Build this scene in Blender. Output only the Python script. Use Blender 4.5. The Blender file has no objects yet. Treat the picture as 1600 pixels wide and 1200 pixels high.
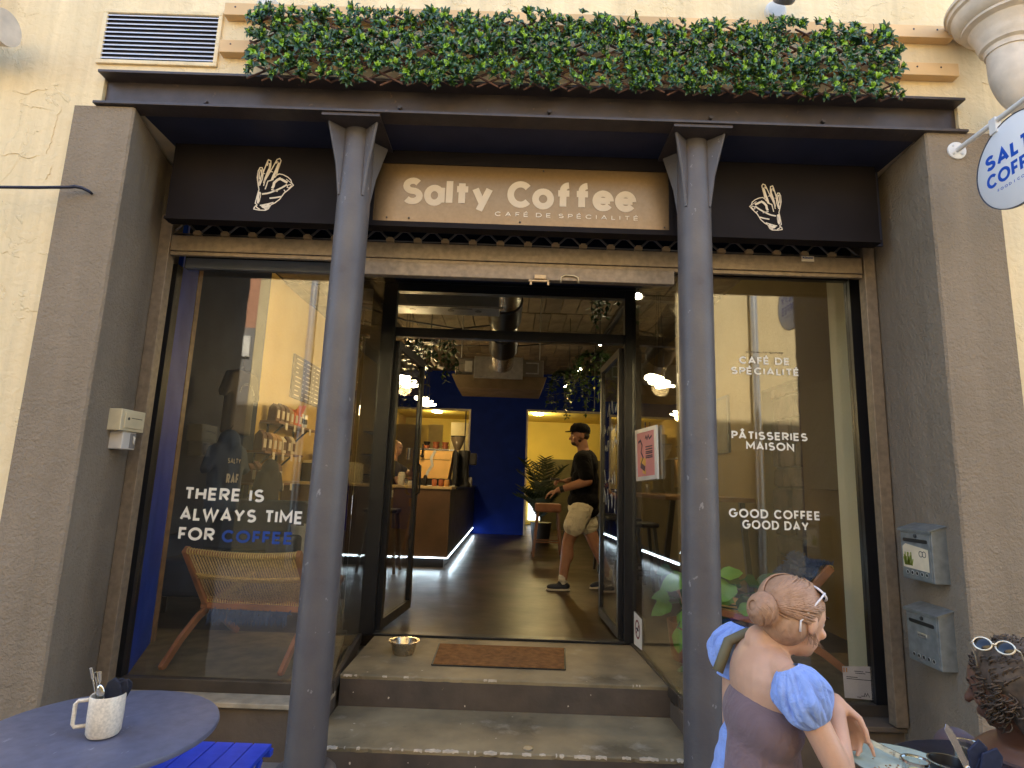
# Cafe front: recreated scene (Blender 4.5)
import bpy, bmesh, math, random
from mathutils import Vector, Matrix, Euler
R = math.radians
IL = .135      # strength of the cafe's own lamps
sc = bpy.context.scene
col = sc.collection

# ------------------------------------------------------------------ camera
F, PITCH, ROLL, YAW, HC = 905.0, 9.68, 2.04, -.22, 1.10     # z = 0 is the cafe floor, the street lies 0.33 m lower
cam = bpy.data.cameras.new('camera'); cam_o = bpy.data.objects.new('camera', cam); col.objects.link(cam_o)
_p, _r, _y = R(PITCH), R(ROLL), R(YAW)
FW = Vector((math.sin(_y)*math.cos(_p), math.cos(_y)*math.cos(_p), math.sin(_p)))
RT0 = Vector((math.cos(_y), -math.sin(_y), 0)); UP0 = RT0.cross(FW)
RT = RT0*math.cos(_r) + UP0*math.sin(_r); UP = -RT0*math.sin(_r) + UP0*math.cos(_r)
m = Matrix((RT, UP, -FW)).transposed().to_4x4(); m.translation = (0, 0, HC)
cam_o.matrix_world = m
cam.sensor_width = 36; cam.lens = F/1600*36; cam.clip_start = .05; cam.clip_end = 400
sc.camera = cam_o

# ------------------------------------------------------------------ world, sun, exposure
SUN_EL, SUN_ROT = 52, 8      # the sun stands behind the cafe's own roof: it only reaches the wall across the street
w = bpy.data.worlds.new('World'); sc.world = w; w.use_nodes = True
nt = w.node_tree; bg = nt.nodes['Background']; sky = nt.nodes.new('ShaderNodeTexSky')
sky.sky_type = 'NISHITA'; sky.sun_disc = False; sky.sun_elevation = R(SUN_EL); sky.sun_rotation = R(SUN_ROT)
nt.links.new(sky.outputs[0], bg.inputs[0]); bg.inputs[1].default_value = .15
sun = bpy.data.lights.new('sun', 'SUN'); sun.energy = 5.0; sun.angle = R(.5); sun.color = (1, .93, .82)
sun_o = bpy.data.objects.new('sun', sun); col.objects.link(sun_o)
sd = Vector((math.sin(R(SUN_ROT))*math.cos(R(SUN_EL)), math.cos(R(SUN_ROT))*math.cos(R(SUN_EL)), math.sin(R(SUN_EL))))
sun_o.rotation_euler = sd.to_track_quat('Z', 'Y').to_euler()
sc.view_settings.view_transform = 'Standard'; sc.view_settings.look = 'None'
sc.view_settings.exposure = 2.5; sc.view_settings.gamma = 1
sc.view_settings.use_curve_mapping = False
cy = sc.cycles
cy.use_denoising = True; cy.max_bounces = 7; cy.diffuse_bounces = 5; cy.glossy_bounces = 4; cy.transparent_max_bounces = 24
cy.sample_clamp_indirect = 6; cy.caustics_reflective = False; cy.caustics_refractive = False; cy.blur_glossy = .5

# ------------------------------------------------------------------ pixels to points (photo 1600 x 1200)
def ray(px, py): return FW + RT*((px-800)/F) - UP*((py-600)/F)
def at(px, py, X=None, Y=None, Z=None):
    d = ray(px, py); o = Vector((0, 0, HC))
    if Y is not None: return o + d*(Y/d.y)
    if X is not None: return o + d*(X/d.x)
    return o + d*((Z-HC)/d.z)

# ------------------------------------------------------------------ materials
MATS = {}
def mat(name, c, rough=.6, metal=0., nz=(6, .12), bump=0., bs=60., c2=None, spec=.5, emit=None, es=0., coat=0., fine=None):
    if name in MATS: return MATS[name]
    m = bpy.data.materials.new(name); m.use_nodes = True; t = m.node_tree; b = t.nodes['Principled BSDF']
    b.inputs['Roughness'].default_value = rough; b.inputs['Metallic'].default_value = metal
    b.inputs['Specular IOR Level'].default_value = spec; b.inputs['Coat Weight'].default_value = coat
    co = t.nodes.new('ShaderNodeTexCoord')
    n = t.nodes.new('ShaderNodeTexNoise'); n.inputs['Scale'].default_value = nz[0]; n.inputs['Detail'].default_value = 7
    t.links.new(co.outputs['Object'], n.inputs['Vector'])
    mr = t.nodes.new('ShaderNodeMapRange'); mr.inputs[1].default_value = .3; mr.inputs[2].default_value = .7
    t.links.new(n.outputs[0], mr.inputs[0])
    mx = t.nodes.new('ShaderNodeMix'); mx.data_type = 'RGBA'
    a = nz[1]
    if c2 is None: c2 = tuple(x*(1-a) for x in c); c1 = tuple(min(1, x*(1+a)) for x in c)
    else: c1 = c
    mx.inputs[6].default_value = (*c1, 1); mx.inputs[7].default_value = (*c2, 1)
    t.links.new(mr.outputs[0], mx.inputs[0]); t.links.new(mx.outputs[2], b.inputs['Base Color'])
    rr = t.nodes.new('ShaderNodeMapRange'); rr.inputs[3].default_value = max(0, rough-.08); rr.inputs[4].default_value = min(1, rough+.1)
    t.links.new(n.outputs[0], rr.inputs[0]); t.links.new(rr.outputs[0], b.inputs['Roughness'])
    if bump:
        n2 = t.nodes.new('ShaderNodeTexNoise'); n2.inputs['Scale'].default_value = bs; n2.inputs['Detail'].default_value = 5
        n2.inputs['Roughness'].default_value = .6
        t.links.new(co.outputs['Object'], n2.inputs['Vector'])
        bp = t.nodes.new('ShaderNodeBump'); bp.inputs['Strength'].default_value = bump; bp.inputs['Distance'].default_value = .01
        t.links.new(n2.outputs[0], bp.inputs['Height']); t.links.new(bp.outputs[0], b.inputs['Normal'])
        m['bump_node'] = bp.name
    if emit: b.inputs['Emission Color'].default_value = (*emit, 1); b.inputs['Emission Strength'].default_value = es
    MATS[name] = m
    return m

def scuffs(m, scale, thr, c, amt=.7, stretch=(1, 1, 1), soft=.03):
    """worn spots, chips or dust with an edge of their own"""
    t = m.node_tree; b = t.nodes['Principled BSDF']; co = t.nodes.new('ShaderNodeTexCoord'); mp = t.nodes.new('ShaderNodeMapping'); mp.inputs['Scale'].default_value = stretch
    n = t.nodes.new('ShaderNodeTexNoise'); n.inputs['Scale'].default_value = scale; n.inputs['Detail'].default_value = 9; n.inputs['Roughness'].default_value = .65
    r = t.nodes.new('ShaderNodeMapRange'); r.inputs[1].default_value = thr; r.inputs[2].default_value = thr+soft; r.inputs[4].default_value = amt
    mx = t.nodes.new('ShaderNodeMix'); mx.data_type = 'RGBA'; old = b.inputs['Base Color'].links[0].from_socket
    t.links.new(co.outputs['Object'], mp.inputs[0]); t.links.new(mp.outputs[0], n.inputs['Vector']); t.links.new(n.outputs[0], r.inputs[0]); t.links.new(r.outputs[0], mx.inputs[0])
    t.links.new(old, mx.inputs[6]); mx.inputs[7].default_value = (*c, 1); t.links.new(mx.outputs[2], b.inputs['Base Color'])
    return m
def cloth(m, weave=420, fold=10, s=.7):
    t = m.node_tree; b = t.nodes['Principled BSDF']; co = t.nodes.new('ShaderNodeTexCoord'); prev = None
    for sc_n, st, dist, kind in ((fold, s, .045, 'w'), (fold*3.1, s*.5, .012, 'n'), (weave, .35, .0012, 'n')):
        n = t.nodes.new('ShaderNodeTexNoise'); n.inputs['Scale'].default_value = sc_n; n.inputs['Detail'].default_value = 3; n.inputs['Distortion'].default_value = 1.6 if kind == 'w' else 0
        t.links.new(co.outputs['Object'], n.inputs['Vector']); bp = t.nodes.new('ShaderNodeBump'); bp.inputs['Strength'].default_value = st; bp.inputs['Distance'].default_value = dist
        t.links.new(n.outputs[0], bp.inputs['Height'])
        if prev: t.links.new(prev.outputs[0], bp.inputs['Normal'])
        prev = bp
    t.links.new(prev.outputs[0], b.inputs['Normal']); b.inputs['Sheen Weight'].default_value = .15; b.inputs['Specular IOR Level'].default_value = .15
    return m
def skin(m):
    t = m.node_tree; b = t.nodes['Principled BSDF']; co = t.nodes.new('ShaderNodeTexCoord'); b.inputs['Subsurface Weight'].default_value = .12; b.inputs['Subsurface Radius'].default_value = (.012, .004, .002); b.inputs['Subsurface Scale'].default_value = 1.0
    n = t.nodes.new('ShaderNodeTexNoise'); n.inputs['Scale'].default_value = 260; n.inputs['Detail'].default_value = 4; t.links.new(co.outputs['Object'], n.inputs['Vector'])
    bp = t.nodes.new('ShaderNodeBump'); bp.inputs['Strength'].default_value = .3; bp.inputs['Distance'].default_value = .0015; t.links.new(n.outputs[0], bp.inputs['Height']); t.links.new(bp.outputs[0], b.inputs['Normal'])
    return scuffs(m, 9, .52, tuple(x*.86 for x in b.inputs['Base Color'].links[0].from_node.inputs[6].default_value[:3]), .55, soft=.12)
def plaster(name, c, c2, fine, strength, patch=0., streak=0.):
    """rough render: dabs of different size, patches, faint run-off streaks"""
    m = mat(name, c, .92, nz=(1.3, .1), c2=c2, spec=.2); t = m.node_tree; b = t.nodes['Principled BSDF']
    co = t.nodes.new('ShaderNodeTexCoord')
    def noise(s, d, rough=.6, vec=None, dist=0):
        n = t.nodes.new('ShaderNodeTexNoise'); n.inputs['Scale'].default_value = s; n.inputs['Detail'].default_value = d
        n.inputs['Roughness'].default_value = rough; n.inputs['Distortion'].default_value = dist
        t.links.new(vec or co.outputs['Object'], n.inputs['Vector']); return n.outputs[0]
    def mth(op, x, y):
        q = t.nodes.new('ShaderNodeMath'); q.operation = op
        for i, v in enumerate((x, y)):
            if isinstance(v, (int, float)): q.inputs[i].default_value = v
            else: t.links.new(v, q.inputs[i])
        return q.outputs[0]
    h = mth('MULTIPLY', noise(fine, 4, .55, dist=.6), 1.0)
    h = mth('ADD', h, mth('MULTIPLY', noise(fine*.22, 3), 1.2))
    h = mth('ADD', h, mth('MULTIPLY', noise(2.2, 3), 3.0*patch))
    if patch:                                     # flaking layers with a hard edge
        e = t.nodes.new('ShaderNodeMapRange'); e.inputs[1].default_value = .565; e.inputs[2].default_value = .58
        t.links.new(noise(2.6, 6, .62, dist=.5), e.inputs[0]); h = mth('ADD', h, mth('MULTIPLY', e.outputs[0], patch*1.1))
    bp = t.nodes.new('ShaderNodeBump'); bp.inputs['Strength'].default_value = strength; bp.inputs['Distance'].default_value = .012
    t.links.new(h, bp.inputs['Height']); t.links.new(bp.outputs[0], b.inputs['Normal'])
    if streak:
        mp = t.nodes.new('ShaderNodeMapping'); mp.inputs['Scale'].default_value = (9, 9, .35)
        t.links.new(co.outputs['Object'], mp.inputs[0]); s = noise(1, 5, .6, mp.outputs[0])
        old = b.inputs['Base Color'].links[0].from_socket
        mx = t.nodes.new('ShaderNodeMix'); mx.data_type = 'RGBA'; mx.blend_type = 'MULTIPLY'
        r = t.nodes.new('ShaderNodeMapRange'); r.inputs[1].default_value = .35; r.inputs[2].default_value = .7
        r.inputs[3].default_value = 1; r.inputs[4].default_value = 1-streak
        t.links.new(s, r.inputs[0]); mx.inputs[0].default_value = 1
        t.links.new(old, mx.inputs[6]); t.links.new(r.outputs[0], mx.inputs[7]); t.links.new(mx.outputs[2], b.inputs['Base Color'])
    return m

def glass_mat():
    m = bpy.data.materials.new('window_glass'); m.use_nodes = True; t = m.node_tree
    for n in list(t.nodes): t.nodes.remove(n)
    out = t.nodes.new('ShaderNodeOutputMaterial'); tr = t.nodes.new('ShaderNodeBsdfTransparent'); gl = t.nodes.new('ShaderNodeBsdfGlossy')
    tr.inputs[0].default_value = (.96, .975, .965, 1); gl.inputs['Roughness'].default_value = .0
    lw = t.nodes.new('ShaderNodeLayerWeight'); lw.inputs[0].default_value = .5
    p = t.nodes.new('ShaderNodeMath'); p.operation = 'POWER'; p.inputs[1].default_value = 4.2
    a = t.nodes.new('ShaderNodeMath'); a.operation = 'MULTIPLY_ADD'; a.inputs[1].default_value = .9; a.inputs[2].default_value = .09
    mx = t.nodes.new('ShaderNodeMixShader')
    t.links.new(lw.outputs['Facing'], p.inputs[0]); t.links.new(p.outputs[0], a.inputs[0]); t.links.new(a.outputs[0], mx.inputs[0])
    t.links.new(tr.outputs[0], mx.inputs[1]); t.links.new(gl.outputs[0], mx.inputs[2]); t.links.new(mx.outputs[0], out.inputs[0])
    return m
GLASSM = glass_mat()

def emis(name, c, s):
    m = bpy.data.materials.new(name); m.use_nodes = True; b = m.node_tree.nodes['Principled BSDF']
    b.inputs['Base Color'].default_value = (*c, 1); b.inputs['Emission Color'].default_value = (*c, 1); b.inputs['Emission Strength'].default_value = s
    return m

# ------------------------------------------------------------------ objects
ORG = {}
def tag(o, label=None, cat=None, group=None, kind=None, category=None):
    cat = cat or category
    if label: o['label'] = label
    if cat: o['category'] = cat
    if group: o['group'] = group
    if kind: o['kind'] = kind
    return o
def thing(name, label, cat, loc=(0, 0, 0), group=None, kind='thing'):
    o = bpy.data.objects.new(name, None); col.objects.link(o); o.location = loc; o.empty_display_size = .1
    ORG[o.name] = Vector(loc); return tag(o, label, cat, group, kind)
def kids(o): return [c for c in col.objects if c.parent == o]
def copy_tree(o, label=None, loc=None, rz=None, parent=None, chmap=None):
    if chmap is None:
        chmap = {}
        for c in col.objects:
            if c.parent: chmap.setdefault(c.parent.name, []).append(c)
    c = o.copy(); col.objects.link(c); c.parent = parent
    if parent: c.matrix_parent_inverse = o.matrix_parent_inverse
    if label: c['label'] = label
    if loc is not None: c.location = loc
    if rz is not None: c.rotation_euler = (0, 0, rz)
    ORG[c.name] = Vector(c.location)
    for ch in chmap.get(o.name, []): copy_tree(ch, parent=c, chmap=chmap)
    return c

class MB:
    def __init__(s): s.v = []; s.f = []
    def add(s, v, f):
        b = len(s.v); s.v += [Vector(x) for x in v]; s.f += [tuple(b+i for i in q) for q in f]; return s
    def box(s, x0, x1, y0, y1, z0, z1, M=None):
        v = [Vector((x, y, z)) for z in (z0, z1) for y in (y0, y1) for x in (x0, x1)]
        if M: v = [M @ q for q in v]
        return s.add(v, [(0, 2, 3, 1), (4, 5, 7, 6), (0, 1, 5, 4), (2, 6, 7, 3), (0, 4, 6, 2), (1, 3, 7, 5)])
    def bar(s, p0, p1, w, h, up=(0, 0, 1)):
        p0, p1 = Vector(p0), Vector(p1); d = (p1-p0).normalized(); u = Vector(up)
        if abs(d.dot(u)) > .98: u = Vector((0, 1, 0))
        a = d.cross(u).normalized()*(w/2); b = a.cross(d).normalized()*(h/2)
        v = [p + i*a + j*b for p in (p0, p1) for i, j in ((-1, -1), (1, -1), (1, 1), (-1, 1))]
        return s.add(v, [(0, 1, 2, 3), (7, 6, 5, 4), (0, 4, 5, 1), (1, 5, 6, 2), (2, 6, 7, 3), (3, 7, 4, 0)])
    def tube(s, pts, r, n=8, cap=True):
        pts = [Vector(p) for p in pts]; rs = r if isinstance(r, (list, tuple)) else [r]*len(pts)
        rings = []; ref = None
        for i, p in enumerate(pts):
            d = (pts[min(i+1, len(pts)-1)]-pts[max(i-1, 0)]).normalized()
            if ref is None: ref = Vector((0, 0, 1)) if abs(d.z) < .9 else Vector((1, 0, 0))
            a = d.cross(ref).normalized(); b = a.cross(d).normalized(); ref = b
            rings.append([p + (a*math.cos(2*math.pi*k/n) + b*math.sin(2*math.pi*k/n))*rs[i] for k in range(n)])
        v = [q for g in rings for q in g]; f = []
        for i in range(len(pts)-1):
            for k in range(n): f.append((i*n+k, i*n+(k+1) % n, (i+1)*n+(k+1) % n, (i+1)*n+k))
        if cap: f.append(tuple(range(n))[::-1]); f.append(tuple((len(pts)-1)*n+k for k in range(n)))
        return s.add(v, f)
    def lathe(s, prof, c=(0, 0, 0), n=32, M=None, sx=1, sy=1):
        v = []; f = []; c = Vector(c)
        for r, z in prof:
            for k in range(n):
                q = Vector((r*sx*math.cos(2*math.pi*k/n), r*sy*math.sin(2*math.pi*k/n), z))
                v.append((M @ q if M else q) + c)
        for i in range(len(prof)-1):
            for k in range(n): f.append((i*n+k, i*n+(k+1) % n, (i+1)*n+(k+1) % n, (i+1)*n+k))
        return s.add(v, f)
    def prism(s, poly, d, axis='y'):
        """poly: list of points (3-D), extruded by the vector d"""
        d = Vector(d); n = len(poly); v = [Vector(p) for p in poly]; v += [p+d for p in v[:n]]
        f = [tuple(range(n)), tuple(range(2*n-1, n-1, -1))]+[(i, i+n, (i+1) % n+n, (i+1) % n) for i in range(n)]
        return s.add(v, f)
    def ell(s, c, r, n=12, M=None):
        prof = [(math.sin(math.pi*i/n), -math.cos(math.pi*i/n)) for i in range(n+1)]
        v = []; f = []; k2 = n*2; c = Vector(c)
        r = (r, r, r) if not hasattr(r, '__len__') else r
        for a, z in prof:
            a = max(a, .001)
            for k in range(k2):
                q = Vector((a*r[0]*math.cos(2*math.pi*k/k2), a*r[1]*math.sin(2*math.pi*k/k2), z*r[2]))
                v.append((M @ q if M else q)+c)
        for i in range(n):
            for k in range(k2): f.append((i*k2+k, i*k2+(k+1) % k2, (i+1)*k2+(k+1) % k2, (i+1)*k2+k))
        f.append(tuple(range(k2))[::-1]); f.append(tuple(n*k2+k for k in range(k2)))
        return s.add(v, f)
    def cap(s, p0, p1, r0, r1=None, n=12):
        r1 = r0 if r1 is None else r1
        s.tube([p0, p1], [r0, r1], n); s.ell(p0, r0, 8); s.ell(p1, r1, 8); return s
    def build(s, name, m, parent=None, smooth=False, bevel=0, seg=2, loc=None, **tags):
        me = bpy.data.meshes.new(name)
        org = Vector((0, 0, 0)); p = parent
        while p is not None: org += ORG.get(p.name, Vector((0, 0, 0))); p = p.parent
        if loc is not None: o2 = Vector(loc)
        else: o2 = Vector((0, 0, 0))
        me.from_pydata([v-org-o2 for v in s.v], [], s.f); me.materials.append(m); me.update()
        bm = bmesh.new(); bm.from_mesh(me); bmesh.ops.recalc_face_normals(bm, faces=bm.faces); bm.to_mesh(me); bm.free()
        if smooth:
            for q in me.polygons: q.use_smooth = True
            if smooth == 'auto':
                try: me.set_sharp_from_angle(angle=R(38))
                except Exception: pass
        o = bpy.data.objects.new(name, me); col.objects.link(o); o.parent = parent; o.location = o2
        ORG[o.name] = Vector((0, 0, 0)) + o2
        if bevel:
            b = o.modifiers.new('edge', 'BEVEL'); b.width = bevel; b.segments = seg; b.limit_method = 'ANGLE'; b.angle_limit = R(40); b.harden_normals = False
        tag(o, **tags) if tags else None
        return o
def bx(name, m, parent, x0, x1, y0, y1, z0, z1, bevel=0, **t):
    return MB().box(x0, x1, y0, y1, z0, z1).build(name, m, parent, bevel=bevel, **t)

def remeshed(name, mb, m, parent, vox, smooth=4, **t):
    o = mb.build(name+'_src', m, parent)
    md = o.modifiers.new('r', 'REMESH'); md.mode = 'VOXEL'; md.voxel_size = vox; md.use_smooth_shade = True
    if smooth: s = o.modifiers.new('s', 'SMOOTH'); s.iterations = smooth; s.factor = .5
    dg = bpy.context.evaluated_depsgraph_get(); dg.update()
    me = bpy.data.meshes.new_from_object(o.evaluated_get(dg))
    me.name = name
    if not me.materials: me.materials.append(m)
    for q in me.polygons: q.use_smooth = True
    n = bpy.data.objects.new(name, me); col.objects.link(n); n.parent = parent; n.location = o.location
    ORG[n.name] = Vector(o.location)
    bpy.data.objects.remove(o)
    tag(n, **t) if t else None
    return n

def text_verts(s, bold=.02, spacing=1.0):
    cu = bpy.data.curves.new('t', 'FONT'); cu.body = s; cu.offset = bold; cu.space_character = spacing; cu.resolution_u = 4
    cu.extrude = .01
    o = bpy.data.objects.new('t', cu); col.objects.link(o); dg = bpy.context.evaluated_depsgraph_get(); dg.update()
    me = bpy.data.meshes.new_from_object(o.evaluated_get(dg)); v = [x.co.copy() for x in me.vertices]; f = [tuple(p.vertices) for p in me.polygons]
    bpy.data.objects.remove(o); return v, f
def put_text(mb, s, O, U, V, width, height, bold=.02, spacing=1.0, depth=.002, lower=False):
    """lettering filling width along U and height along V, from the lower-left corner O; standing `depth` proud"""
    v, f = text_verts(s, bold, spacing)
    x0 = min(q.x for q in v); x1 = max(q.x for q in v); y0 = min(q.y for q in v); y1 = max(q.y for q in v)
    O, U, V = Vector(O), Vector(U), Vector(V); N = U.cross(V)
    kx = width/(x1-x0) if width else height/(y1-y0)
    ky = height/(y1-y0)
    zz = [q.z for q in v]; zm = min(zz)
    mb.add([O + U*((q.x-x0)*kx) + V*((q.y-y0)*ky) + N*(depth if q.z > zm+.001 else 0) for q in v], f)
def ribbon(mb, pts, wd, N, depth=.003):
    """one mitred strip, so that no two of its faces overlap"""
    P = []
    for p in pts:
        p = Vector(p)
        if not P or (p-P[-1]).length > 1e-5: P.append(p)
    if len(P) < 2: return
    N = Vector(N).normalized(); closed = (P[0]-P[-1]).length < 1e-4 and len(P) > 3
    if closed: P = P[:-1]
    n = len(P); L = []; Rr = []
    for i, p in enumerate(P):
        a = P[i-1] if (i or closed) else None; b = P[(i+1) % n] if (i < n-1 or closed) else None
        d0 = (p-a).normalized() if a is not None else (b-p).normalized(); d1 = (b-p).normalized() if b is not None else d0
        s0 = d0.cross(N).normalized(); s1 = d1.cross(N).normalized(); m_ = s0+s1
        if m_.length < .3: m_ = s0
        m_.normalize(); k = wd/2/max(.45, m_.dot(s0)); L.append(p-m_*k); Rr.append(p+m_*k)
    v = []; f = []
    for l, r in zip(L, Rr): v += [l, r, r+N*depth, l+N*depth]
    for i in range(n if closed else n-1):
        a, b = i*4, ((i+1) % n)*4
        f += [(a+3, a+2, b+2, b+3), (a, a+3, b+3, b), (a+2, a+1, b+1, b+2)]
    if not closed: f += [(0, 1, 2, 3), (n*4-1, n*4-2, n*4-3, n*4-4)]
    mb.add(v, f)
# a geometric capital alphabet drawn with a round pen: polylines in a unit box, W = width of the letter in cap heights
def _arc(cx, cy, rx, ry, a0, a1, n=14): return [(cx+rx*math.cos(R(a0+(a1-a0)*i/n)), cy+ry*math.sin(R(a0+(a1-a0)*i/n))) for i in range(n+1)]
_P = [(0, 0), (0, 1), (.5, 1)]+_arc(.5, .73, .5, .27, 90, -90, 10)[1:]+[(0, .46)]
_S = _arc(.5, .755, .46, .245, 35, 262, 12)+_arc(.5, .255, .5, .255, 80, -145, 12)
_S = _arc(.5, .755, .46, .245, 35, 255, 12)+_arc(.5, .255, .5, .255, 75, -145, 12)
GL = {
 'A': (.86, [[(0, 0), (.5, 1), (1, 0)], [(.22, .27), (.78, .27)]]), 'C': (.92, [_arc(.52, .5, .52, .5, 42, 318, 22)]), 'D': (.84, [[(0, 0), (0, 1), (.42, 1)]+_arc(.42, .5, .58, .5, 90, -90, 14)[1:]+[(0, 0)]]),
 'E': (.66, [[(1, 1), (0, 1), (0, 0), (1, 0)], [(.1, .5), (.92, .5)]]), 'F': (.62, [[(1, 1), (0, 1), (0, 0)], [(.1, .47), (.88, .47)]]), 'G': (.96, [_arc(.5, .5, .5, .5, 45, 350, 22)+[(1, .48), (.58, .48)]]),
 'H': (.78, [[(0, 0), (0, 1)], [(1, 0), (1, 1)], [(.1, .5), (.9, .5)]]), 'I': (0, [[(.5, 0), (.5, 1)]]), 'L': (.6, [[(0, 1), (0, 0), (1, 0)]]), 'M': (.98, [[(0, 0), (0, 1), (.5, .3), (1, 1), (1, 0)]]),
 'N': (.82, [[(0, 0), (0, 1), (1, 0), (1, 1)]]), 'O': (1.02, [_arc(.5, .5, .5, .5, 0, 360, 28)]), 'P': (.7, [_P]), 'R': (.74, [_P, [(.46, .44), (1, 0)]]), 'S': (.74, [_S]), 'T': (.74, [[(0, 1), (1, 1)], [(.5, .9), (.5, 0)]]),
 'W': (1.28, [[(0, 1), (.26, 0), (.5, .95), (.74, 0), (1, 1)]]), 'Y': (.84, [[(0, 1), (.5, .42), (1, 1)], [(.5, .36), (.5, 0)]]), '|': (0, [[(.5, -.1), (.5, 1.1)]]), ' ': (.42, []),
 'a': (.74, [_arc(.5, .32, .5, .36, 0, 360, 24), [(1, .70), (1, -.02)]]), 'l': (0, [[(.5, -.02), (.5, 1.04)]]), 't': (.60, [[(.45, .95), (.45, -.02)], [(-.05, .66), (1.05, .66)]]), 'y': (.74, [[(0, .70), (.52, -.02)], [(1, .70), (.30, -.34)]]),
 'o': (.78, [_arc(.5, .32, .5, .36, 0, 360, 24)]), 'f': (.62, [[(.42, -.02), (.42, .74)]+_arc(.95, .76, .53, .26, 180, 90, 8), [(-.05, .62), (1.0, .62)]]), 'e': (.76, [[(.06, .33), (.97, .33)], _arc(.5, .32, .5, .36, -2, 0, 1)[:1]+_arc(.5, .32, .5, .36, 6, 325, 22)])}
GL['É'] = (GL['E'][0], GL['E'][1]+[[(.35, 1.22), (.68, 1.40)]]); GL['Â'] = (GL['A'][0], GL['A'][1]+[[(.25, 1.20), (.5, 1.40), (.75, 1.20)]])
def pen_text(mb, s, O, U, V, width, cap, w=.20, depth=.001, gap=.15):
    O, U, V = Vector(O), Vector(U), Vector(V); N = U.cross(V); x = 0; run = []
    for ch in s:
        g = GL[ch]; W = max(g[0], w); run.append((x, W, g[1])); x += W+(gap if ch != ' ' else .06)-(.07 if ch in 'CLFTP' else 0)
    tot = x-gap; k = width/(tot*cap)                      # stretch along U to fill the width
    for x0, W, pl in run:
        for i, p in enumerate(pl):
            q = [O + U*((x0+w/2+a*(W-w))*cap*k) + V*((w/2+b*(1-w))*cap) for a, b in p]
            ribbon(mb, q, w*cap*(.5+.5*min(1.15, k)), N, depth+i*.00012)
# ------------------------------------------------------------------ palette
cream = plaster('cream_render', (.86, .70, .44), (.80, .63, .37), 26, .5, patch=.7, streak=.2)
taupe = plaster('taupe_render', (.30, .235, .165), (.24, .187, .128), 70, .75, patch=.16, streak=.14)
opp_y = plaster('yellow_render', (.58, .46, .25), (.50, .39, .21), 30, .4, patch=.2, streak=.15)
opp_o = plaster('orange_render', (.42, .21, .12), (.38, .18, .1), 30, .4)
steelp = mat('painted_steel', (.062, .045, .038), .45, nz=(14, .25), bump=.12, bs=40, c2=(.042, .031, .028))
colp = mat('column_paint', (.115, .10, .092), .5, nz=(5, .2), bump=.2, bs=55, c2=(.08, .07, .072))
scuffs(colp, 22, .66, (.30, .28, .27), .6, (1, 1, .6), .02); scuffs(colp, 5, .62, (.07, .05, .045), .5, soft=.1); scuffs(steelp, 14, .63, (.16, .10, .06), .6, soft=.05); scuffs(taupe, 1.6, .56, (.19, .145, .10), .5, (1, 1, .5), .12); scuffs(cream, 1.1, .60, (.66, .50, .30), .45, (1, 1, .6), .14)
navys = mat('dark_blue_soffit', (.018, .021, .045), .6, bump=.1)
fasc = mat('fascia_brown', (.012, .009, .0095), .6, nz=(3, .2), bump=.06, bs=20, spec=.12)
roll = mat('shutter_metal', (.30, .225, .15), .45, metal=.2, nz=(30, .2), bump=.08, bs=120, c2=(.20, .15, .10))
rollr = mat('shutter_rod', (.16, .14, .13), .4, metal=.5)
clipm = mat('clip_metal', (.55, .38, .2), .4, metal=.2)
blackm = mat('black_frame', (.012, .011, .012), .35, nz=(8, .2))
dkwood = mat('dark_frame', (.045, .036, .028), .4, nz=(20, .3))
conc = mat('polished_concrete', (.12, .105, .075), .33, nz=(1.6, .4), bump=.1, bs=12, c2=(.068, .058, .04), spec=.5)
floorm = mat('waxed_floor', (.05, .029, .014), .36, nz=(2.6, .4), bump=.3, bs=7, c2=(.012, .007, .0035), spec=.28)
stonel = mat('sill_stone', (.42, .35, .24), .8, nz=(10, .3), bump=.3, bs=30)
whitep = mat('white_paint', (.62, .58, .5), .5, nz=(20, .1), bump=.05)
vinyl = mat('vinyl_white', (.88, .86, .78), .55, nz=(20, .02))
printw = mat('print_cream', (.80, .70, .55), .55, nz=(20, .03))
bluev = mat('vinyl_blue', (.012, .06, .32), .5, nz=(20, .03))
woodl = mat('pine', (.66, .43, .2), .65, nz=(3, .2), bump=.1, bs=25)
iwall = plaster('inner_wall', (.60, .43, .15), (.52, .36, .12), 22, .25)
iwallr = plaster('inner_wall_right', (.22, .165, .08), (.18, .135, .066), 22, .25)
bluep = mat('blue_wall_lit', (.008, .06, .50), .55, nz=(4, .12), bump=.05, spec=.2)  # brighter copy of the wall blue, daylight put into its colour
bluew = mat('blue_wall', (.003, .02, .22), .6, nz=(4, .12), bump=.05, spec=.12)
navyw = mat('navy_wall', (.012, .02, .05), .65, nz=(4, .12), bump=.05, spec=.2)
stain = mat('chrome', (.7, .69, .66), .12, metal=1, nz=(30, .1))
alu = mat('aluminium', (.55, .55, .54), .38, metal=.9, nz=(20, .15))
galv = mat('galvanised', (.25, .27, .27), .45, metal=.55, nz=(25, .18), bump=.04, bs=80)

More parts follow.
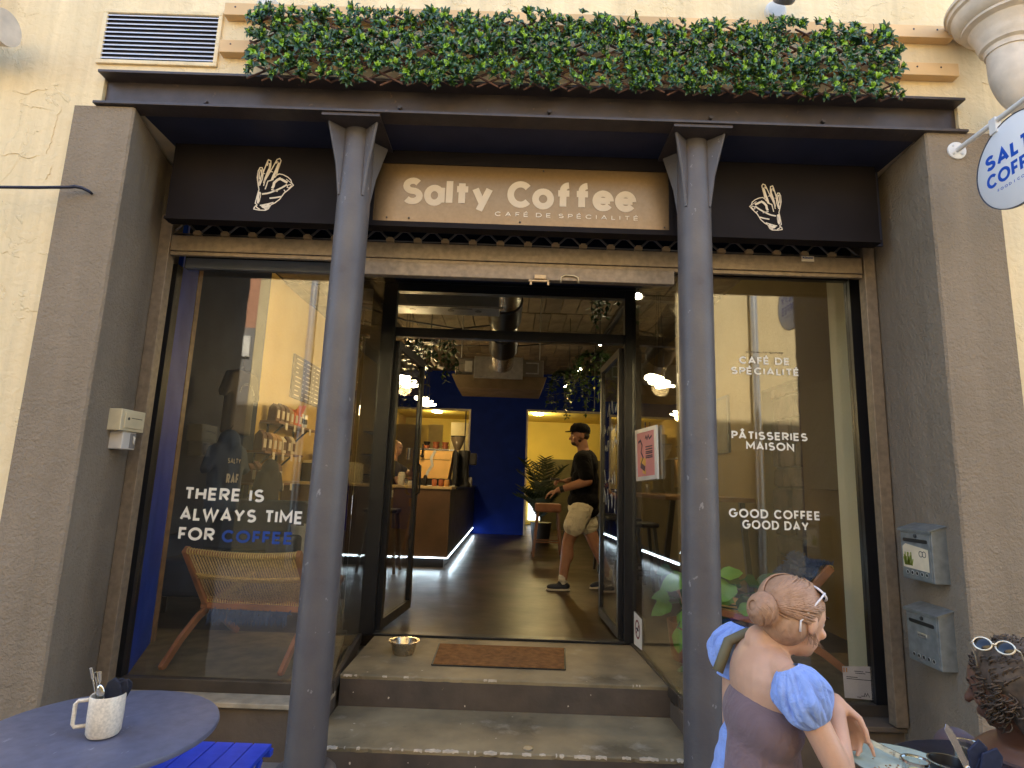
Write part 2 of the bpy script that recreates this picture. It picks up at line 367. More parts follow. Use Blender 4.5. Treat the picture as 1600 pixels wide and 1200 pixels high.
# ------------------------------------------------------------------ ground and the street
paving = plaster('paving', (.30, .26, .22), (.24, .21, .18), 40, .4)
bx('ground', paving, None, -30, 30, -12, 16, -.8, -.33, kind='structure')
YW, YP, YG = 2.66, 2.62, 3.33
LX0, LX1, RX0, RX1 = -2.24, -1.94, 1.995, 2.33
wf = thing('facade_wall', 'cream plastered house wall around the cafe front, with blistered flaking patches', 'wall', kind='structure')
fw = MB()
fw.box(-12, LX0, YW, 3.4, -.33, 3.07); fw.box(RX1, 12, YW, 3.4, -.33, 3.07)
fw.box(-12, 12, YW, 3.4, 3.07, 9.2)
fw.box(LX0, -2.145, YW, 3.4, 2.882, 3.07); fw.box(2.2, RX1, YW, 3.4, 2.892, 3.07)
fw.box(-2.145, 2.2, 2.70, 3.4, 2.9, 3.07)
fw.build('plaster', cream, wf)
# blistered seams in the plaster: raised curls of old paint
cr = MB(); rnd = random.Random(4)
for pts in ([(20, 143), (45, 147), (52, 141), (75, 139)], [(30, 160), (50, 168), (62, 167), (80, 172)], [(97, 165), (88, 185), (84, 205), (80, 222), (72, 240)], [(0, 243), (25, 240), (45, 246), (62, 243)], [(80, 258), (76, 272), (70, 280)], [(55, 202), (60, 206)], [(85, 135), (92, 131)], [(0, 60), (3, 75), (14, 92)],
            [(1403, 96), (1440, 104), (1470, 108), (1500, 103)], [(1535, 128), (1548, 134)], [(1500, 62), (1512, 72), (1530, 86)], [(2, 395), (12, 392)], [(0, 440), (9, 452)]):
    q = []
    for a, b in zip(pts[:-1], pts[1:]):
        for k in range(4):
            f = k/4; q.append(at(a[0]+(b[0]-a[0])*f+rnd.uniform(-1.5, 1.5), a[1]+(b[1]-a[1])*f+rnd.uniform(-1.5, 1.5), Y=YW-.001))
    q.append(at(*pts[-1], Y=YW-.001))
    if len(q) > 1: cr.tube(q, [.0008+.0026*math.sin(math.pi*i/(len(q)-1))*rnd.uniform(.3, 1.2) for i in range(len(q))], 6)
cr.build('flaking_paint', cream, wf, smooth=True)

pl = thing('pilaster', 'taupe roughcast pilaster left of the shop window, carrying the doorbell box', 'pilaster', (LX0, YP, -.33), 'pilasters beside the cafe front')
def rough_pilaster(par, x0, x1, inner):
    mb = MB(); n = 46
    rnd = random.Random(int(x0*10))
    z0, z1 = -.33, 2.88 if x0 < 0 else 2.89
    # the arris is slightly chipped: a column of rings with a wandering corner
    rings = []
    for i in range(n+1):
        z = z0+(z1-z0)*i/n; e = rnd.uniform(0, .004)
        xi = x1 if inner > 0 else x0; xo = x0 if inner > 0 else x1; s = inner
        bk = xi+s*(-.13 if s > 0 else -.05)
        rings.append([(xo, YP, z), (xi-s*(.008+e), YP, z), (xi-e*s, YP+.008+e, z), (bk, 3.14, z), (bk, 3.4, z), (xo, 3.4, z)])
    v = [p for r_ in rings for p in r_]; f = []
    for i in range(n):
        for k in range(6): f.append((i*6+k, i*6+(k+1) % 6, (i+1)*6+(k+1) % 6, (i+1)*6+k))
    f.append((0, 1, 2, 3, 4, 5)); f.append(tuple(n*6+k for k in range(6)))
    mb.add(v, f).build('shaft', taupe, par)
rough_pilaster(pl, LX0, LX1, 1)
pr = thing('pilaster', 'taupe roughcast pilaster right of the shop window, carrying two letterboxes', 'pilaster', (RX0, YP, -.33), 'pilasters beside the cafe front')
rough_pilaster(pr, RX0, RX1, -1)

# steel channel beam
be = thing('steel_beam', 'long dark brown steel channel beam above the cafe front, under the leafy trellis', 'beam', (0, 2.6, 2.885))
bm0, bm1 = -2.14, 2.198
def skew(x): return 0
bx('web', steelp, be, bm0, bm1, 2.678, 2.699, 2.899, 3.057)
bx('lower_flange', steelp, be, bm0, bm1, 2.60, 2.699, 2.885, 2.899, bevel=.002)
bx('upper_flange', steelp, be, bm0, bm1, 2.60, 2.699, 3.057, 3.071, bevel=.002)
for x, z in ((-1.62, 2.955), (.13, 2.965), (.95, 2.962), (-.63, 2.96), (1.52, 2.962), (1.75, 2.93)):
    MB().tube([(x, 2.678, z), (x, 2.66, z)], .011, 6).build('bolt', steelp, be)
bx('soffit', navys, None, LX1, RX0, 2.70, 3.0, 2.886, 2.899, kind='structure')
bx('soffit_back', navys, None, LX1, RX0, 2.999, 3.012, 2.45, 2.885, kind='structure')
bx('shutter_housing', blackm, None, LX1-.1, RX0+.05, 3.38, 3.399, 2.45, 2.9, kind='structure')

# columns
def make_column(x, label):
    c = thing('column', label, 'column', (x, 2.78, -.33), 'round steel columns of the cafe front')
    r = .085
    MB().lathe([(r+.004, -.30), (r+.002, .2), (r, 1.2), (r-.002, 2.6), (r-.003, 2.868)], (x, 2.78, 0), 40).build('shaft', colp, c, smooth=True)
    MB().lathe([(r+.055, -.33), (r+.055, -.20), (r+.05, -.17), (r+.035, -.155), (r+.004, -.15)], (x, 2.78, 0), 40).build('collar', colp, c, smooth='auto')
    bx('cap_plate', steelp, c, x-.145, x+.145, 2.61, 2.95, 2.868, 2.884, bevel=.001)
    for a in (225, 315, 45, 135):              # gussets: flared webs under the plate
        d = Vector((math.cos(R(a)), math.sin(R(a)), 0)); o = Vector((x, 2.78, 0)); s = d.cross(Vector((0, 0, 1)))*.007
        P = [o+d*(r-.01)+Vector((0, 0, 2.50)), o+d*(r+.005)+Vector((0, 0, 2.50)), o+d*(r+.03)+Vector((0, 0, 2.66)), o+d*.175+Vector((0, 0, 2.867)), o+d*(r-.01)+Vector((0, 0, 2.867))]
        MB().prism([p-s for p in P], s*2).build('gusset', colp, c, bevel=.003)
    return c
make_column(-.858, 'grey painted steel column between the left shop window and the entrance steps')
make_column(.892, 'grey painted steel column between the entrance steps and the right shop window')

# ------------------------------------------------------------------ fascia panels
lf = thing('fascia_panel', 'dark brown fascia panel with a line-drawn OK hand, left of the lit name board', 'sign', (-1.35, 2.93, 2.44), 'hand-drawing fascia panels')
bx('panel', fasc, lf, -1.915, -.815, 2.935, 2.998, 2.452, 2.883)
bx('lower_lip', fasc, lf, -1.915, -.815, 2.922, 2.998, 2.436, 2.4515)
rf = thing('fascia_panel', 'dark brown fascia panel with a line-drawn OK hand, right of the lit name board', 'sign', (1.36, 2.93, 2.44), 'hand-drawing fascia panels')
bx('panel', fasc, rf, .825, 1.94, 2.935, 2.998, 2.452, 2.883)
bx('lower_lip', fasc, rf, .825, 1.94, 2.922, 2.998, 2.436, 2.4515)
# the hand drawing, strokes taken in the drawing's own frame (0..1 wide, 0..1.5 high)
def hd(u, v): return ((u-210)/520, (1005-v)/520)
strokes = [
 ([(262, 925), (225, 960), (222, 985), (290, 998), (380, 998), (420, 975), (448, 915), (500, 885), (560, 830), (610, 740), (680, 670), (728, 615), (700, 585), (685, 540), (640, 500), (570, 465), (515, 455), (480, 478), (455, 515)], 13),
 ([(262, 925), (232, 900), (250, 760), (262, 700), (240, 620), (218, 520), (222, 420), (240, 372), (268, 370), (284, 400), (292, 450)], 12),
 ([(255, 640), (232, 560), (222, 460)], 9), ([(262, 640), (290, 540), (292, 440), (330, 290), (345, 250), (380, 265), (385, 330), (378, 420), (350, 500)], 14),
 ([(318, 640), (330, 560), (360, 490), (400, 400), (440, 300), (465, 240), (500, 225), (520, 255), (508, 320), (490, 400), (480, 480)], 13),
 ([(248, 400), (240, 470), (250, 540)], 12), ([(262, 400), (275, 470), (262, 560), (258, 610)], 16), ([(335, 280), (345, 300), (335, 340)], 12), ([(368, 300), (372, 370), (350, 440), (330, 520), (315, 600)], 18),
 ([(460, 270), (455, 300), (480, 270)], 9), ([(500, 290), (470, 400), (440, 490), (425, 550)], 34), ([(425, 550), (370, 570), (360, 620), (345, 690)], 14),
 ([(295, 455), (320, 460)], 9), ([(398, 425), (425, 430)], 10),
 ([(545, 520), (500, 545), (460, 590), (455, 640), (440, 672)], 34), ([(545, 530), (600, 560), (640, 580)], 32), ([(640, 610), (570, 660), (500, 700), (425, 735), (380, 750), (310, 762)], 22),
 ([(650, 620), (690, 605), (700, 630), (670, 662), (645, 650), (650, 615)], 11), ([(700, 590), (660, 560), (620, 530)], 9), ([(430, 690), (520, 715)], 16), ([(605, 690), (625, 715)], 14),
 ([(575, 790), (500, 808), (420, 820)], 20), ([(270, 730), (262, 800), (268, 900)], 26), ([(288, 740), (292, 800), (282, 880)], 10), ([(480, 880), (400, 905), (300, 930)], 14), ([(435, 915), (390, 950), (350, 945), (330, 930)], 44), ([(400, 960), (370, 985)], 26), ([(240, 930), (260, 960), (300, 985)], 14),
]
def hand(par, x0, x1, z0, flip):
    mb = MB(); wd = x1-x0
    for pts, t in strokes:
        P = []
        for u, v in pts:
            a, b = hd(u, v); a = 1-a if flip else a
            P.append((x0+a*wd, 2.9345, z0+b*wd*(1.0 if not flip else 1.02)))
        ribbon(mb, P, t/520*wd, (0, -1, 0), .002)
    mb.build('hand_drawing', printw, par)
hand(lf, -1.446, -1.24, 2.503, False)
hand(rf, 1.243, 1.418, 2.489, True)
# central name board
board = mat('name_board', (.235, .155, .08), .32, metal=.8, nz=(60, .06), bump=.02, bs=200)
sg = thing('name_board', 'golden brown name board reading Salty Coffee above the entrance, between the columns', 'sign', (0, 2.93, 2.45))
bx('panel', board, sg, -.795, .805, 2.936, 2.998, 2.466, 2.806)
bx('board_frame', fasc, sg, -.815, .825, 2.922, 2.998, 2.436, 2.4655)
bx('board_frame', fasc, sg, -.815, .825, 2.93, 2.998, 2.8065, 2.883)
bx('board_frame', fasc, sg, -.815, -.7955, 2.928, 2.998, 2.4658, 2.8062)
bx('board_frame', fasc, sg, .8055, .825, 2.928, 2.998, 2.4658, 2.8062)
pc = mat('sign_letters', (.64, .52, .37), .6, nz=(20, .03))
t = MB(); a = at(630, 320, Y=2.93); b = at(995, 329, Y=2.93)
pen_text(t, 'Salty Coffee', (-.645, 2.9355, 2.570), (1, 0, 0), (0, 0, 1), 1.273, .156, w=.235, depth=.0012, gap=.05)
t.build('lettering', pc, sg)
t = MB(); pen_text(t, 'CAFÉ DE SPÉCIALITÉ', (-.137, 2.9355, 2.520), (1, 0, 0), (0, 0, 1), .776, .024, w=.13, depth=.001, gap=.6)
t.build('subtitle_lettering', printw, sg)
for x, z in ((-.6, 2.49), (.0, 2.487), (.12, 2.79), (-.72, 2.49), (.78, 2.485)):
    MB().lathe([(.001, 0), (.005, 0), (.005, .004), (.001, .006)], (x, 2.935, z), 8, M=Matrix.Rotation(R(90), 4, 'X')).build('screw', steelp, sg)

# ------------------------------------------------------------------ roller grille
ro = thing('roller_grille', 'rolled-up security grille of wavy rods and clips above the shop windows', 'shutter', (0, 3.15, 2.3))
bx('grille_box', navyw, ro, -2.0, 1.99, 3.17, 3.34, 2.44, 2.449)
bx('slat', roll, ro, -1.995, 1.962, 3.14, 3.172, 2.343, 2.436, bevel=.004, label='wide bottom bar of the grille')
bx('slat', roll, ro, -1.995, 1.962, 3.146, 3.172, 2.318, 2.340, bevel=.003, label='narrow rail under the wide bar')
bx('slat', roll, ro, -.885, .885, 3.128, 3.178, 2.236, 2.3155, bevel=.004, label='lock bar over the entrance')
bx('slat', mat('glazing_rail', (.22, .23, .24), .5), ro, -1.99, -.94, 3.30, 3.325, 2.30, 2.36, label='grey rail over the left pane')
rod = MB(); P = []
pitch = .1585; x = -1.99
while x < 1.96:
    P.append((x, 3.158, 2.487 + .027*math.cos(2*math.pi*(x+1.93)/pitch))); x += pitch/16
rod.tube(P, .0065, 6); rod.build('wavy_rod', rollr, ro, smooth=True)
P2 = [(p[0]+pitch/2, 3.17, p[2]+.055) for p in P if p[0] < 1.86]
MB().tube(P2, .0065, 6).build('wavy_rod', rollr, ro, smooth=True)
MB().tube([(-1.99, 3.155, 2.449), (1.96, 3.155, 2.449)], .005, 8).build('rod', rollr, ro, smooth=True)
x = -1.93-pitch/2
cl = MB().box(-.022, .022, -.012, .012, -.012, .006).box(-.013, .013, -.013, .013, .0062, .014).build('clip', clipm, ro)
cl.location = (0, 0, 0)
ofs = Vector(ro.location); me = cl.data
first = True
# mesh above was written about the world origin: place each copy
for q in me.vertices: q.co += ofs
while x < 1.94:
    if x > -1.97:
        o = cl if first else cl.copy()
        if not first: col.objects.link(o); o.parent = ro
        o.location = Vector((x, 3.148, 2.452))-ofs; first = False
    x += pitch
bx('guide_rail', roll, ro, -2.065, -2.0, 3.14, 3.20, -.05, 2.56, bevel=.003)
bx('guide_rail', roll, ro, 1.972, 2.035, 3.14, 3.20, -.04, 2.50, bevel=.003)
h = [at(u, v, Y=3.12) for u, v in ((876, 441), (877, 433), (883, 430), (897, 431), (903, 434), (904, 442))]
MB().tube(h, .005, 8).build('handle', mat('pale_metal', (.6, .48, .3), .35, metal=.4), ro, smooth=True)
lk = MB()
for u0, u1, v0, v1, d in ((826, 858, 437, 441, .015), (835, 853, 430, 437, .022), (828, 831, 437, 445, .01), (855, 858, 438, 446, .012)):
    p = at(u0, v0, Y=3.12); q = at(u1, v1, Y=3.12); lk.box(p.x, q.x, 3.128-d, 3.127, q.z, p.z)
lk.build('lock', clipm, ro, bevel=.003)
p = at(1252, 400, Y=3.14); q = at(1272, 409, Y=3.14)
lb = bx('maker_label', printw, ro, p.x, q.x, 3.1375, 3.1395, q.z, p.z)
mb = MB(); put_text(mb, 'M.Simonet', (p.x+.006, 3.137, (p.z+q.z)/2), (1, 0, 0), (0, 0, 1), (q.x-p.x)-.012, .012, depth=.0008); mb.build('maker_lettering', bluev, ro)

# ------------------------------------------------------------------ plinths, ledges, steps
def V_(x, y, z=-.33): return Vector((x, y, z))
PL0, PL1, PR0, PR1 = (-.93, 3.335), (-1.035, 4.35), (.95, 3.335), (.905, 4.35)     # side panes, slightly splayed
def side(name, m, par, a, b, t0, t1, z0, z1, **k):
    a, b = Vector((*a, z0)), Vector((*b, z0)); n = (b-a).cross(Vector((0, 0, 1))).normalized()
    if n.x < 0: n = -n
    return MB().prism([a+n*t0, a+n*t1, b+n*t1, b+n*t0], (0, 0, z1-z0)).build(name, m, par, **k)
def onpane(u, v, e=.0):
    a = Vector((PR0[0]-.006-e, PR0[1], 0)); b = Vector((PR1[0]-.006-e, PR1[1], 0)); n = (b-a).cross(Vector((0, 0, 1))); d = ray(u, v)
    return Vector((0, 0, HC))+d*((a-Vector((0, 0, HC))).dot(n)/d.dot(n))
plm = mat('plinth_paint', (.155, .115, .08), .75, nz=(5, .3), bump=.35, bs=25, c2=(.10, .075, .052))
MB().prism([V_(-2.06, 3.20), V_(-.93, 3.20), V_(-.925, 3.34), V_(-1.035, 4.36), V_(-2.06, 4.36)], (0, 0, .255)).build('plinth', plm, None, kind='structure')
MB().prism([V_(.945, 3.20), V_(2.09, 3.20), V_(2.09, 4.36), V_(.90, 4.36), V_(.945, 3.34)], (0, 0, .255)).build('plinth', plm, None, kind='structure')
bx('window_ledge', stonel, None, -2.06, -.915, 3.17, 3.40, -.0748, -.05, bevel=.004, kind='structure')
bx('window_ledge', plm, None, .935, 2.09, 3.17, 3.40, -.0748, -.05, bevel=.004, kind='structure')

def step_mat():
    m = mat('step_concrete', (.42, .32, .17), .62, nz=(3.5, .5), bump=.3, bs=22, c2=(.19, .15, .085)); t = m.node_tree; b = t.nodes['Principled BSDF']
    return m
stepm = scuffs(step_mat(), 5, .60, (.62, .55, .42), .4, (1, 1, 1), .12); scuffs(stepm, 3, .60, (.10, .075, .04), .6, soft=.1)
risem = mat('riser_paint', (.105, .075, .052), .6, nz=(6, .35), bump=.4, bs=20, c2=(.065, .048, .034))
scuffs(risem, 16, .68, (.22, .16, .10), .8, soft=.015)
chipm = mat('chipped_white', (.66, .56, .42), .7, nz=(25, .25), bump=.3)
def make_step(lab, x0, x1, y0, y1, z0, z1, seed):
    s = thing('step', lab, 'step', ((x0+x1)/2, y0, z0), kind='structure')
    rnd = random.Random(seed)
    bx('riser', risem, s, x0+.002, x1-.002, y0+.006, y1, z0, z1-.022)
    # tread with a worn, wandering nosing
    n = 90; front = []
    for i in range(n+1):
        x = x0+(x1-x0)*i/n; front.append((x, y0 + rnd.uniform(0, .004) + (.007 if rnd.random() < .12 else 0)))
    v = []; f = []
    for x, y in front: v += [(x, y+.004, z1-.0215), (x, y, z1-.004), (x, y+.006, z1), (x, y1, z1), (x, y1, z1-.0215)]
    for i in range(n):
        for k in range(5): f.append((i*5+k, i*5+(k+1) % 5, (i+1)*5+(k+1) % 5, (i+1)*5+k))
    f += [(0, 1, 2, 3, 4), tuple(n*5+k for k in range(5))]
    MB().add(v, f).build('tread', stepm, s)
    ch = MB()                                                   # chips of old white paint along the edge and in the corners
    x = x0+.02
    while x < x1-.03:
        L = rnd.choice((.008, .015, .03, .06, .12))*rnd.uniform(.6, 1.3); L = min(L, x1-.01-x)
        if rnd.random() < (.8 if seed == 2 else .4):
            hgt = rnd.uniform(.004, .013); dep = rnd.uniform(.004, .022 if seed == 2 else .01)
            k = max(3, int(L/.008)); top = []
            for j in range(k+1):
                top.append((x+L*j/k, y0+.006+dep*rnd.uniform(.3, 1)*math.sin(math.pi*(j+.3)/(k+.6)), z1+.0012))
            ch.add([(x, y0-.0006, z1+.0012), (x+L, y0-.0006, z1+.0012)]+top[::-1], [tuple(range(2+len(top)))])
            bot = [(x+L*j/k, y0-.0012, z1-.002-hgt*rnd.uniform(.2, 1)) for j in range(k+1)]
            ch.add([(x, y0-.0012, z1+.001), (x+L, y0-.0012, z1+.001)]+bot[::-1], [tuple(range(2+len(bot)))])
        x += L+rnd.uniform(.004, .05)
    for _ in range(10):
        cx, cy_, r_ = rnd.uniform(x0+.05, x1-.05), rnd.uniform(y0+.03, y1-.03), rnd.uniform(.002, .007)
        ch.add([(cx+r_*rnd.uniform(.5, 1.6)*math.cos(a), cy_+r_*rnd.uniform(.5, 1)*math.sin(a), z1+.0012) for a in [i*1.05 for i in range(6)]], [tuple(range(6))])
    for _ in range(5):
        cx, cz, r_ = rnd.uniform(x0+.05, x1-.05), rnd.uniform(z0+.01, z1-.04), rnd.uniform(.002, .006)
        ch.add([(cx+r_*rnd.uniform(.5, 1.4)*math.cos(a), y0+.005, cz+r_*rnd.uniform(.5, 1.8)*math.sin(a)) for a in [i*1.05 for i in range(6)]], [tuple(range(6))])
    ch.build('chipped_paint', chipm, s)
    return s
make_step('lower grey concrete step with white chipped paint along its nosing', -.925, .945, 3.0, 3.52, -.33, -.165, 2)
make_step('upper concrete step and landing with a brown riser under the doormat', -.925, .945, 3.5, 4.34, -.164, 0, 5)
p = at(825, 1170, Z=-.163)
MB().tube([p, p+Vector((0, 0, .004))], .022, 20).build('drain_plug', alu, None, label='small round metal plug set in the lower step', category='plug', kind='thing')

# ------------------------------------------------------------------ shop windows
cob = mat('frame_paint', (.06, .047, .035), .45, nz=(8, .3), bump=.1)
def flat_text(par, lines, name, m, Y=YG-.0052):
    for s, (u0, v0), (u1, v1), h in lines:
        mb = MB()
        a = at(u0, v0, Y=Y); b = at(u1, v1, Y=Y)
        U = (b-a); wd = U.length; U.normalize(); V = Vector((0, 0, 1))
        pen_text(mb, s, a, (1, 0, 0), (b-a).cross(Vector((0, 0, 1))).cross(b-a).normalized()*-1 if False else (0, 0, 1), b.x-a.x, h, w=.20, depth=.0007)
        mb.build(name, m, par)
wl = thing('shop_window', 'left shop window with THERE IS ALWAYS TIME FOR COFFEE lettering', 'window', (-1.45, YG, 0), 'display windows beside the entrance')
bx('pane', GLASSM, wl, -2.035, -.935, YG-.004, YG+.004, .012, 2.30, label='front pane')
side('pane', GLASSM, wl, PL0, PL1, -.004, .004, .012, 2.639, label='side pane turning in to the door')
bx('frame', cob, wl, -2.065, -.915, YG-.03, YG+.02, -.0498, .010, bevel=.003)
side('frame', cob, wl, (PL0[0], YG+.021), PL1, -.02, .018, -.0498, .010)
bx('frame', blackm, wl, -2.12, -2.0355, YG-.03, YG+.03, .0105, 2.32)
bx('frame', blackm, wl, -2.0, -.93, YG-.02, YG+.02, 2.301, 2.4495)
flat_text(wl, [('THERE IS', (287, 780.5), (412, 784), .070), ('ALWAYS TIME', (280.5, 812.5), (472.5, 817.5), .071), ('FOR', (277.5, 843.5), (334, 845), .070)], 'lettering', vinyl)
flat_text(wl, [('COFFEE', (345.5, 847), (457, 848), .066)], 'lettering', bluev)
wr = thing('shop_window', 'right shop window lettered CAFÉ DE SPÉCIALITÉ, PÂTISSERIES MAISON and GOOD COFFEE GOOD DAY', 'window', (1.5, YG, 0), 'display windows beside the entrance')
bx('pane', GLASSM, wr, .955, 1.975, YG-.004, YG+.004, .012, 2.36, label='front pane')
side('pane', GLASSM, wr, PR0, PR1, -.004, .004, .012, 2.639, label='side pane turning in to the door')
bx('frame', cob, wr, .935, 2.09, YG-.03, YG+.02, -.0498, .010, bevel=.003)
side('frame', cob, wr, (PR0[0], YG+.021), PR1, -.018, .02, -.0498, .010)
bx('frame', blackm, wr, 1.975, 2.04, YG-.03, YG+.03, .0105, 2.40)
bx('frame', blackm, wr, .95, 1.975, YG-.02, YG+.02, 2.361, 2.4495)
flat_text(wr, [('CAFÉ DE', (1155, 568), (1234, 570), .043), ('SPÉCIALITÉ', (1142, 584), (1249, 586), .042), ('PÂTISSERIES', (1143, 685.5), (1262, 688), .046), ('MAISON', (1166, 702.5), (1241, 704.5), .046), ('GOOD COFFEE', (1139, 808), (1282, 811), .049), ('GOOD DAY', (1160, 826), (1264, 829), .049)], 'lettering', vinyl)
flat_text(wr, [('SPECIALITY COFFEE', (1165, 551), (1224, 552), .009)], 'small_lettering', dkwood)
# notice taped inside the right pane
pp = thing('notice_sheet', 'white licence sheet with small print in the lower right corner of the right window', 'paper', (1.92, YG+.006, .03))
A = [at(u, v, Y=YG+.008) for u, v in ((1316, 1041), (1379, 1042), (1385, 1096), (1320, 1090))]
MB().prism(A, (0, .0012, 0)).build('sheet', mat('paper_white', (.66, .58, .58), .7, nz=(10, .06)), pp)
mb = MB(); ink = mat('ink', (.04, .04, .06), .8)
def onsheet(u, v): return A[3]+(A[2]-A[3])*u+(A[0]-A[3])*v
for u0, u1, v_ in ((.28, .5, .88), (.55, .68, .88), (.3, .55, .82), (.08, .35, .68), (.08, .95, .62), (.4, .5, .1), (.3, .4, .06), (.65, .75, .06)):
    ribbon(mb, [onsheet(u0, v_)-Vector((0, .0005, 0)), onsheet(u1, v_)-Vector((0, .0005, 0))], .0035, (0, -1, 0), .0005)
ribbon(mb, [onsheet(.47, .1)-Vector((0, .0005, 0)), onsheet(.5, .2)-Vector((0, .0005, 0)), onsheet(.53, .1)-Vector((0, .0005, 0)), onsheet(.56, .2)-Vector((0, .0005, 0)), onsheet(.6, .08)-Vector((0, .0005, 0))], .003, (0, -1, 0), .0005)
mb.build('print', ink, pp)
mb = MB(); c_ = onsheet(.07, .9); ribbon(mb, [c_+Vector((-.008, -.0005, .01)), c_+Vector((-.008, -.0005, -.012))], .006, (0, -1, 0), .0005); ribbon(mb, [c_+Vector((.006, -.0005, .01)), c_+Vector((.006, -.0005, -.012))], .006, (0, -1, 0), .0005)
mb.build('emblem', mat('stamp_orange', (.7, .25, .05), .6), pp)

# ------------------------------------------------------------------ entrance: frame, transom, open leaves
dr = thing('door_frame', 'black steel entrance frame with a glazed transom over the open glass doors', 'door frame', (0, 4.4, 0), kind='thing')
D0, D1 = -1.045, .93
bx('post', blackm, dr, D0, -.94, 4.36, 4.43, .0, 2.62, bevel=.002)
bx('post', blackm, dr, .845, D1, 4.36, 4.43, .0, 2.62, bevel=.002)
bx('head', blackm, dr, D0, D1, 4.355, 4.43, 2.621, 2.75)
bx('transom_bar', blackm, dr, -.9395, .8445, 4.365, 4.43, 2.19, 2.262, bevel=.002)
bx('head', blackm, dr, -.9395, .8445, 4.365, 4.43, 2.556, 2.62)
bx('pane', GLASSM, dr, -.939, .844, 4.395, 4.403, 2.263, 2.555)
bx('threshold', blackm, dr, -.939, .844, 4.345, 4.43, 0.001, .016, bevel=.003)
bx('porch_ceiling', navyw, None, -.96, .97, YG+.05, 4.354, 2.64, 2.66, kind='structure')
bx('porch_ceiling', navyw, None, -2.0, 1.98, YG+.0305, YG+.0495, 2.42, 2.75, kind='structure')
def leaf(lab, hx, ang, wd):
    """glass leaf hinged at hx; built closed along +X from the hinge, then swung"""
    c = thing('entrance_door', lab, 'door', (hx, 4.42, .018), 'glass entrance doors')
    def b(nm, m, *a, **k): return MB().box(*a).build(nm, m, None, **k)
    for nm, m, a in (('stile', blackm, (0, .055, -.02, .02, 0, 2.15)), ('stile', blackm, (wd-.055, wd, -.02, .02, 0, 2.15)), ('rail', blackm, (.0555, wd-.0555, -.02, .02, 0, .07)), ('rail', blackm, (.0555, wd-.0555, -.02, .02, 2.09, 2.15)), ('pane', GLASSM, (.0555, wd-.0555, -.004, .004, .0705, 2.0895))):
        o = b(nm, m, *a); o.parent = c
    o = MB().tube([(wd-.1, -.03, .95), (wd-.1, -.06, .97), (wd-.1, -.06, 1.2), (wd-.1, -.03, 1.22)], .009, 8).build('handle', blackm, None, smooth=True); o.parent = c
    c.rotation_euler = (0, 0, R(ang)); return c
dl = leaf('left glass door leaf swung open into the cafe beside the counter', -.925, 84, .80)
dl2 = leaf('right glass door leaf swung open into the cafe, white handwriting seen through it', .83, 91.5, .80)
# chalk marker writing on the right leaf
mb = MB(); rnd = random.Random(7)
for zl, hh, n in ((1.66, .13, 3), (1.50, .10, 4), (1.36, .11, 4), (1.10, .12, 4), (.88, .18, 4)):
    for k in range(n):
        x0 = .14+k*.14; pts = [Vector((x0+rnd.uniform(0, .10), .006, zl+rnd.uniform(0, hh))) for _ in range(5)]
        pts.sort(key=lambda q: q.x); ribbon(mb, pts, .012, (0, 1, 0), .001)
o = mb.build('handwriting', mat('chalk', (.55, .6, .65), .8), None); o.parent = dl2
# stickers and the poster on the right side pane
def pq(A, u, v, e=0): return A[0].lerp(A[1], u).lerp(A[3].lerp(A[2], u), v)+Vector((-e, 0, 0))
ns = thing('no_smoking_sticker', 'white no-smoking sign on the side pane right of the threshold', 'sign', (.9, 4.25, .1))
A = [onpane(u, v, .001) for u, v in ((991, 955), (1003, 968), (1003, 1016), (991, 1006))]
MB().prism(A, (-.002, 0, 0)).build('sheet', vinyl, ns)
cc = pq(A, .5, .45, .003); mb = MB(); rr = .055; ty = (A[1]-A[0]).normalized()
ring = [cc+ty*(math.cos(i*math.pi/12)*rr)+Vector((0, 0, math.sin(i*math.pi/12)*rr)) for i in range(25)]
ribbon(mb, ring, .012, (-1, 0, 0), .001); ribbon(mb, [ring[3], ring[15]], .010, (-1, 0, 0), .001)
mb.build('ring', mat('sign_red', (.25, .03, .02), .6), ns)
mb = MB(); ribbon(mb, [cc+ty*.03+Vector((-.001, 0, 0)), cc-ty*.035+Vector((-.001, 0, 0))], .012, (-1, 0, 0), .001); mb.build('cigarette', mat('ink', (.04, .04, .06), .8), ns)
po = thing('framed_poster', 'pink cocktail poster in a white frame on the side pane right of the door', 'poster', (.93, 3.9, 1.3))
A = [onpane(u, v, .004) for u, v in ((995, 673), (1028, 664), (1030, 748), (997, 752))]
mb = MB()
for a, b, w_ in ((0, 1, 1), (3, 2, 1), (0, 3, 0), (1, 2, 0)):
    o_ = (.10, 0) if not w_ else (0, .07)
    if (a, b) == (0, 1): q = [pq(A, 0, 0), pq(A, 1, 0), pq(A, 1, .075), pq(A, 0, .075)]
    elif (a, b) == (3, 2): q = [pq(A, 0, .925), pq(A, 1, .925), pq(A, 1, 1), pq(A, 0, 1)]
    elif (a, b) == (0, 3): q = [pq(A, 0, .0755), pq(A, .09, .0755), pq(A, .09, .9245), pq(A, 0, .9245)]
    else: q = [pq(A, .91, .0755), pq(A, 1, .0755), pq(A, 1, .9245), pq(A, .91, .9245)]
    mb.prism(q, (-.014, 0, 0))
mb.build('frame', mat('poster_frame', (.72, .68, .6), .4), po)
MB().prism([pq(A, .09, .0755), pq(A, .91, .0755), pq(A, .91, .9245), pq(A, .09, .9245)], (-.012, 0, 0)).build('print', mat('poster_pink', (.75, .25, .24), .6, nz=(3, .15)), po)
def pp_(u, v, e=0): return pq(A, .12+.76*u, .1+.8*(1-v), .0125+e)
mb = MB()
ribbon(mb, [pp_(.05, .8), pp_(.2, .84), pp_(.3, .72), pp_(.22, .55), pp_(.35, .42), pp_(.2, .28), pp_(.4, .2)], .016, (-1, 0, 0), .001)
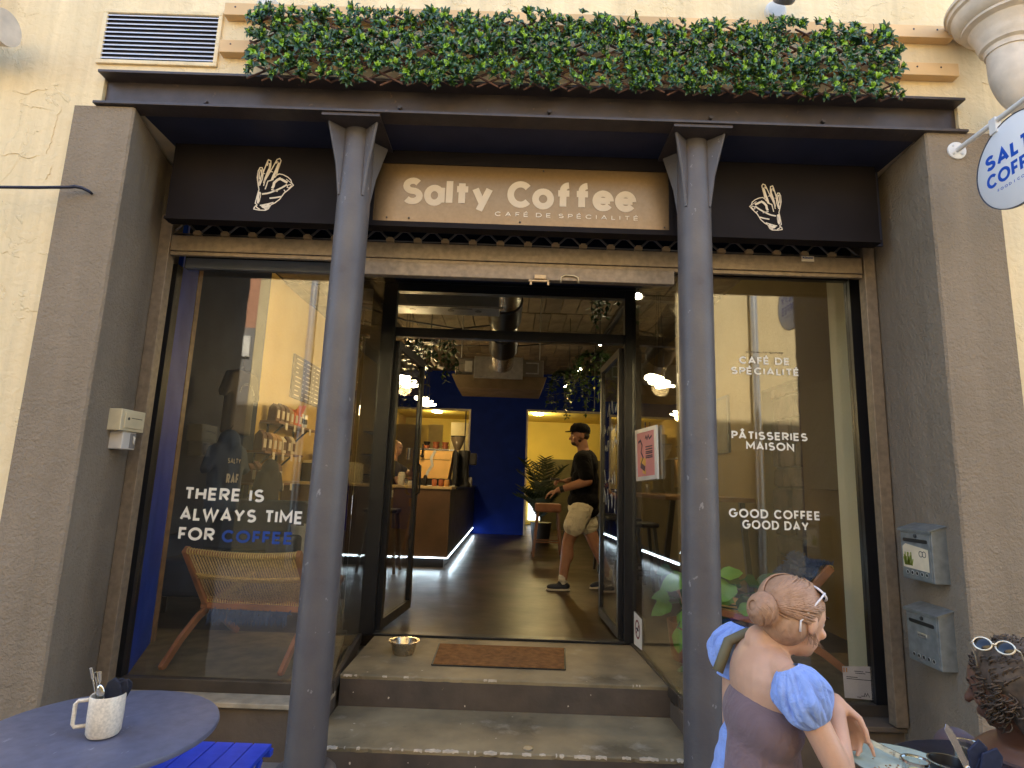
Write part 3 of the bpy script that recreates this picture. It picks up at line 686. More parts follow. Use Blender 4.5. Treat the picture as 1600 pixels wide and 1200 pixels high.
ribbon(mb, [pp_(.18, .24), pp_(.45, .14)], .035, (-1, 0, 0), .001)
for v_ in (.66, .6, .54, .5, .44, .4): ribbon(mb, [pp_(.52, v_), pp_(.92, v_)], .008, (-1, 0, 0), .001)
ribbon(mb, [pp_(.5, .86), pp_(.56, .92), pp_(.62, .84), pp_(.7, .93), pp_(.76, .84), pp_(.9, .9)], .012, (-1, 0, 0), .001)
mb.build('drawing', mat('poster_ink', (.08, .03, .06), .7), po)
mb = MB(); ribbon(mb, [pp_(.15, .34, -.0003), pp_(.5, .3, -.0003)], .05, (-1, 0, 0), .0008); ribbon(mb, [pp_(.3, .1, -.0003), pp_(.5, .06, -.0003)], .03, (-1, 0, 0), .0008); mb.build('yellow_patch', mat('poster_yellow', (.85, .45, .08), .7), po)
MB().bar(pq(A, .5, 0, .01), pq(A, .5, -.12, .01), .006, .006).build('hanger', blackm, po)

# doormat sunk in the landing, dog bowl
dm = thing('doormat', 'rust brown coir doormat sunk into the landing in front of the door', 'doormat', (0, 3.9, 0))
mt = [at(u, v, Z=.006) for u, v in ((686, 1009), (866, 1012), (885, 1046), (680, 1041))]
MB().prism([Vector((-.43, 3.73, .0015)), Vector((.36, 3.73, .0015)), Vector((.40, 4.17, .0015)), Vector((-.44, 4.17, .0015))], (0, 0, .009)).build('coir', mat('coir', (.36, .16, .04), .95, nz=(25, .4), bump=1.0, bs=160, c2=(.2, .085, .02)), dm)
mb = MB()
for a, b in (((-.437, 3.722), (.367, 3.722)), ((.367, 3.722), (.407, 4.178)), ((.407, 4.178), (-.447, 4.178)), ((-.447, 4.178), (-.437, 3.722))): mb.bar((a[0], a[1], .004), (b[0], b[1], .004), .008, .007)
mb.build('rim', blackm, dm)
bw = thing('dog_bowl', 'small stainless steel water bowl on the landing left of the doormat', 'bowl', (-.63, 3.93, 0))
MB().lathe([(.001, .006), (.055, .004), (.06, .0015), (.066, .008), (.085, .075), (.098, .080), (.098, .084), (.082, .083), (.06, .012), (.001, .010)], (-.645, 3.93, 0), 40).build('bowl', mat('bowl_steel', (.55, .47, .36), .25, metal=1, nz=(40, .15)), bw, smooth='auto')
# ------------------------------------------------------------------ across the street (seen in the panes)
OY = -2.74
ob = thing('opposite_house', 'yellow plastered house across the street, mirrored in the shop windows', 'house', (0, OY, -.33), kind='thing')
bx('wall', opp_y, ob, -4.35, 6.6, OY-.4, OY, -.33, 5.0)
o2 = thing('opposite_house', 'orange plastered house across the street with a barred white-framed window', 'house', (-8, OY, -.33), kind='thing')
bx('wall', opp_o, o2, -5.25, -4.352, OY-.4, OY-.002, 3.5, 4.9)
bx('wall', plaster('grey_base', (.20, .18, .16), (.16, .15, .13), 30, .3), o2, -5.25, -4.352, OY-.4, OY+.01, -.33, 3.499)
wpn = bx('window_pane', mat('dark_pane', (.02, .02, .03), .15), o2, -5.15, -4.6, OY+.011, OY+.02, 1.0, 3.0)
mb = MB()
for x in (-5.05, -4.93, -4.81, -4.69): mb.tube([(x, OY+.05, 1.0), (x, OY+.05, 3.0)], .009, 6)
for z in (1.5, 2.1, 2.7): mb.tube([(-5.18, OY+.05, z), (-4.57, OY+.05, z)], .012, 6)
mb.build('window_bars', blackm, wpn)
bx('surround', whitep, o2, -5.3, -4.4, OY+.012, OY+.045, 3.005, 3.35)
o3 = thing('opposite_house', 'added dark slate-grey house left of the orange one, darkening the left pane reflection', 'house', (-9, OY, -.33), kind='thing')
bx('wall', plaster('darkening_slate', (.05, .05, .06), (.04, .04, .05), 30, .3), o3, -7.2, -5.252, OY-.4, OY+.004, -.33, 4.2)  # dark wall added to dim what the left pane mirrors
bx('door', blackm, o3, -6.6, -5.8, OY+.0045, OY+.03, -.33, 1.8)
for x, l in ((-3.4, 'zinc downpipe on the house across the street, beside the orange house'), (3.95, 'zinc downpipe on the house across the street, right of the entrance axis')):
    dp = thing('downpipe', l, 'downpipe', (x, OY+.08, -.33), 'downpipes across the street')
    MB().tube([(x, OY+.08, -.33), (x, OY+.08, 4.95)], .06, 14).build('pipe', alu, dp, smooth='auto')
    for z in (1.2, 3.2, 4.6): MB().tube([(x, OY+.08, z), (x, OY+.08, z+.05)], .068, 14).build('bracket', alu, dp)

# ------------------------------------------------------------------ ventilation grille
vt = thing('vent_grille', 'square white-louvred ventilation grille in the cream wall above the beam', 'vent', (-1.89, YW, 3.16))
vx0, vx1, vz0, vz1 = -2.178, -1.60, 3.165, 3.437
bx('back', mat('vent_dark', (.012, .01, .016), .8), vt, vx0, vx1, YW-.002, YW-.0005, vz0, vz1)
fm = cream
bx('frame', fm, vt, vx0-.022, vx1+.022, YW-.014, YW-.0005, vz1, vz1+.022, bevel=.003); bx('frame', fm, vt, vx0-.022, vx1+.022, YW-.014, YW-.0005, vz0-.022, vz0, bevel=.003)
bx('frame', fm, vt, vx0-.022, vx0, YW-.0135, YW-.0005, vz0, vz1, bevel=.003); bx('frame', fm, vt, vx1, vx1+.022, YW-.0135, YW-.0005, vz0, vz1, bevel=.003)
lou = mat('louvre_white', (.72, .68, .66), .35, metal=.3)
n = 11
src = None
for i in range(n):
    z = vz0+.006+(vz1-vz0)*i/n
    if src is None:
        src = MB().prism([(vx0, YW-.0125, z), (vx0, YW-.0105, z+.006), (vx0, YW-.003, z+.016), (vx0, YW-.003, z+.013)], (vx1-vx0, 0, 0)).build('slat', lou, vt); zb = z
    else:
        o = src.copy(); col.objects.link(o); o.parent = vt; o.location = (0, 0, z-zb)

# ------------------------------------------------------------------ battens and the leafy trellis
for z0, z1, l, xa in ((3.415, 3.485, 'upper pine batten screwed to the cream wall behind the leafy trellis', 2.183), (3.20, 3.27, 'lower pine batten screwed to the cream wall behind the leafy trellis', 2.19)):
    o = bx('batten', woodl, None, -1.555, xa, 2.612, YW-.001, z0, z1, bevel=.002)
    tag(o, l, 'batten', 'battens behind the trellis', 'thing')
    for x in (-1.50, 1.98, 2.10): MB().tube([(x, 2.6118, z0+.045), (x, 2.6105, z0+.045)], .005, 8).build('screw', steelp, o)
tr = thing('leafy_trellis', 'willow trellis covered in green artificial leaves, hung above the steel beam', 'trellis', (.2, 2.58, 3.03))
willow = mat('willow', (.12, .055, .032), .7, nz=(30, .3))
rnd = random.Random(11)
tx0, tx1, tz0, tz1 = -1.36, 1.83, 3.035, 3.40
def slat(x, s, yy):
    """one slat of the expanding lattice, shallow diagonal"""
    a = Vector((x, yy, tz0 if s > 0 else tz1)); L = (tz1-tz0)/math.tan(R(27)); b = Vector((x+L, yy, tz1 if s > 0 else tz0))
    d = b-a
    t0 = max(0, (tx0-.01-a.x)/d.x); t1 = min(1, (tx1+.02-a.x)/d.x)
    if t1-t0 < .08: return
    a, b = a+d*t0, a+d*t1; a += Vector((rnd.uniform(-.02, .01), 0, 0)); 
    e = (b-a).normalized()*.018
    P = [a-e+Vector((0, rnd.uniform(-.003, .003), rnd.uniform(-.004, .004))), (a+b)/2+Vector((0, rnd.uniform(-.004, .004), rnd.uniform(-.005, .005))), b+e]
    MB().tube(P, [.0052, .006, .0048], 6).build('slat', willow, tr, smooth='auto')
x = tx0-.75
while x < tx1:
    slat(x+rnd.uniform(-.01, .01), 1, 2.590); slat(x+.06+rnd.uniform(-.01, .01), -1, 2.578); x += .118
leafd = mat('leaf_dark', (.038, .10, .014), .3, nz=(40, .5), c2=(.016, .055, .018), spec=.6)
leafl = mat('leaf_light', (.34, .52, .03), .35, nz=(40, .3), c2=(.16, .34, .02))
def sprig(seed):
    rn = random.Random(seed); v = []; f = []; mi = []
    def leaf_(base, d, L, W, m):
        d = d.normalized(); up = Vector((rn.uniform(-.3, .3), -1, rn.uniform(-.2, .6))); s = d.cross(up).normalized(); nrm = s.cross(d).normalized()
        k = len(v)
        for t, w_, h_ in ((0, .0, 0), (.3, .8, .1), (.55, 1, .14), (.8, .62, .1), (1, 0, -.04)):
            c = base+d*(L*t)+nrm*(L*h_)
            if w_ == 0: v.append(c)
            else: v.extend((c-s*W*w_+nrm*W*.28, c, c+s*W*w_+nrm*W*.28))
        q = [(0, 1, 2), (0, 2, 3), (1, 4, 5, 2), (2, 5, 6, 3), (4, 7, 8, 5), (5, 8, 9, 6), (7, 10, 8), (8, 10, 9)]
        for a in q: f.append(tuple(k+i for i in a)); mi.append(m)
    nn = rn.randint(6, 9)
    for i in range(nn):
        a = 2*math.pi*i/nn+rn.uniform(-.4, .4); leaf_(Vector((0, 0, 0)), Vector((math.cos(a), -rn.uniform(.15, .8), math.sin(a))), rn.uniform(.026, .040), rn.uniform(.0055, .008), 0)
    for i in range(rn.randint(2, 6)):
        a = rn.uniform(0, 6.3); leaf_(Vector((0, -.008, 0)), Vector((math.cos(a)*.7, -rn.uniform(.4, 1), math.sin(a)*.7+.3)), rn.uniform(.014, .024), rn.uniform(.005, .007), 1)
    me = bpy.data.meshes.new('leaf_sprig'); me.from_pydata(v, [], f); me.materials.append(leafd); me.materials.append(leafl)
    for p, m_ in zip(me.polygons, mi): p.material_index = m_
    me.update(); return me
SP = [sprig(s) for s in range(10)]
cells = []
nx, nzr = 50, 6
for i in range(nx):
    for j in range(nzr): cells.append((tx0+(tx1-tx0)*(i+.5)/nx+rnd.uniform(-.03, .03), tz0+(tz1-tz0)*(j+.5)/nzr+rnd.uniform(-.028, .028)))
tro = Vector(tr.location)
for k, (x, z) in enumerate(cells):
    o = bpy.data.objects.new('leaf_sprig', rnd.choice(SP)); col.objects.link(o); o.parent = tr
    e = rnd.random()
    o.location = Vector((x, 2.572-rnd.uniform(0, .06), z))-tro
    o.rotation_euler = (rnd.uniform(-.5, .35), rnd.uniform(-math.pi, math.pi), rnd.uniform(-.5, .5)); s = rnd.uniform(1.0, 1.6); o.scale = (s, s, s)
# the remaining leaves between them, one joined part
v = []; f = []; mi = []
for k in range(820):
    me = rnd.choice(SP); s = rnd.uniform(.75, 1.35); b = len(v)
    M = Matrix.Translation((rnd.uniform(tx0-.02, tx1+.02), 2.585-rnd.uniform(0, .05), tz0-.012+(tz1-tz0+.03)*rnd.random())) @ Euler((rnd.uniform(-.7, .7), rnd.uniform(-3, 3), rnd.uniform(-.8, .8))).to_matrix().to_4x4() @ Matrix.Scale(s, 4)
    v += [(M @ q.co)-tro for q in me.vertices]
    for p in me.polygons: f.append(tuple(b+i for i in p.vertices)); mi.append(p.material_index if rnd.random() < .5 else 0)
me = bpy.data.meshes.new('foliage'); me.from_pydata(v, [], f); me.materials.append(leafd); me.materials.append(leafl)
for p, m_ in zip(me.polygons, mi): p.material_index = m_
o = bpy.data.objects.new('foliage', me); col.objects.link(o); o.parent = tr; o['kind'] = 'stuff'

# ------------------------------------------------------------------ rain hopper, lamps at the top edge
stone = mat('hopper_stone', (.60, .52, .42), .7, nz=(12, .15), bump=.15, bs=40)
def hopper(x, y, z, lab, elbow=True):
    h = thing('rain_hopper', lab, 'rain hopper', (x, y, z), 'moulded rain hoppers')
    MB().lathe([(.001, .30), (.225, .30), (.225, .285), (.215, .28), (.213, .262), (.20, .255), (.195, .22), (.175, .19), (.165, .185), (.165, .172), (.14, .16), (.125, .125), (.115, .105), (.115, .085), (.108, .075), (.105, .055), (.09, .045), (.088, .02), (.001, .02)], (x, y, z), 48).build('funnel', stone, h, smooth='auto')
    pts = [Vector((x, y, z+.04))]+[Vector((x+.19*(1-math.cos(a)), y, z-.06-.19*math.sin(a))) for a in [i*math.pi/2/12 for i in range(13)]]+[Vector((x+.5, y, z-.27))]
    MB().tube(pts, .082, 28).build('elbow_pipe', stone, h, smooth='auto')
hopper(2.285, 2.44, 3.17, 'stone-coloured moulded rain hopper with elbow pipe at the top right of the wall')
hopper(-2.985, 2.45, 3.43, 'stone-coloured moulded rain hopper cut by the top left corner')
sc_ = thing('wall_spotlight', 'white wall spotlight above the right end of the leafy trellis', 'lamp', (1.30, 2.6, 3.55), 'wall spotlights above the trellis')
p = at(1218, 6, Y=2.60)
MB().lathe([(.001, 0), (.055, 0), (.055, .02), (.045, .03), (.001, .03)], (p.x, 2.66, p.z), 24, M=Matrix.Rotation(R(90), 4, 'X')).build('wall_plate', whitep, sc_, smooth='auto')
p = at(1228, -2, Y=2.52)
MB().lathe([(.001, 0), (.05, 0), (.055, .01), (.055, .09), (.04, .10), (.001, .10)], (p.x, 2.55, p.z+.01), 24, M=Matrix.Rotation(R(60), 4, 'X')).build('lamp_head', mat('grey_plastic', (.12, .12, .13), .3), sc_, smooth='auto')
sc2 = thing('wall_spotlight', 'white wall fitting above the left end of the leafy trellis, only its edge in view', 'lamp', (-1.36, 2.6, 3.5), 'wall spotlights above the trellis')
p = at(415, -4, Y=2.60)
MB().lathe([(.001, 0), (.045, 0), (.045, .03), (.035, .05), (.001, .05)], (p.x, 2.66, p.z), 24, M=Matrix.Rotation(R(90), 4, 'X')).build('wall_plate', whitep, sc2, smooth='auto')
pts = [at(404, 0, Y=2.65), at(402, 8, Y=2.65), at(404, 14, Y=2.63), at(410, 18, Y=2.6)]
MB().tube(pts, .003, 6).build('cable', whitep, sc2)

# ------------------------------------------------------------------ projecting round sign
bs = thing('projecting_sign', 'round white sign reading SALTY COFFEE, hanging from a white arm at the right edge', 'sign', (2.14, YP, 2.79))
SX, SYc, SZ, SR = 2.14, 2.305, 2.556, .205
wp = mat('sign_white', (.88, .88, .88), .35, nz=(10, .02)); armm = mat('arm_white', (.72, .70, .66), .4)
Mr = Matrix.Rotation(R(90), 4, 'X')
MB().lathe([(.001, 0), (.045, 0), (.045, .007), (.04, .010), (.001, .010)], (SX, YP, 2.79), 28, M=Mr).build('wall_plate', armm, bs, smooth='auto')
for a in (45, 135, 225, 315): MB().tube([(SX+.03*math.cos(R(a)), YP-.010, 2.79+.03*math.sin(R(a))), (SX+.03*math.cos(R(a)), YP-.013, 2.79+.03*math.sin(R(a)))], .005, 8).build('screw', alu, bs)
MB().tube([(SX, YP-.01, 2.79), (SX, 2.02, 2.795)], .0125, 16).build('arm', armm, bs, smooth='auto')
for y in (2.39, 2.20): bx('hanger', armm, bs, SX-.0135, SX+.0135, y-.018, y+.018, 2.735, 2.808, bevel=.001)
Mx = Matrix.Rotation(R(90), 4, 'Y')
MB().lathe([(.001, -.006), (SR-.004, -.006), (SR, -.003), (SR, .003), (SR-.004, .006), (.001, .006)], (SX, SYc, SZ), 96, M=Mx).build('disc', wp, bs, smooth='auto')
MB().lathe([(SR, -.0055), (SR+.0035, -.0065), (SR+.0035, .0065), (SR, .0055)], (SX, SYc, SZ), 96, M=Mx).build('edge_trim', mat('dark_edge', (.05, .06, .09), .4), bs, smooth='auto')
sb = mat('sign_blue', (.01, .09, .52), .5, nz=(20, .03))
for sgn in (-1, 1):
    mb = MB(); u = Vector((0, sgn, 0)); xx = SX+sgn*.0065
    pen_text(mb, 'SALTY', (xx, SYc-sgn*.150, SZ+.020), u, (0, 0, 1), .30, .070, w=.22, depth=.0008, gap=.12)
    pen_text(mb, 'COFFEE', (xx, SYc-sgn*.152, SZ-.066), u, (0, 0, 1), .304, .066, w=.21, depth=.0008, gap=.12)
    mb.build('lettering', sb, bs)
    mb = MB(); pen_text(mb, 'FOOD | COFFEE', (xx, SYc-sgn*.10, SZ-.098), u, (0, 0, 1), .20, .012, w=.12, depth=.0008, gap=.5); mb.build('small_lettering', sb, bs)

# rod hook at the left
hk = [at(u, v, Y=y) for u, v, y in ((-60, 292, 2.45), (0, 292.5, 2.5), (60, 293, 2.54), (108, 292.5, 2.575), (117, 291.5, 2.58), (128, 293.5, 2.585), (139, 299, 2.60), (144, 303, 2.617))]
o = MB().tube(hk, [.0075]*4+[.0085, .008, .007, .006], 12).build('awning_hook_rod', mat('rod_dark', (.03, .035, .06), .22, metal=.6), None, smooth=True)
tag(o, 'dark bent metal rod ending in a hook on the left pilaster', 'rod', None, 'thing')

# ------------------------------------------------------------------ doorbell boxes on the left reveal
ivory = mat('ivory_plastic', (.60, .50, .31), .45, nz=(15, .08))
bb = thing('meter_box', 'ivory door-phone box with a slot and a keyhole on the left reveal', 'box', (LX1, 2.86, 1.28))
fx = -1.935
bx('body', ivory, bb, -2.03, fx, 2.855, 3.04, 1.288, 1.396, bevel=.004)
bx('door', ivory, bb, fx+.0005, fx+.005, 2.88, 3.02, 1.303, 1.382, bevel=.002)
bx('slot', blackm, bb, fx+.0051, fx+.006, 2.925, 3.01, 1.353, 1.3565)
MB().tube([(fx+.005, 2.905, 1.350), (fx+.0065, 2.905, 1.350)], .0075, 12).build('keyhole', blackm, bb)
kb = thing('key_switch_box', 'small white key switch box under the door-phone box', 'switch', (LX1, 2.88, 1.2))
bx('body', mat('switch_white', (.62, .56, .48), .4), kb, -2.03, -1.945, 2.90, 3.005, 1.198, 1.2875, bevel=.004)
bx('switch_plate', mat('switch_grey', (.22, .2, .18), .5), kb, -1.9445, -1.941, 2.955, 2.998, 1.205, 1.280, bevel=.002)
MB().tube([(-1.941, 2.977, 1.265), (-1.936, 2.977, 1.258), (-1.936, 2.977, 1.235), (-1.939, 2.984, 1.225)], .0045, 8).build('key_lever', whitep, kb, smooth=True)

# ------------------------------------------------------------------ letterboxes on the right reveal
def letterbox(z0, lab):
    b = thing('letterbox', lab, 'letterbox', (RX0, 2.78, z0), 'letterboxes on the right pilaster')
    xf, y0, y1, h = 1.935, 2.732, 2.946, .230
    P = [Vector((RX0+.018, y0, z0)), Vector((xf, y0, z0)), Vector((xf, y0, z0+h)), Vector((RX0+.018, y0, z0+h+.026))]
    MB().prism(P, (0, y1-y0, 0)).build('body', galv, b, bevel=.003)
    MB().prism([Vector((RX0+.018, y0-.006, z0+h+.028)), Vector((xf-.008, y0-.006, z0+h+.001)), Vector((xf-.010, y0-.006, z0+h-.008)), Vector((xf-.011, y0-.006, z0+h+.004)), Vector((RX0+.018, y0-.006, z0+h+.033))], (0, y1-y0+.012, 0)).build('lid', galv, b)
    fdr = bx('front_door', galv, b, xf-.004, xf-.0005, y0+.007, y1-.007, z0+.008, z0+h-.014, bevel=.001)
    s = MB(); zc = z0+h-.048
    s.box(xf-.0055, xf-.004, y0+.032, y1-.032, zc-.0085, zc+.0085); s.tube([(xf-.0056, y0+.032, zc), (xf-.004, y0+.032, zc)], .0085, 12); s.tube([(xf-.0056, y1-.032, zc), (xf-.004, y1-.032, zc)], .0085, 12)
    s.build('mail_slot', blackm, fdr)
    MB().tube([(xf-.009, y0+.1, z0+h-.026), (xf-.004, y0+.1, z0+h-.026)], .009, 14).build('lock', mat('lock_dark', (.08, .08, .08), .3, metal=.8), fdr, smooth='auto')
    for i in range(5):
        yy = y0+.04+i*.0325; w_ = MB().lathe([(.007, 0), (.0105, 0), (.0105, .002), (.007, .002)], (xf-.006, yy, z0+.032), 16, M=Matrix.Rotation(R(90), 4, 'Y')).build('vent_hole_rim', alu, fdr, smooth='auto')
        MB().tube([(xf-.0047, yy, z0+.032), (xf-.0041, yy, z0+.032)], .0075, 12).build('vent_hole', blackm, fdr)
    return b, xf, y0, y1, h
b1, xf, y0, y1, h = letterbox(.714, 'upper galvanised letterbox, with a flyer stuck on its front')
fl = MB().prism([Vector((xf-.0045, y1-.018, .768)), Vector((xf-.0045, y0+.022, .761)), Vector((xf-.0045, y0+.022, .861)), Vector((xf-.0045, y1-.04, .878)), Vector((xf-.0045, y1-.018, .863))], (-.0012, 0, 0)).build('flyer', mat('flyer_cream', (.72, .60, .40), .6, nz=(20, .1)), b1)
gb = MB(); rnd = random.Random(3)
for i in range(16):
    yy = y1-.03-rnd.uniform(0, .055); ribbon(gb, [Vector((xf-.0058, yy, .778)), Vector((xf-.0058, yy+rnd.uniform(-.012, .012), .793+rnd.uniform(.01, .05)))], .006, (-1, 0, 0), .0006)
gb.build('flyer_grass', mat('print_green', (.25, .30, .03), .7), fl)
gb = MB(); cc = Vector((xf-.0058, y0+.07, .838))
for ofs_ in (0, .022): ribbon(gb, [cc+Vector((0, -ofs_+.012*math.cos(i*math.pi/8), .013*math.sin(i*math.pi/8))) for i in range(17)], .003, (-1, 0, 0), .0006)
gb.build('flyer_emblem', ink, fl)
b2, *_ = letterbox(.342, 'lower galvanised letterbox, bare front with a small name plate')
npl = bx('name_plate', alu, b2, xf-.0065, xf-.0041, y0+.075, y0+.135, .342+.118, .342+.138, bevel=.001)
gb = MB()
for i in range(5): ribbon(gb, [Vector((xf-.0068, y0+.128-i*.009, .468)), Vector((xf-.0068, y0+.124-i*.009, .472))], .004, (-1, 0, 0), .0004)
gb.build('name_plate_print', ink, npl)

# ------------------------------------------------------------------ street furniture: bistro tables and folding chairs
tabm = mat('table_top', (.105, .11, .16), .4, nz=(30, .12), bump=.05, bs=150)
scuffs(tabm, 30, .67, (.30, .31, .36), .5, (1, .35, 1), .02); scuffs(tabm, 4, .58, (.07, .072, .11), .5, soft=.2)
def bistro(x, y, r, z, lab, m):
    t = thing('bistro_table', lab, 'table', (x, y, -.33), 'round bistro tables')
    MB().lathe([(.001, z-.022), (r-.012, z-.022), (r-.003, z-.018), (r, z-.01), (r-.002, z-.003), (r-.009, z), (.001, z)], (x, y, 0), 96).build('tabletop', m, t, smooth='auto')
    MB().tube([(x, y, z-.022), (x, y, -.30)], .022, 16).build('pedestal', blackm, t, smooth='auto')
    for k in range(3):
        a = R(90+120*k); MB().tube([(x, y, -.26), (x+.1*math.cos(a), y+.1*math.sin(a), -.27), (x+.24*math.cos(a), y+.24*math.sin(a), -.318)], [.014, .013, .011], 10).build('foot', blackm, t, smooth=True)
    return t
TZ = .39
bistro(-1.118, 1.748, .302, TZ, 'round slate-blue bistro table with the white mug, lower left', tabm)
T2 = (1.32, 1.53)
bistro(T2[0], T2[1], .36, TZ, 'round dark navy bistro table laid with a plate, in front of the seated woman', mat('table_navy', (.012, .016, .035), .3, nz=(20, .2)))
# white mug with cutlery and napkins
mg = thing('mug', 'speckled white mug with square handle, on the slate-blue table', 'mug', (-1.075, 1.70, TZ))
cer = mat('ceramic_speckle', (.68, .61, .50), .3, nz=(160, .18)); mx_, my_ = -1.075, 1.70
MB().lathe([(.001, .004), (.03, .002), (.036, .004), (.041, .012), (.0425, .05), (.0425, .103), (.041, .106), (.0385, .103), (.038, .02), (.03, .012), (.001, .011)], (mx_, my_, TZ), 44).build('cup', cer, mg, smooth='auto')
hp = [(-.04, .092), (-.068, .092), (-.076, .084), (-.076, .034), (-.07, .027), (-.04, .027)]
MB().tube([(mx_+a*.95, my_-.25*abs(a)*0-.02*(1 if a < -.05 else .3), TZ+b) for a, b in hp], .0052, 10).build('handle', cer, mg, smooth=True)
nk = thing('napkins', 'folded black napkins standing in the white mug', 'napkins', (mx_+.01, my_, TZ+.08))
nm = mat('napkin_black', (.012, .013, .024), .85, nz=(60, .2), bump=.3, bs=100)
for i, (dx, dy, a) in enumerate(((.012, .006, 8), (.016, -.004, -6), (.006, .014, 22), (.02, .010, -14))):
    M = Matrix.Translation((mx_+dx, my_+dy, TZ+.06)) @ Matrix.Rotation(R(a), 4, 'Y') @ Matrix.Rotation(R(a*2), 4, 'Z')
    mb = MB(); P = [M @ Vector((x, math.sin(x*90)*.002, z)) for x, z in ((-.022, 0), (.02, 0), (.024, .06), (.018, .076), (.004, .085), (-.012, .079), (-.024, .058))]
    mb.prism(P, M.to_3x3() @ Vector((0, .006, 0))); mb.build('napkin', nm, nk, bevel=.002)
for i, (p0, p1, lab) in enumerate((((mx_-.01, my_+.002, TZ+.03), (mx_-.062, my_+.005, TZ+.168), 'leftmost fork handle leaning out of the white mug'), ((mx_-.008, my_-.01, TZ+.03), (mx_-.024, my_-.012, TZ+.165), 'upright fork handle in the middle of the white mug'), ((mx_-.016, my_+.01, TZ+.03), (mx_-.052, my_+.014, TZ+.155), 'second fork handle, behind the leftmost one in the mug'))):
    k = thing('fork', lab, 'fork', p0, 'cutlery in the white mug')
    p0, p1 = Vector(p0), Vector(p1); d = (p1-p0)
    MB().bar(p0, p0+d*.8, .004, .0025, up=(0, 1, 0)).bar(p0+d*.8, p1, .008, .0025, up=(0, 1, 0)).build('handle', stain, k, bevel=.001)
sp = thing('spoon', 'shiny spoon bowl at the rim of the white mug', 'spoon', (mx_-.01, my_-.02, TZ+.1), 'cutlery in the white mug')
MB().ell((mx_-.006, my_-.026, TZ+.118), (.011, .004, .019), 10, M=Matrix.Rotation(R(-12), 4, 'Y')).build('bowl', stain, sp, smooth=True)
MB().tube([(mx_-.004, my_-.022, TZ+.10), (mx_, my_, TZ+.03)], .003, 8).build('handle', stain, sp)

bluec = mat('chair_blue', (.008, .045, .46), .4, nz=(20, .1), bump=.04, bs=60)
scuffs(bluec, 40, .68, (.12, .18, .5), .6, (1, .2, 1), .02)
def folding_stool(x, y, rz, lab):
    """origin under the seat centre, chair faces +Y"""
    c = thing('folding_stool', lab, 'stool', (x, y, -.33), 'blue slatted folding stools')
    def P(nm, mb, **k): o = mb.build(nm, bluec, None, **k); o.parent = c; return o
    n = 6; W = .42
    src = None
    for i in range(n):
        xx = -W/2+.004+(W-.008)*(i+.5)/n
        if src is None:
            src = P('slat', MB().box(-(W/n)/2+.003, (W/n)/2-.003, -.19, .20, .443, .458), bevel=.002)
            src.location = (xx, 0, 0)
        else:
            o = src.copy(); col.objects.link(o); o.parent = c; o.location = (xx, 0, 0)
    P('seat_rail', MB().box(-W/2, W/2, .18, .205, .42, .4428), bevel=.002); P('seat_rail', MB().box(-W/2, W/2, -.19, -.165, .42, .4428), bevel=.002)
    for s in (-1, 1):
        P('leg', MB().bar((s*.195, .19, 0), (s*.195, -.17, .42), .012, .025), bevel=.002)
        P('leg', MB().bar((s*.18, -.19, 0), (s*.18, .17, .42), .012, .025), bevel=.002)
    P('stretcher', MB().box(-.175, .175, -.135, -.12, .05, .075), bevel=.002)
    c.rotation_euler = (0, 0, rz); return c
st0 = folding_stool(-1.045, 2.115, 0, 'bright blue slatted folding stool tucked under the slate-blue table')
# ------------------------------------------------------------------ the room
BY, CZ, WL, WR = 12.8, 3.55, -3.0, 2.62
bx('interior_floor', floorm, None, -3.2, 3.2, YG+.021, 17, -.30, -.0012, kind='structure') if False else None
mb = MB(); df = MB().box(-3.2, -1.035, YG+.001, 4.345, -.07, -.0015).box(.955, 3.2, YG+.001, 4.345, -.07, -.0015)
df.build('display_floor', mat('display_floor_lit', (.24, .18, .09), .5, nz=(9, .3), bump=.1, bs=20, c2=(.14, .10, .05)), None, kind='structure')  # lighter than the inner floor: window light put into the colour
mb.box(-3.2, 3.2, 4.3455, 17, -.07, -.0015)
mb.build('interior_floor', floorm, None, kind='structure')
bx('wall_left', navyw, None, WL-.15, WL, 4.2, 6.75, 0, CZ, kind='structure')
bx('wall_left', iwall, None, WL-.15, WL, 6.7505, 16.2, 0, CZ, kind='structure')
P = [Vector((-2.04, YG+.03, 0)), Vector((-2.29, 3.97, 0)), Vector((-3.15, 4.2, 0)), Vector((-3.15, YG+.03, 0))]
MB().prism(P[:2]+[Vector((-2.5, 3.97, 0)), Vector((-2.5, YG+.03, 0))], (0, 0, 2.75)).build('blue_partition', bluep, None, kind='structure')
bx('partition_edge', mat('oak_edge', (.30, .15, .06), .5, nz=(20, .3)), None, -2.325, -2.285, 3.972, 4.02, 0, 2.75, kind='structure')
MB().prism([Vector((-2.33, 4.021, 0)), Vector((-3.0, 4.2, 0)), Vector((-3.0, 4.0, 0)), Vector((-2.5, 3.971, 0))], (0, 0, CZ)).build('navy_wall', navyw, None, kind='structure')
bx('front_wall_inside', iwall, None, -3.0, 2.62, 3.402, 3.42, 2.75, CZ, kind='structure')
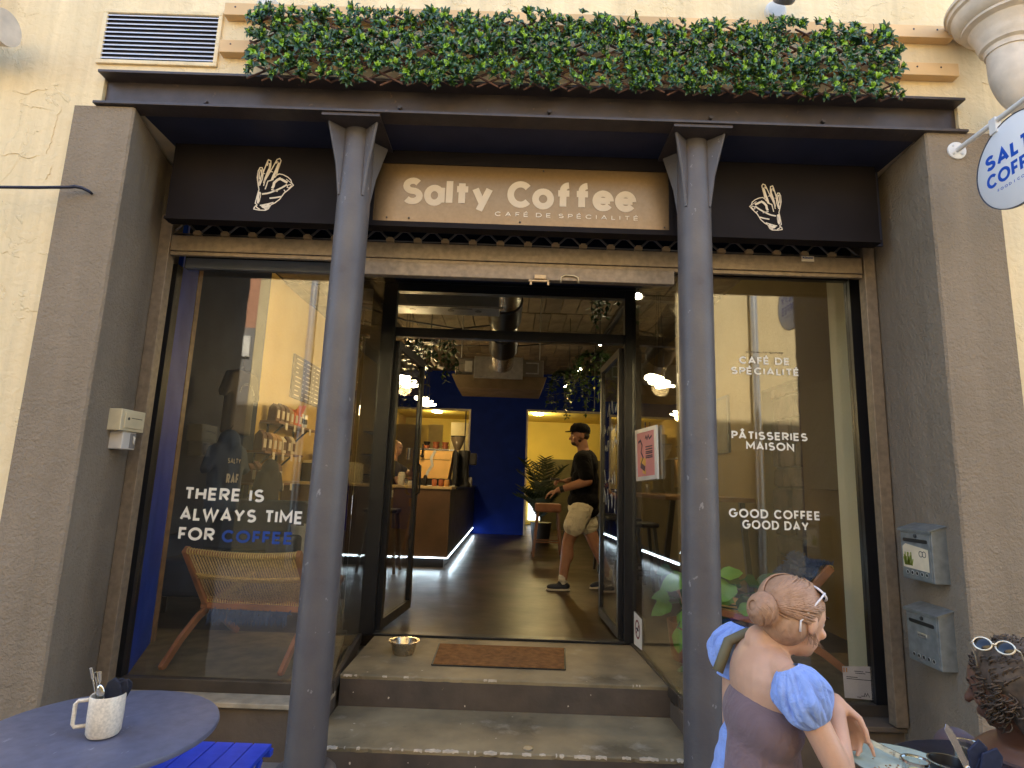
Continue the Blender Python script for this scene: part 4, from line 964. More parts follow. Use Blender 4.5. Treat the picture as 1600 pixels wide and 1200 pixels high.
# right wall with the rough stone niche
nY0, nY1 = 5.25, 6.05
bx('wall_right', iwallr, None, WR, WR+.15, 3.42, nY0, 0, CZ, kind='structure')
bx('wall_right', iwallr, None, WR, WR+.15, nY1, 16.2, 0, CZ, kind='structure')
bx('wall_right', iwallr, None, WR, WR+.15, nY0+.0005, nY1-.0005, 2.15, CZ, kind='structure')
st = thing('stone_niche', 'niche of rough dark stonework in the right inner wall', 'niche', (WR+.12, 5.65, 0), kind='structure')
rubm = mat('rubble', (.10, .055, .035), .9, nz=(7, .5), bump=.8, bs=18, c2=(.035, .022, .015))
bx('mortar', mat('mortar', (.05, .038, .028), .95, bump=.5), st, WR+.13, WR+.3, nY0-.05, nY1+.05, 0, 2.2)
rnd = random.Random(5); z = 0
while z < 2.1:
    hh = rnd.uniform(.14, .28); y = nY0+.002
    while y < nY1-.05:
        ww = min(rnd.uniform(.18, .42), nY1-y); 
        mb = MB(); x_ = WR+.132; d = rnd.uniform(.02, .07)
        fr = [Vector((x_-d+rnd.uniform(-.012, .012), y+ww*a+.008*(1-2*a)+rnd.uniform(-.01, .01)*(0 < a < 1), z+hh*b+.008*(1-2*b))) for a, b in ((0, .1), (.1, 0), (.9, 0), (1, .12), (1, .9), (.88, 1), (.1, 1), (0, .88))]
        mb.prism(fr, (d+.01, 0, 0)); mb.build('stone', rubm, st, bevel=.012)
        y += ww
    z += hh
jm = thing('inner_jamb', 'pale lit plaster jamb just behind the right edge of the right pane', 'jamb', (2.1, 3.5, 0), kind='structure')
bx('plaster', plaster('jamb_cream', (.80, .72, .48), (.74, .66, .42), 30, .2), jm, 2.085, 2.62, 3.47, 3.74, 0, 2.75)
# back wall with two openings
k0, k1, kt = -2.85, -.955, 2.66
d0, d1, dt = .32, 1.98, 2.70
for a in ((WL, k0, 0, CZ), (k1, d0, 0, CZ), (d1, WR, 0, CZ), (k0+.0005, k1-.0005, kt, CZ), (d0+.0005, d1-.0005, dt, CZ)):
    bx('back_wall', bluew, None, a[0], a[1], BY, BY+.22, a[2], a[3], kind='structure')
yel = plaster('yellow_room', (.78, .62, .17), (.68, .54, .15), 20, .1)
bx('rear_wall', yel, None, WL, WR+.15, 16.2, 16.3, 0, 3.0, kind='structure')
bx('rear_partition', yel, None, -.5, -.4, BY+.221, 16.19, 0, 2.8, kind='structure')
bx('rear_ceiling', yel, None, WL, WR, BY+.2205, 16.19, 2.81, 2.9, kind='structure')
for x in (k0, k1): bx('opening_trim', whitep, None, x-.02, x+.02, BY-.012, BY-.001, 0, kt+.02, kind='structure')
for x in (d0, d1): bx('opening_trim', whitep, None, x-.02, x+.02, BY-.012, BY-.001, 0, dt+.02, kind='structure')
bx('opening_trim', whitep, None, d0+.0205, d1-.0205, BY-.012, BY-.001, dt-.02, dt+.02, kind='structure')
bx('opening_trim', whitep, None, k0+.0205, k1-.0205, BY-.012, BY-.001, kt-.02, kt+.02, kind='structure')
olv = mat('olive_dado', (.11, .095, .04), .6)
o = bx('half_height_partition', olv, None, .75, 2.5, 14.6, 14.7, 0, 1.72); tag(o, 'dark olive half-height screen in the yellow back room behind the walking man', 'screen', kind='thing')
wn = thing('low_window', 'small bright low window seen between the legs of the bar stool', 'window', (.72, 16.1, .3))
bx('lit_pane', emis('daylight_pane', (.85, .9, 1.0), .5), wn, .50, .95, 16.14, 16.18, .12, .62)
mb = MB(); mb.box(.715, .735, 16.12, 16.139, .12, .62).box(.50, .7145, 16.12, 16.139, .36, .38).box(.7355, .95, 16.12, 16.139, .36, .38); mb.build('glazing_bar', whitep, wn)

# ceiling of hollow clay tiles between steel joists
ceil = thing('ceiling', 'ceiling of hollow clay tiles', 'ceiling', (0, 8, CZ), kind='structure')
bx('slab', mat('tile_joint', (.05, .04, .03), .9), ceil, -3.15, 2.77, 3.42, BY+.2, CZ+.02, CZ+.2)
tm = [mat('clay_tile_%s' % n, c, .85, nz=(5, .3), bump=.25, bs=30) for n, c in (('a', (.16, .12, .07)), ('b', (.13, .10, .06)), ('c', (.18, .135, .08)))]
rnd = random.Random(9); tmesh = []
for k in range(6):
    o = MB().box(-.111, .111, -.46, .46, -.02, .02).build('tile', tm[k % 3], None, bevel=.0); tmesh.append(o.data); bpy.data.objects.remove(o)
rows = 8; cols = 25; yy0 = 5.72
for j in range(rows):
    for i in range(cols):
        o = bpy.data.objects.new('tile', tmesh[rnd.randrange(6)]); col.objects.link(o); o.parent = ceil
        o.location = (-2.95+.2305*i+(.11 if j % 2 else 0)+rnd.uniform(-.003, .003), yy0+.945*j-8, rnd.uniform(-.006, .006))
bx('near_tiles', tm[0], ceil, -3.1, 2.7, 3.43, 5.24, CZ-.02, CZ+.019)
for x in (-1.9, -.2, 1.45): 
    o = thing('joist', {-1.9: 'steel ceiling joist over the counter side', -.2: 'steel ceiling joist above the silver duct', 1.45: 'steel ceiling joist over the right-hand tables'}[x], 'joist', (x, 3.5, CZ), 'steel ceiling joists', kind='structure')
    bx('flange', blackm, o, x-.05, x+.05, 3.43, BY-.001, CZ-.055, CZ-.045); bx('web', blackm, o, x-.006, x+.006, 3.43, BY-.001, CZ-.0445, CZ-.021)
ct = thing('cable_tray', 'grey metal air-curtain casing with slots, behind the transom glass', 'air curtain', (-.6, 5.0, 2.6))
gm = mat('grey_casing', (.24, .25, .26), .4, metal=.5)
bx('casing', gm, ct, -1.15, -.16, 4.95, 5.25, 2.63, 2.80, bevel=.006)
bx('lower_flange', alu, ct, -1.2, -.12, 4.94, 4.948, 2.612, 2.63)
for x in (-.95, -.6, -.35): MB().lathe([(.001, 0), (.03, 0), (.03, .003), (.001, .003)], (x, 5.1, 2.6265), 16).build('bolt_cap', blackm, ct)
for x in (-1.0, -.3): bx('bracket', alu, ct, x-.03, x+.03, 5.0, 5.04, 2.8005, CZ)
for x in (-.9, -.5): bx('vent_slot', blackm, ct, x-.1, x+.1, 5.02, 5.05, 2.627, 2.6295)

# air-conditioning unit and silver duct
ac = thing('ventilation_unit', 'boxy ventilation unit hung from the ceiling, fed by the silver duct', 'ventilation unit', (-.17, 7.2, 2.3))
p = at(725, 612, Y=7.0); q = at(838, 615, Y=7.0)
plyw = mat('unit_ply', (.24, .17, .09), .7, nz=(6, .2))
MB().prism([Vector((-.78, 7.05, 2.40)), Vector((.40, 7.05, 2.40)), Vector((.34, 7.05, 2.24)), Vector((-.70, 7.05, 2.24))], (0, .75, 0)).build('tray', plyw, ac)
bx('casing', mat('unit_grey', (.26, .23, .19), .45, metal=.3), ac, -.74, .36, 7.08, 7.72, 2.401, 2.62, bevel=.01)
bx('front_plate', alu, ac, -.50, .10, 7.0, 7.079, 2.36, 2.63, bevel=.004)
bx('label_plate', whitep, ac, -.62, -.53, 7.07, 7.079, 2.44, 2.58)
mb = MB(); mb.box(.14, .30, 7.07, 7.079, 2.57, 2.585).box(.14, .30, 7.07, 7.079, 2.44, 2.455).box(.285, .30, 7.07, 7.079, 2.4555, 2.5695); mb.build('bracket', alu, ac)
for x in (-.7, .32): MB().tube([(x, 7.4, 2.62), (x, 7.4, CZ-.02)], .008, 6).build('hanger_rod', alu, ac)
dc = thing('air_duct', 'crinkled silver flexible air duct with black bands above the ventilation unit', 'duct', (-.1, 6.2, 2.9))
foil = mat('foil', (.62, .58, .50), .22, metal=1, nz=(14, .2), bump=.9, bs=26)
path = [Vector(p) for p in ((-.10, 4.95, 3.20), (-.11, 5.4, 3.12), (-.12, 5.8, 3.02), (-.13, 6.15, 2.92), (-.14, 6.5, 2.80), (-.15, 6.8, 2.66), (-.16, 7.0, 2.52))]
def interp(path, n):
    out = []
    for i in range(n+1):
        t = i/n*(len(path)-1); k = min(int(t), len(path)-2); out.append(path[k].lerp(path[k+1], t-k))
    return out
ip = interp(path, 60)
MB().tube(ip, [.185+.006*(i % 2)-.0009*i for i in range(61)], 28).build('sleeve', foil, dc, smooth=True)
for a, b in ((22, 33), (40, 50)): MB().tube(ip[a:b], [.205-.0009*a]*(b-a), 28).build('band', blackm, dc, smooth='auto')
cb = thing('ceiling_cables', 'loose black cables strung under the clay-tile ceiling', 'cables', (-.8, 8, 3.3))
for pts in ([(-2.2, 7.5, 3.4), (-1.5, 7.6, 3.22), (-.8, 7.8, 3.18), (-.2, 7.9, 3.3)], [(-2.0, 9.2, 3.45), (-1.0, 9.3, 3.3), (.1, 9.3, 3.33), (1.2, 9.4, 3.48)]):
    MB().tube(interp([Vector(p) for p in pts], 12), .012, 6).build('cable', blackm, cb, smooth=True)
MB().tube([Vector(p) for p in ((-1.55, 10.6, 3.5), (-1.55, 10.6, 3.3), (-1.48, 10.6, 3.2), (-1.3, 10.6, 3.14))], .03, 10).build('conduit', whitep, cb, smooth=True)

# ------------------------------------------------------------------ counter with the light strip
CY, CX = 7.66, -.78
cnt = thing('counter', 'dark brown bar counter with pale worktop and a white light strip along its foot', 'counter', (CX, CY, 0))
brn = mat('counter_brown', (.085, .045, .022), .5, nz=(3, .3), bump=.04, bs=12)
bx('front_panel', brn, cnt, -2.98, CX, CY, CY+.02, .13, .985); bx('side_panel', mat('counter_side', (.05, .045, .03), .45), cnt, CX-.02, CX, CY+.0205, BY-.01, .13, .985)
bx('plinth', blackm, cnt, -2.98, CX-.05, CY+.05, CY+.07, 0, .129); bx('plinth', blackm, cnt, CX-.07, CX-.05, CY+.071, BY-.01, 0, .129)
wt = mat('worktop', (.50, .36, .18), .35, nz=(10, .2))
bx('worktop', wt, cnt, -2.98, CX+.015, CY-.015, CY+.62, .9855, 1.02, bevel=.003)
bx('worktop', blackm, cnt, CX-.62, CX+.035, CY+.6205, BY-.012, .9855, 1.015, bevel=.003)
led = emis('strip_light', (.72, .88, 1.0), 2.2)
bx('light_strip', led, cnt, -2.98, CX+.002, CY-.006, CY-.001, .118, .131); bx('light_strip', led, cnt, CX+.001, CX+.006, CY, BY-.012, .118, .131)
bx('price_card', whitep, cnt, -1.62, -1.52, CY-.004, CY-.001, .86, .95)
def area(name, loc, size, sizey, e, c, rot):
    l = bpy.data.lights.new(name, 'AREA'); l.shape = 'RECTANGLE'; l.size = size; l.size_y = sizey; l.energy = e; l.color = c
    o = bpy.data.objects.new(name, l); col.objects.link(o); o.location = loc; o.rotation_euler = rot; return o
def point(name, loc, e, c, r=.05):
    l = bpy.data.lights.new(name, 'POINT'); l.energy = e; l.color = c; l.shadow_soft_size = r
    o = bpy.data.objects.new(name, l); col.objects.link(o); o.location = loc; return o
def spot(name, loc, to, e, c, ang=80):
    l = bpy.data.lights.new(name, 'SPOT'); l.energy = e; l.color = c; l.spot_size = R(ang); l.spot_blend = .6; l.shadow_soft_size = .04
    o = bpy.data.objects.new(name, l); col.objects.link(o); o.location = loc; o.rotation_euler = (Vector(to)-Vector(loc)).to_track_quat('-Z', 'Y').to_euler(); return o
WARM = (1, .66, .27)
area('strip_light_lamp', (-1.9, CY-.03, .115), 2.1, .02, 8*IL, (.7, .88, 1), (R(-50), 0, 0))
area('strip_light_lamp', (CX+.03, 10.2, .115), .02, 5.0, 16*IL, (.7, .88, 1), (0, R(-50), 0))

# espresso machine seen from its back, grinder, cups, jars
em = thing('espresso_machine', 'espresso machine with golden back panel, cups stacked on top', 'coffee machine', (-1.0, 8.0, 1.02))
gold = mat('golden_panel', (.80, .50, .18), .35, metal=.4, nz=(3, .15))
mY = 8.0
MB().prism([Vector((-1.24, mY, 1.12)), Vector((-.86, mY, 1.12)), Vector((-.80, mY, 1.50)), Vector((-1.28, mY, 1.50))], (0, .42, 0)).build('back_panel', gold, em, bevel=.006)
bx('top_tray', stain, em, -1.30, -.79, mY-.01, mY+.44, 1.501, 1.525, bevel=.004)
bx('tray_slot', blackm, em, -1.18, -.86, mY-.013, mY-.0105, 1.507, 1.517)
bx('base', blackm, em, -1.26, -.84, mY+.02, mY+.42, 1.03, 1.119, bevel=.004)
bx('side', blackm, em, -1.36, -1.285, mY+.02, mY+.4, 1.2, 1.5, bevel=.01)
bx('side', blackm, em, -.798, -.74, mY+.0, mY+.4, 1.05, 1.5, bevel=.01)
for x in (-1.2, -.9): MB().tube([(x, mY+.05, 1.02), (x, mY+.05, 1.03)], .02, 10).build('foot', stain, em)
rb = MB(); ribbon(rb, [Vector((-1.05, mY-.0045, 1.497)), Vector((-1.10, mY-.0045, 1.40)), Vector((-1.08, mY-.0045, 1.30)), Vector((-1.14, mY-.0045, 1.2)), Vector((-1.16, mY-.0045, 1.13))], .035, (0, -1, 0), .004); rb.build('steam_hose', alu, em)
bx('panel_joint', blackm, em, -1.265, -.82, mY-.008, mY-.004, 1.375, 1.379)
MB().tube([(-1.40, mY-.05, 1.36), (-1.40, mY-.05, 1.52)], .04, 14).build('group_head', stain, em, smooth='auto')
MB().tube([(-1.22, mY-.05, 1.44), (-1.215, mY-.06, 1.58)], .012, 8).ell((-1.22, mY-.05, 1.42), .026, 8).build('lever', blackm, em, smooth=True)
gr = thing('coffee_grinder', 'black coffee grinder with glass bean hopper beside the espresso machine', 'grinder', (-.70, 8.35, 1.02))
MB().lathe([(.001, 1.02), (.11, 1.02), (.11, 1.06), (.08, 1.1), (.075, 1.3), (.09, 1.5), (.085, 1.53), (.001, 1.53)], (-.68, 8.35, 0), 24).build('body', blackm, gr, smooth='auto')
bx('side_motor', blackm, gr, -.60, -.50, 8.3, 8.42, 1.33, 1.50, bevel=.015)
MB().lathe([(.03, 1.53), (.05, 1.56), (.10, 1.68), (.10, 1.72), (.096, 1.72), (.096, 1.68), (.046, 1.56)], (-.78, 8.35, 0), 24).build('bean_hopper', mat('smoke_glass', (.20, .16, .11), .1), gr, smooth='auto')
MB().lathe([(.001, 1.735), (.108, 1.735), (.108, 1.72), (.001, 1.72)], (-.78, 8.35, 0), 24).build('hopper_lid', blackm, gr, smooth='auto')
cupm = mat('cup_terracotta', (.32, .10, .04), .4, nz=(30, .2))
for i, (x, dark) in enumerate(((-1.19, 1), (-1.06, 0), (-.93, 0))):
    for k in range(2):
        lab = ('dark' if (dark and k) else 'terracotta')+' espresso cup, %s of the %s pile on the espresso machine' % (('bottom', 'top')[k], ('left', 'middle', 'right')[i])
        c = thing('espresso_cup', lab, 'cup', (x, mY+.12, 1.526+.05*k), 'cups on the espresso machine')
        MB().lathe([(.001, .003), (.03, 0), (.045, .025), (.05, .05), (.046, .05), (.04, .025), (.001, .008)], (x, mY+.12, 1.526+.05*k), 20).build('cup', blackm if dark and k else cupm, c, smooth='auto')
for x, y, hgt, r_, mm, lab in ((-1.47, 7.9, .17, .05, whitep, 'cream paper cup stack near the barista on the counter'), (-1.40, 7.85, .08, .03, stain, 'small steel milk jug beside the paper cup stack'), (-1.33, 7.8, .06, .035, whitep, 'small white espresso saucer pile on the counter'), (-1.26, 7.8, .07, .03, blackm, 'small black takeaway cup on the counter'),
        (-1.14, 7.82, .13, .028, blackm, 'black pepper mill shaped jar in front of the golden panel'), (-1.02, 7.85, .09, .035, cupm, 'brown glass jar in front of the golden panel'), (-.93, 7.85, .09, .035, cupm, 'amber jar nearest the counter corner, darker'), (-.85, 7.82, .09, .04, mat('jar_amber', (.4, .22, .08), .2), 'pale amber jar with a spoon at the counter corner'), (-.60, 8.6, .14, .035, alu, 'steel milk pitcher right of the coffee grinder')):
    c = thing('counter_jar', lab, 'jar', (x, y, 1.02), 'jars and cups along the counter')
    z0 = 1.021 if y < 8.28 else 1.016
    MB().lathe([(.001, z0), (r_*.85, z0), (r_, z0+hgt*.3), (r_, z0+hgt*.8), (r_*.8, z0+hgt), (.001, z0+hgt)], (x, y, 0), 16).build('jar_body', mm, c, smooth='auto')
    MB().tube([(x, y, z0+hgt), (x, y, z0+hgt+.012)], r_*.6, 12).build('jar_lid', blackm, c)

# pendant lamps: piles of glowing rings
glow = emis('lamp_rings', (1, .86, .55), 6)
def pendant(p, lab, e=60):
    c = thing('pendant_lamp', lab, 'lamp', p, 'ring pendant lamps'); p = Vector(p); s = .0013*p.y
    for k, (dx, dz, r_) in enumerate(((-.06, .07, .10), (0, .02, .115), (.07, -.03, .10))):
        n = 28; MB().tube([p+Vector((dx+r_*math.cos(2*math.pi*i/n), r_*math.sin(2*math.pi*i/n), dz+.012*math.sin(4*math.pi*i/n))) for i in range(n+1)], .016, 8).build('glowing_ring', glow, c, smooth=True)
        MB().tube([p+Vector((dx, 0, dz)), Vector((p.x+dx*.3, p.y, CZ-.05))], .003, 4).build('wire', blackm, c)
        MB().tube([p+Vector((dx-r_, 0, dz)), p+Vector((dx+r_, 0, dz))], .006, 6).build('crossbar', blackm, c)
    point('pendant_lamp_light', p+Vector((0, 0, -.06)), e*IL, WARM, .1)
pendant(at(634, 598, Y=7.0), 'nearer ring pendant lamp over the counter', 75)
pendant(at(664, 629, Y=9.4), 'farther ring pendant lamp over the counter', 60)
pendant((1.75, 6.9, 2.35), 'ring pendant lamp over the high table, right of the man', 12)
# track spotlights
wtl = emis('spot_lens', (1, .84, .55), 22)
trk = thing('light_track', 'black lighting track under the ceiling on the right', 'track', (1.15, 7, 2.95))
MB().box(1.10, 1.14, 4.6, 11, 2.96, 2.99).build('rail', blackm, trk)
for y in (5, 7.5, 10): MB().tube([(1.12, y, 2.99), (1.12, y, CZ-.02)], .006, 6).build('hanger_rod', blackm, trk)
for (u, v), yy, lab, e in (((997, 463), 5.0, 'nearest track spotlight, glaring beside the door frame', 25), ((938, 536), 6.6, 'second track spotlight, shining on the trailing leaves', 30), ((906, 578), 8.6, 'third track spotlight, half hidden by hanging leaves', 25), ((884, 603), 10.6, 'farthest track spotlight, near the blue back wall', 25)):
    p = at(u, v, Y=yy); c = thing('track_spotlight', lab, 'spotlight', p, 'track spotlights')
    MB().tube([p+Vector((0, .01, .005)), p+Vector((.02, .12, .06))], .036, 14).build('lamp_body', blackm, c, smooth='auto')
    MB().tube([p+Vector((0, .008, .003)), p+Vector((-.002, 0, 0))], .030, 16).build('lens', wtl, c)
    MB().tube([p+Vector((.02, .1, .05)), Vector((1.12, p.y+.1, 2.96))], .006, 6).build('stem', blackm, c)
    spot('track_spotlight_light', p+Vector((0, -.02, -.02)), (p.x*.6, p.y-1.6 if yy > 5.5 else p.y+1.5, 0), e*2.2*IL, WARM, 95)
# ceiling lights of the two back rooms
for x, y, lab, e in ((.62, 14.2, 'round ceiling light in the yellow back room', 55), (-1.9, 14.4, 'round ceiling light in the kitchen behind the counter', 22)):
    c = thing('ceiling_lamp', lab, 'lamp', (x, y, 2.78), 'round back-room ceiling lights')
    MB().lathe([(.001, 2.77), (.12, 2.77), (.13, 2.80), (.13, 2.809), (.001, 2.809)], (x, y, 0), 24).build('shade', emis('shade_glow', (1, .85, .5), 9), c, smooth='auto')
    point('ceiling_lamp_light', (x, y, 2.68), e*1.4*IL, (1, .80, .36), .1)
spot('wall_washer_light', (-1.7, 6.0, 3.3), (-3.0, 7.8, 1.6), 60*IL, WARM, 110)
wl_ = thing('wall_washer', 'small black ceiling spotlight aimed at the shelves', 'spotlight', (-1.7, 6.0, 3.35))
MB().tube([(-1.7, 6.0, 3.33), (-1.66, 5.95, 3.44)], .04, 12).build('lamp_body', blackm, wl_, smooth='auto'); MB().tube([(-1.66, 5.95, 3.44), (-1.66, 5.95, CZ-.02)], .006, 6).build('stem', blackm, wl_)

# kitchen clutter behind the counter
ks = thing('kitchen_shelf', 'dark wall shelf with black bottles behind the barista', 'shelf', (-2.7, 12.3, 1.4))
for z in (1.15, 1.55, 2.0): bx('shelf_board', blackm, ks, -2.98, -2.55, 11.6, 12.6, z, z+.02)
rnd = random.Random(8)
for z in (1.17, 1.57):
    for i in range(5):
        y = 11.7+i*.18; c = thing('bottle', 'bottle %s on the %s kitchen shelf' % (('nearest the counter', 'second from the counter', 'in the middle', 'second from the back', 'farthest back')[i], 'lower' if z < 1.3 else 'middle'), 'bottle', (-2.7, y, z+.001), 'bottles on the kitchen shelf')
        MB().lathe([(.001, z+.001), (.03, z+.001), (.03, z+.14), (.012, z+.19), (.012, z+.23), (.001, z+.23)], (-2.7, y, 0), 12).build('glass', [blackm, cupm, whitep][rnd.randrange(3)], c, smooth='auto')
fr_ = thing('kitchen_cupboard', 'pale cupboard door standing in the kitchen opening behind the barista', 'cupboard', (-2.0, 13.6, 0))
bx('carcass', mat('cup_olive', (.42, .34, .13), .5), fr_, -2.84, -2.0, 13.9, 14.4, 0, 2.4, bevel=.005); bx('door', mat('cup_pale', (.62, .52, .22), .5), fr_, -1.98, -1.65, 13.7, 13.74, 0, 2.4, bevel=.004)
kt_ = thing('kitchen_unit', 'grey kitchen unit with worktop seen through the opening in the blue wall', 'cabinet', (-1.2, 14, 0))
bx('carcass', mat('unit_taupe', (.24, .20, .13), .5), kt_, -1.6, -.55, 14.4, 15.0, 0, 1.0); bx('worktop', blackm, kt_, -1.62, -.53, 14.38, 15.02, 1.001, 1.04); bx('splashback', mat('splash', (.34, .28, .16), .4), kt_, -1.6, -.52, 15.03, 15.06, 1.0, 2.6)
bx('pipe_post', blackm, kt_, -1.16, -1.13, 14.0, 14.03, 0, 2.8)

# ------------------------------------------------------------------ left wall: menu board, shelves, garments, fridge
mn = thing('menu_board', 'dark brown menu board with pale lines of text on the yellow left wall', 'board', (WL+.03, 8.3, 2.4))
y0, y1 = 7.66, 8.92; z0, z1 = 2.13, 2.72
bx('board', mat('menu_brown', (.07, .03, .015), .5), mn, WL+.001, WL+.03, y0, y1, z0, z1)
mb = MB(); rnd = random.Random(2)
for c_ in range(3):
    for r_ in range(9):
        ya = y0+.08+c_*.4; zz = z1-.05-r_*.062
        ribbon(mb, [Vector((WL+.031, ya, zz)), Vector((WL+.031, ya+rnd.uniform(.08, .24), zz))], .016, (1, 0, 0), .001)
        ribbon(mb, [Vector((WL+.031, ya+.28, zz)), Vector((WL+.031, ya+.32, zz))], .014, (1, 0, 0), .001)
mb.build('menu_lines', printw, mn)
kraft = mat('kraft', (.42, .25, .11), .75, nz=(20, .15)); darkbag = mat('bag_brown', (.10, .04, .02), .6); orbag = mat('bag_orange', (.62, .13, .03), .6); whbag = mat('bag_white', (.6, .52, .38), .6)
kinds = ['dark', 'dark', 'dark', 'kraft', 'orange', 'orange', 'can', 'can']
rnd = random.Random(21)
for s_, (z, ya, yb, row) in enumerate(((1.73, 6.85, 8.25, 'top'), (1.36, 6.55, 7.75, 'middle'), (1.0, 6.35, 7.45, 'bottom'))):
    sh = thing('wall_shelf', '%s wooden wall shelf lined with coffee bags' % row, 'shelf', (WL+.1, ya, z), 'coffee shelves on the left wall')
    bx('shelf_board', mat('shelf_wood', (.18, .08, .035), .5), sh, WL+.001, WL+.23, ya, yb, z-.025, z)
    for y in (ya+.2, yb-.35):
        bk_ = bx('bracket', blackm, sh, WL+.001, WL+.02, y, y+.03, z-.24, z-.0255); MB().bar((WL+.01, y+.015, z-.22), (WL+.2, y+.015, z-.03), .02, .02).build('bracket_brace', blackm, bk_)
    n = int((yb-ya-.06)/.15)
    for i in range(n):
        y = ya+.05+i*.15; kind = kinds[(i+(0 if s_ == 0 else rnd.randrange(3))) % 8] if s_ == 0 else ['dark', 'dark', 'kraft', 'kraft', 'white', 'dark', 'white', 'kraft'][i % 8]
        m_ = {'dark': darkbag, 'kraft': kraft, 'orange': orbag, 'can': alu, 'white': whbag}[kind]
        ordn = ('first', 'second', 'third', 'fourth', 'fifth', 'sixth', 'seventh', 'eighth', 'ninth')[i]
        c = thing('coffee_bag', '%s %s from the window on the %s coffee shelf' % ({'dark': 'dark brown bag', 'kraft': 'kraft bag', 'orange': 'orange box', 'can': 'grey can', 'white': 'white labelled bag'}[kind], ordn, row), 'coffee can' if kind == 'can' else 'coffee bag', (WL+.12, y, z), 'coffee bags on the wall shelves')
        if kind == 'can':
            MB().lathe([(.001, 0), (.035, 0), (.035, .19), (.001, .19)], (WL+.12, y+.05, z+.001), 16).build('can', alu, c, smooth='auto'); MB().lathe([(.0352, .06), (.0352, .13)], (WL+.12, y+.05, z+.001), 16).build('label_band', blackm, c)
        else:
            hh = rnd.uniform(.21, .25)
            MB().prism([Vector((WL+.06, y, z+.001)), Vector((WL+.17, y, z+.001)), Vector((WL+.165, y, z+hh*.75)), Vector((WL+.12, y, z+hh)), Vector((WL+.07, y, z+hh*.75))], (0, .115, 0)).build('bag', m_, c, bevel=.006)
            bx('bag_label', whbag if kind != 'white' else darkbag, c, WL+.171, WL+.174, y+.02, y+.095, z+.04, z+.14)
            if kind == 'orange': 
                MB().prism([Vector((WL+.16, y, z+hh*.75)), Vector((WL+.20, y+.02, z+hh+.05)), Vector((WL+.20, y+.13, z+hh+.05)), Vector((WL+.16, y+.115, z+hh*.75))], (.004, 0, 0)).build('open_flap', orbag, c)
    # paper tags hanging from the board
    for i in range(4): bx('price_tag', whbag, sh, WL+.231, WL+.234, ya+.2+i*.28, ya+.27+i*.28, z-.09, z-.005)
def garment(px, py, X, w_, h_, m, lab, cat, name, hood=False):
    p = at(px, py, X=X); g = thing(name, lab, cat, p, 'garments hung on the navy wall')
    mb = MB(); d = Vector((.12, 1, 0)).normalized()     # hangs almost flat against the wall
    def q(a, b, t=0): return p + d*a + Vector((t, 0, b))
    outline = [(-w_*.5, -h_*.5), (-w_*.52, h_*.18), (-w_*.72, h_*.02), (-w_*.82, h_*.10), (-w_*.55, h_*.44), (-w_*.14, h_*.5), (0, h_*.46), (w_*.14, h_*.5), (w_*.55, h_*.44), (w_*.82, h_*.10), (w_*.72, h_*.02), (w_*.52, h_*.18), (w_*.5, -h_*.5)]
    mb.prism([q(a, b, -.05) for a, b in outline], Vector((.10, -.01, 0)))
    if hood: mb.ell(q(0, h_*.5, 0), (.09, .13, .12), 8)
    o = remeshed(name+'_cloth', mb, m, g, .022, 6)
    MB().tube([q(-w_*.4, h_*.42, .0), q(0, h_*.5+.03, .0), q(w_*.4, h_*.42, .0)], .006, 6).tube([q(0, h_*.5+.02, 0), q(0, h_*.5+.12, 0), q(.03, h_*.5+.15, 0)], .004, 6).build('hanger', blackm, g)
    return g, q, d
g1, q1, dd = garment(374, 628, -2.62, .36, .62, mat('tee_grey', (.16, .135, .11), .9, nz=(4, .15), bump=.2, bs=12), 'grey T-shirt with a round printed slogan hanging on the navy wall', 'T-shirt', 't_shirt')
mb = MB(); arc = 'SALTY COFFEE'
for i, ch in enumerate(arc):
    if ch == ' ': continue
    a = R(160-140*i/(len(arc)-1)); c_ = q1(-.14*math.cos(a)*-1*-1, .05+.11*math.sin(a), .063)
    U = (dd*math.sin(a)+Vector((0, 0, -math.cos(a)))); V = (dd*math.cos(a)+Vector((0, 0, math.sin(a))))
    pen_text(mb, ch, q1(.0, .0, .062)+dd*(.12*math.cos(math.pi-a+0)*-1)*-1+Vector((0, 0, .04+.12*math.sin(a))), dd, (0, 0, 1), .018, .024, w=.2, depth=-.001)
mb.build('printed_slogan', printw, g1)
g2, q2, dd = garment(352, 745, -2.55, .40, .62, mat('hoodie_blue', (.035, .06, .12), .9, nz=(4, .2), bump=.25, bs=12), 'blue-grey hooded sweatshirt printed SALTY, hanging under the grey T-shirt', 'sweatshirt', 'hoodie', True)
mb = MB(); pen_text(mb, 'SALTY', q2(-.10, .12, .066), dd, (0, 0, 1), .2, .045, depth=-.001); pen_text(mb, 'RAF', q2(-.09, -.06, .066), dd, (0, 0, 1), .18, .09, w=.25, depth=-.001); mb.build('printed_slogan', printw, g2)
g3, q3_, dd = garment(418, 772, -2.70, .34, .55, mat('jacket_black', (.012, .012, .016), .9, bump=.2, bs=12), 'black jacket hanging behind the printed hoodie, below the coffee shelves', 'jacket', 'jacket', True)
fg = thing('fridge', 'cream undercounter fridge against the yellow wall left of the column', 'fridge', (-2.6, 8.9, 0))
bx('body', mat('fridge_cream', (.62, .52, .30), .35), fg, WL+.02, -2.35, 8.35, 9.2, .02, 1.32, bevel=.01); bx('door', mat('fridge_door', (.70, .60, .36), .3), fg, -2.349, -2.31, 8.37, 9.18, .06, 1.3, bevel=.006)
bx('dark_panel', blackm, fg, -2.98, -2.40, 8.33, 8.349, .75, 1.28)
sk = thing('kraft_sack', 'large folded kraft coffee sack with black lettering lying on the fridge', 'sack', (-2.7, 8.7, 1.33))
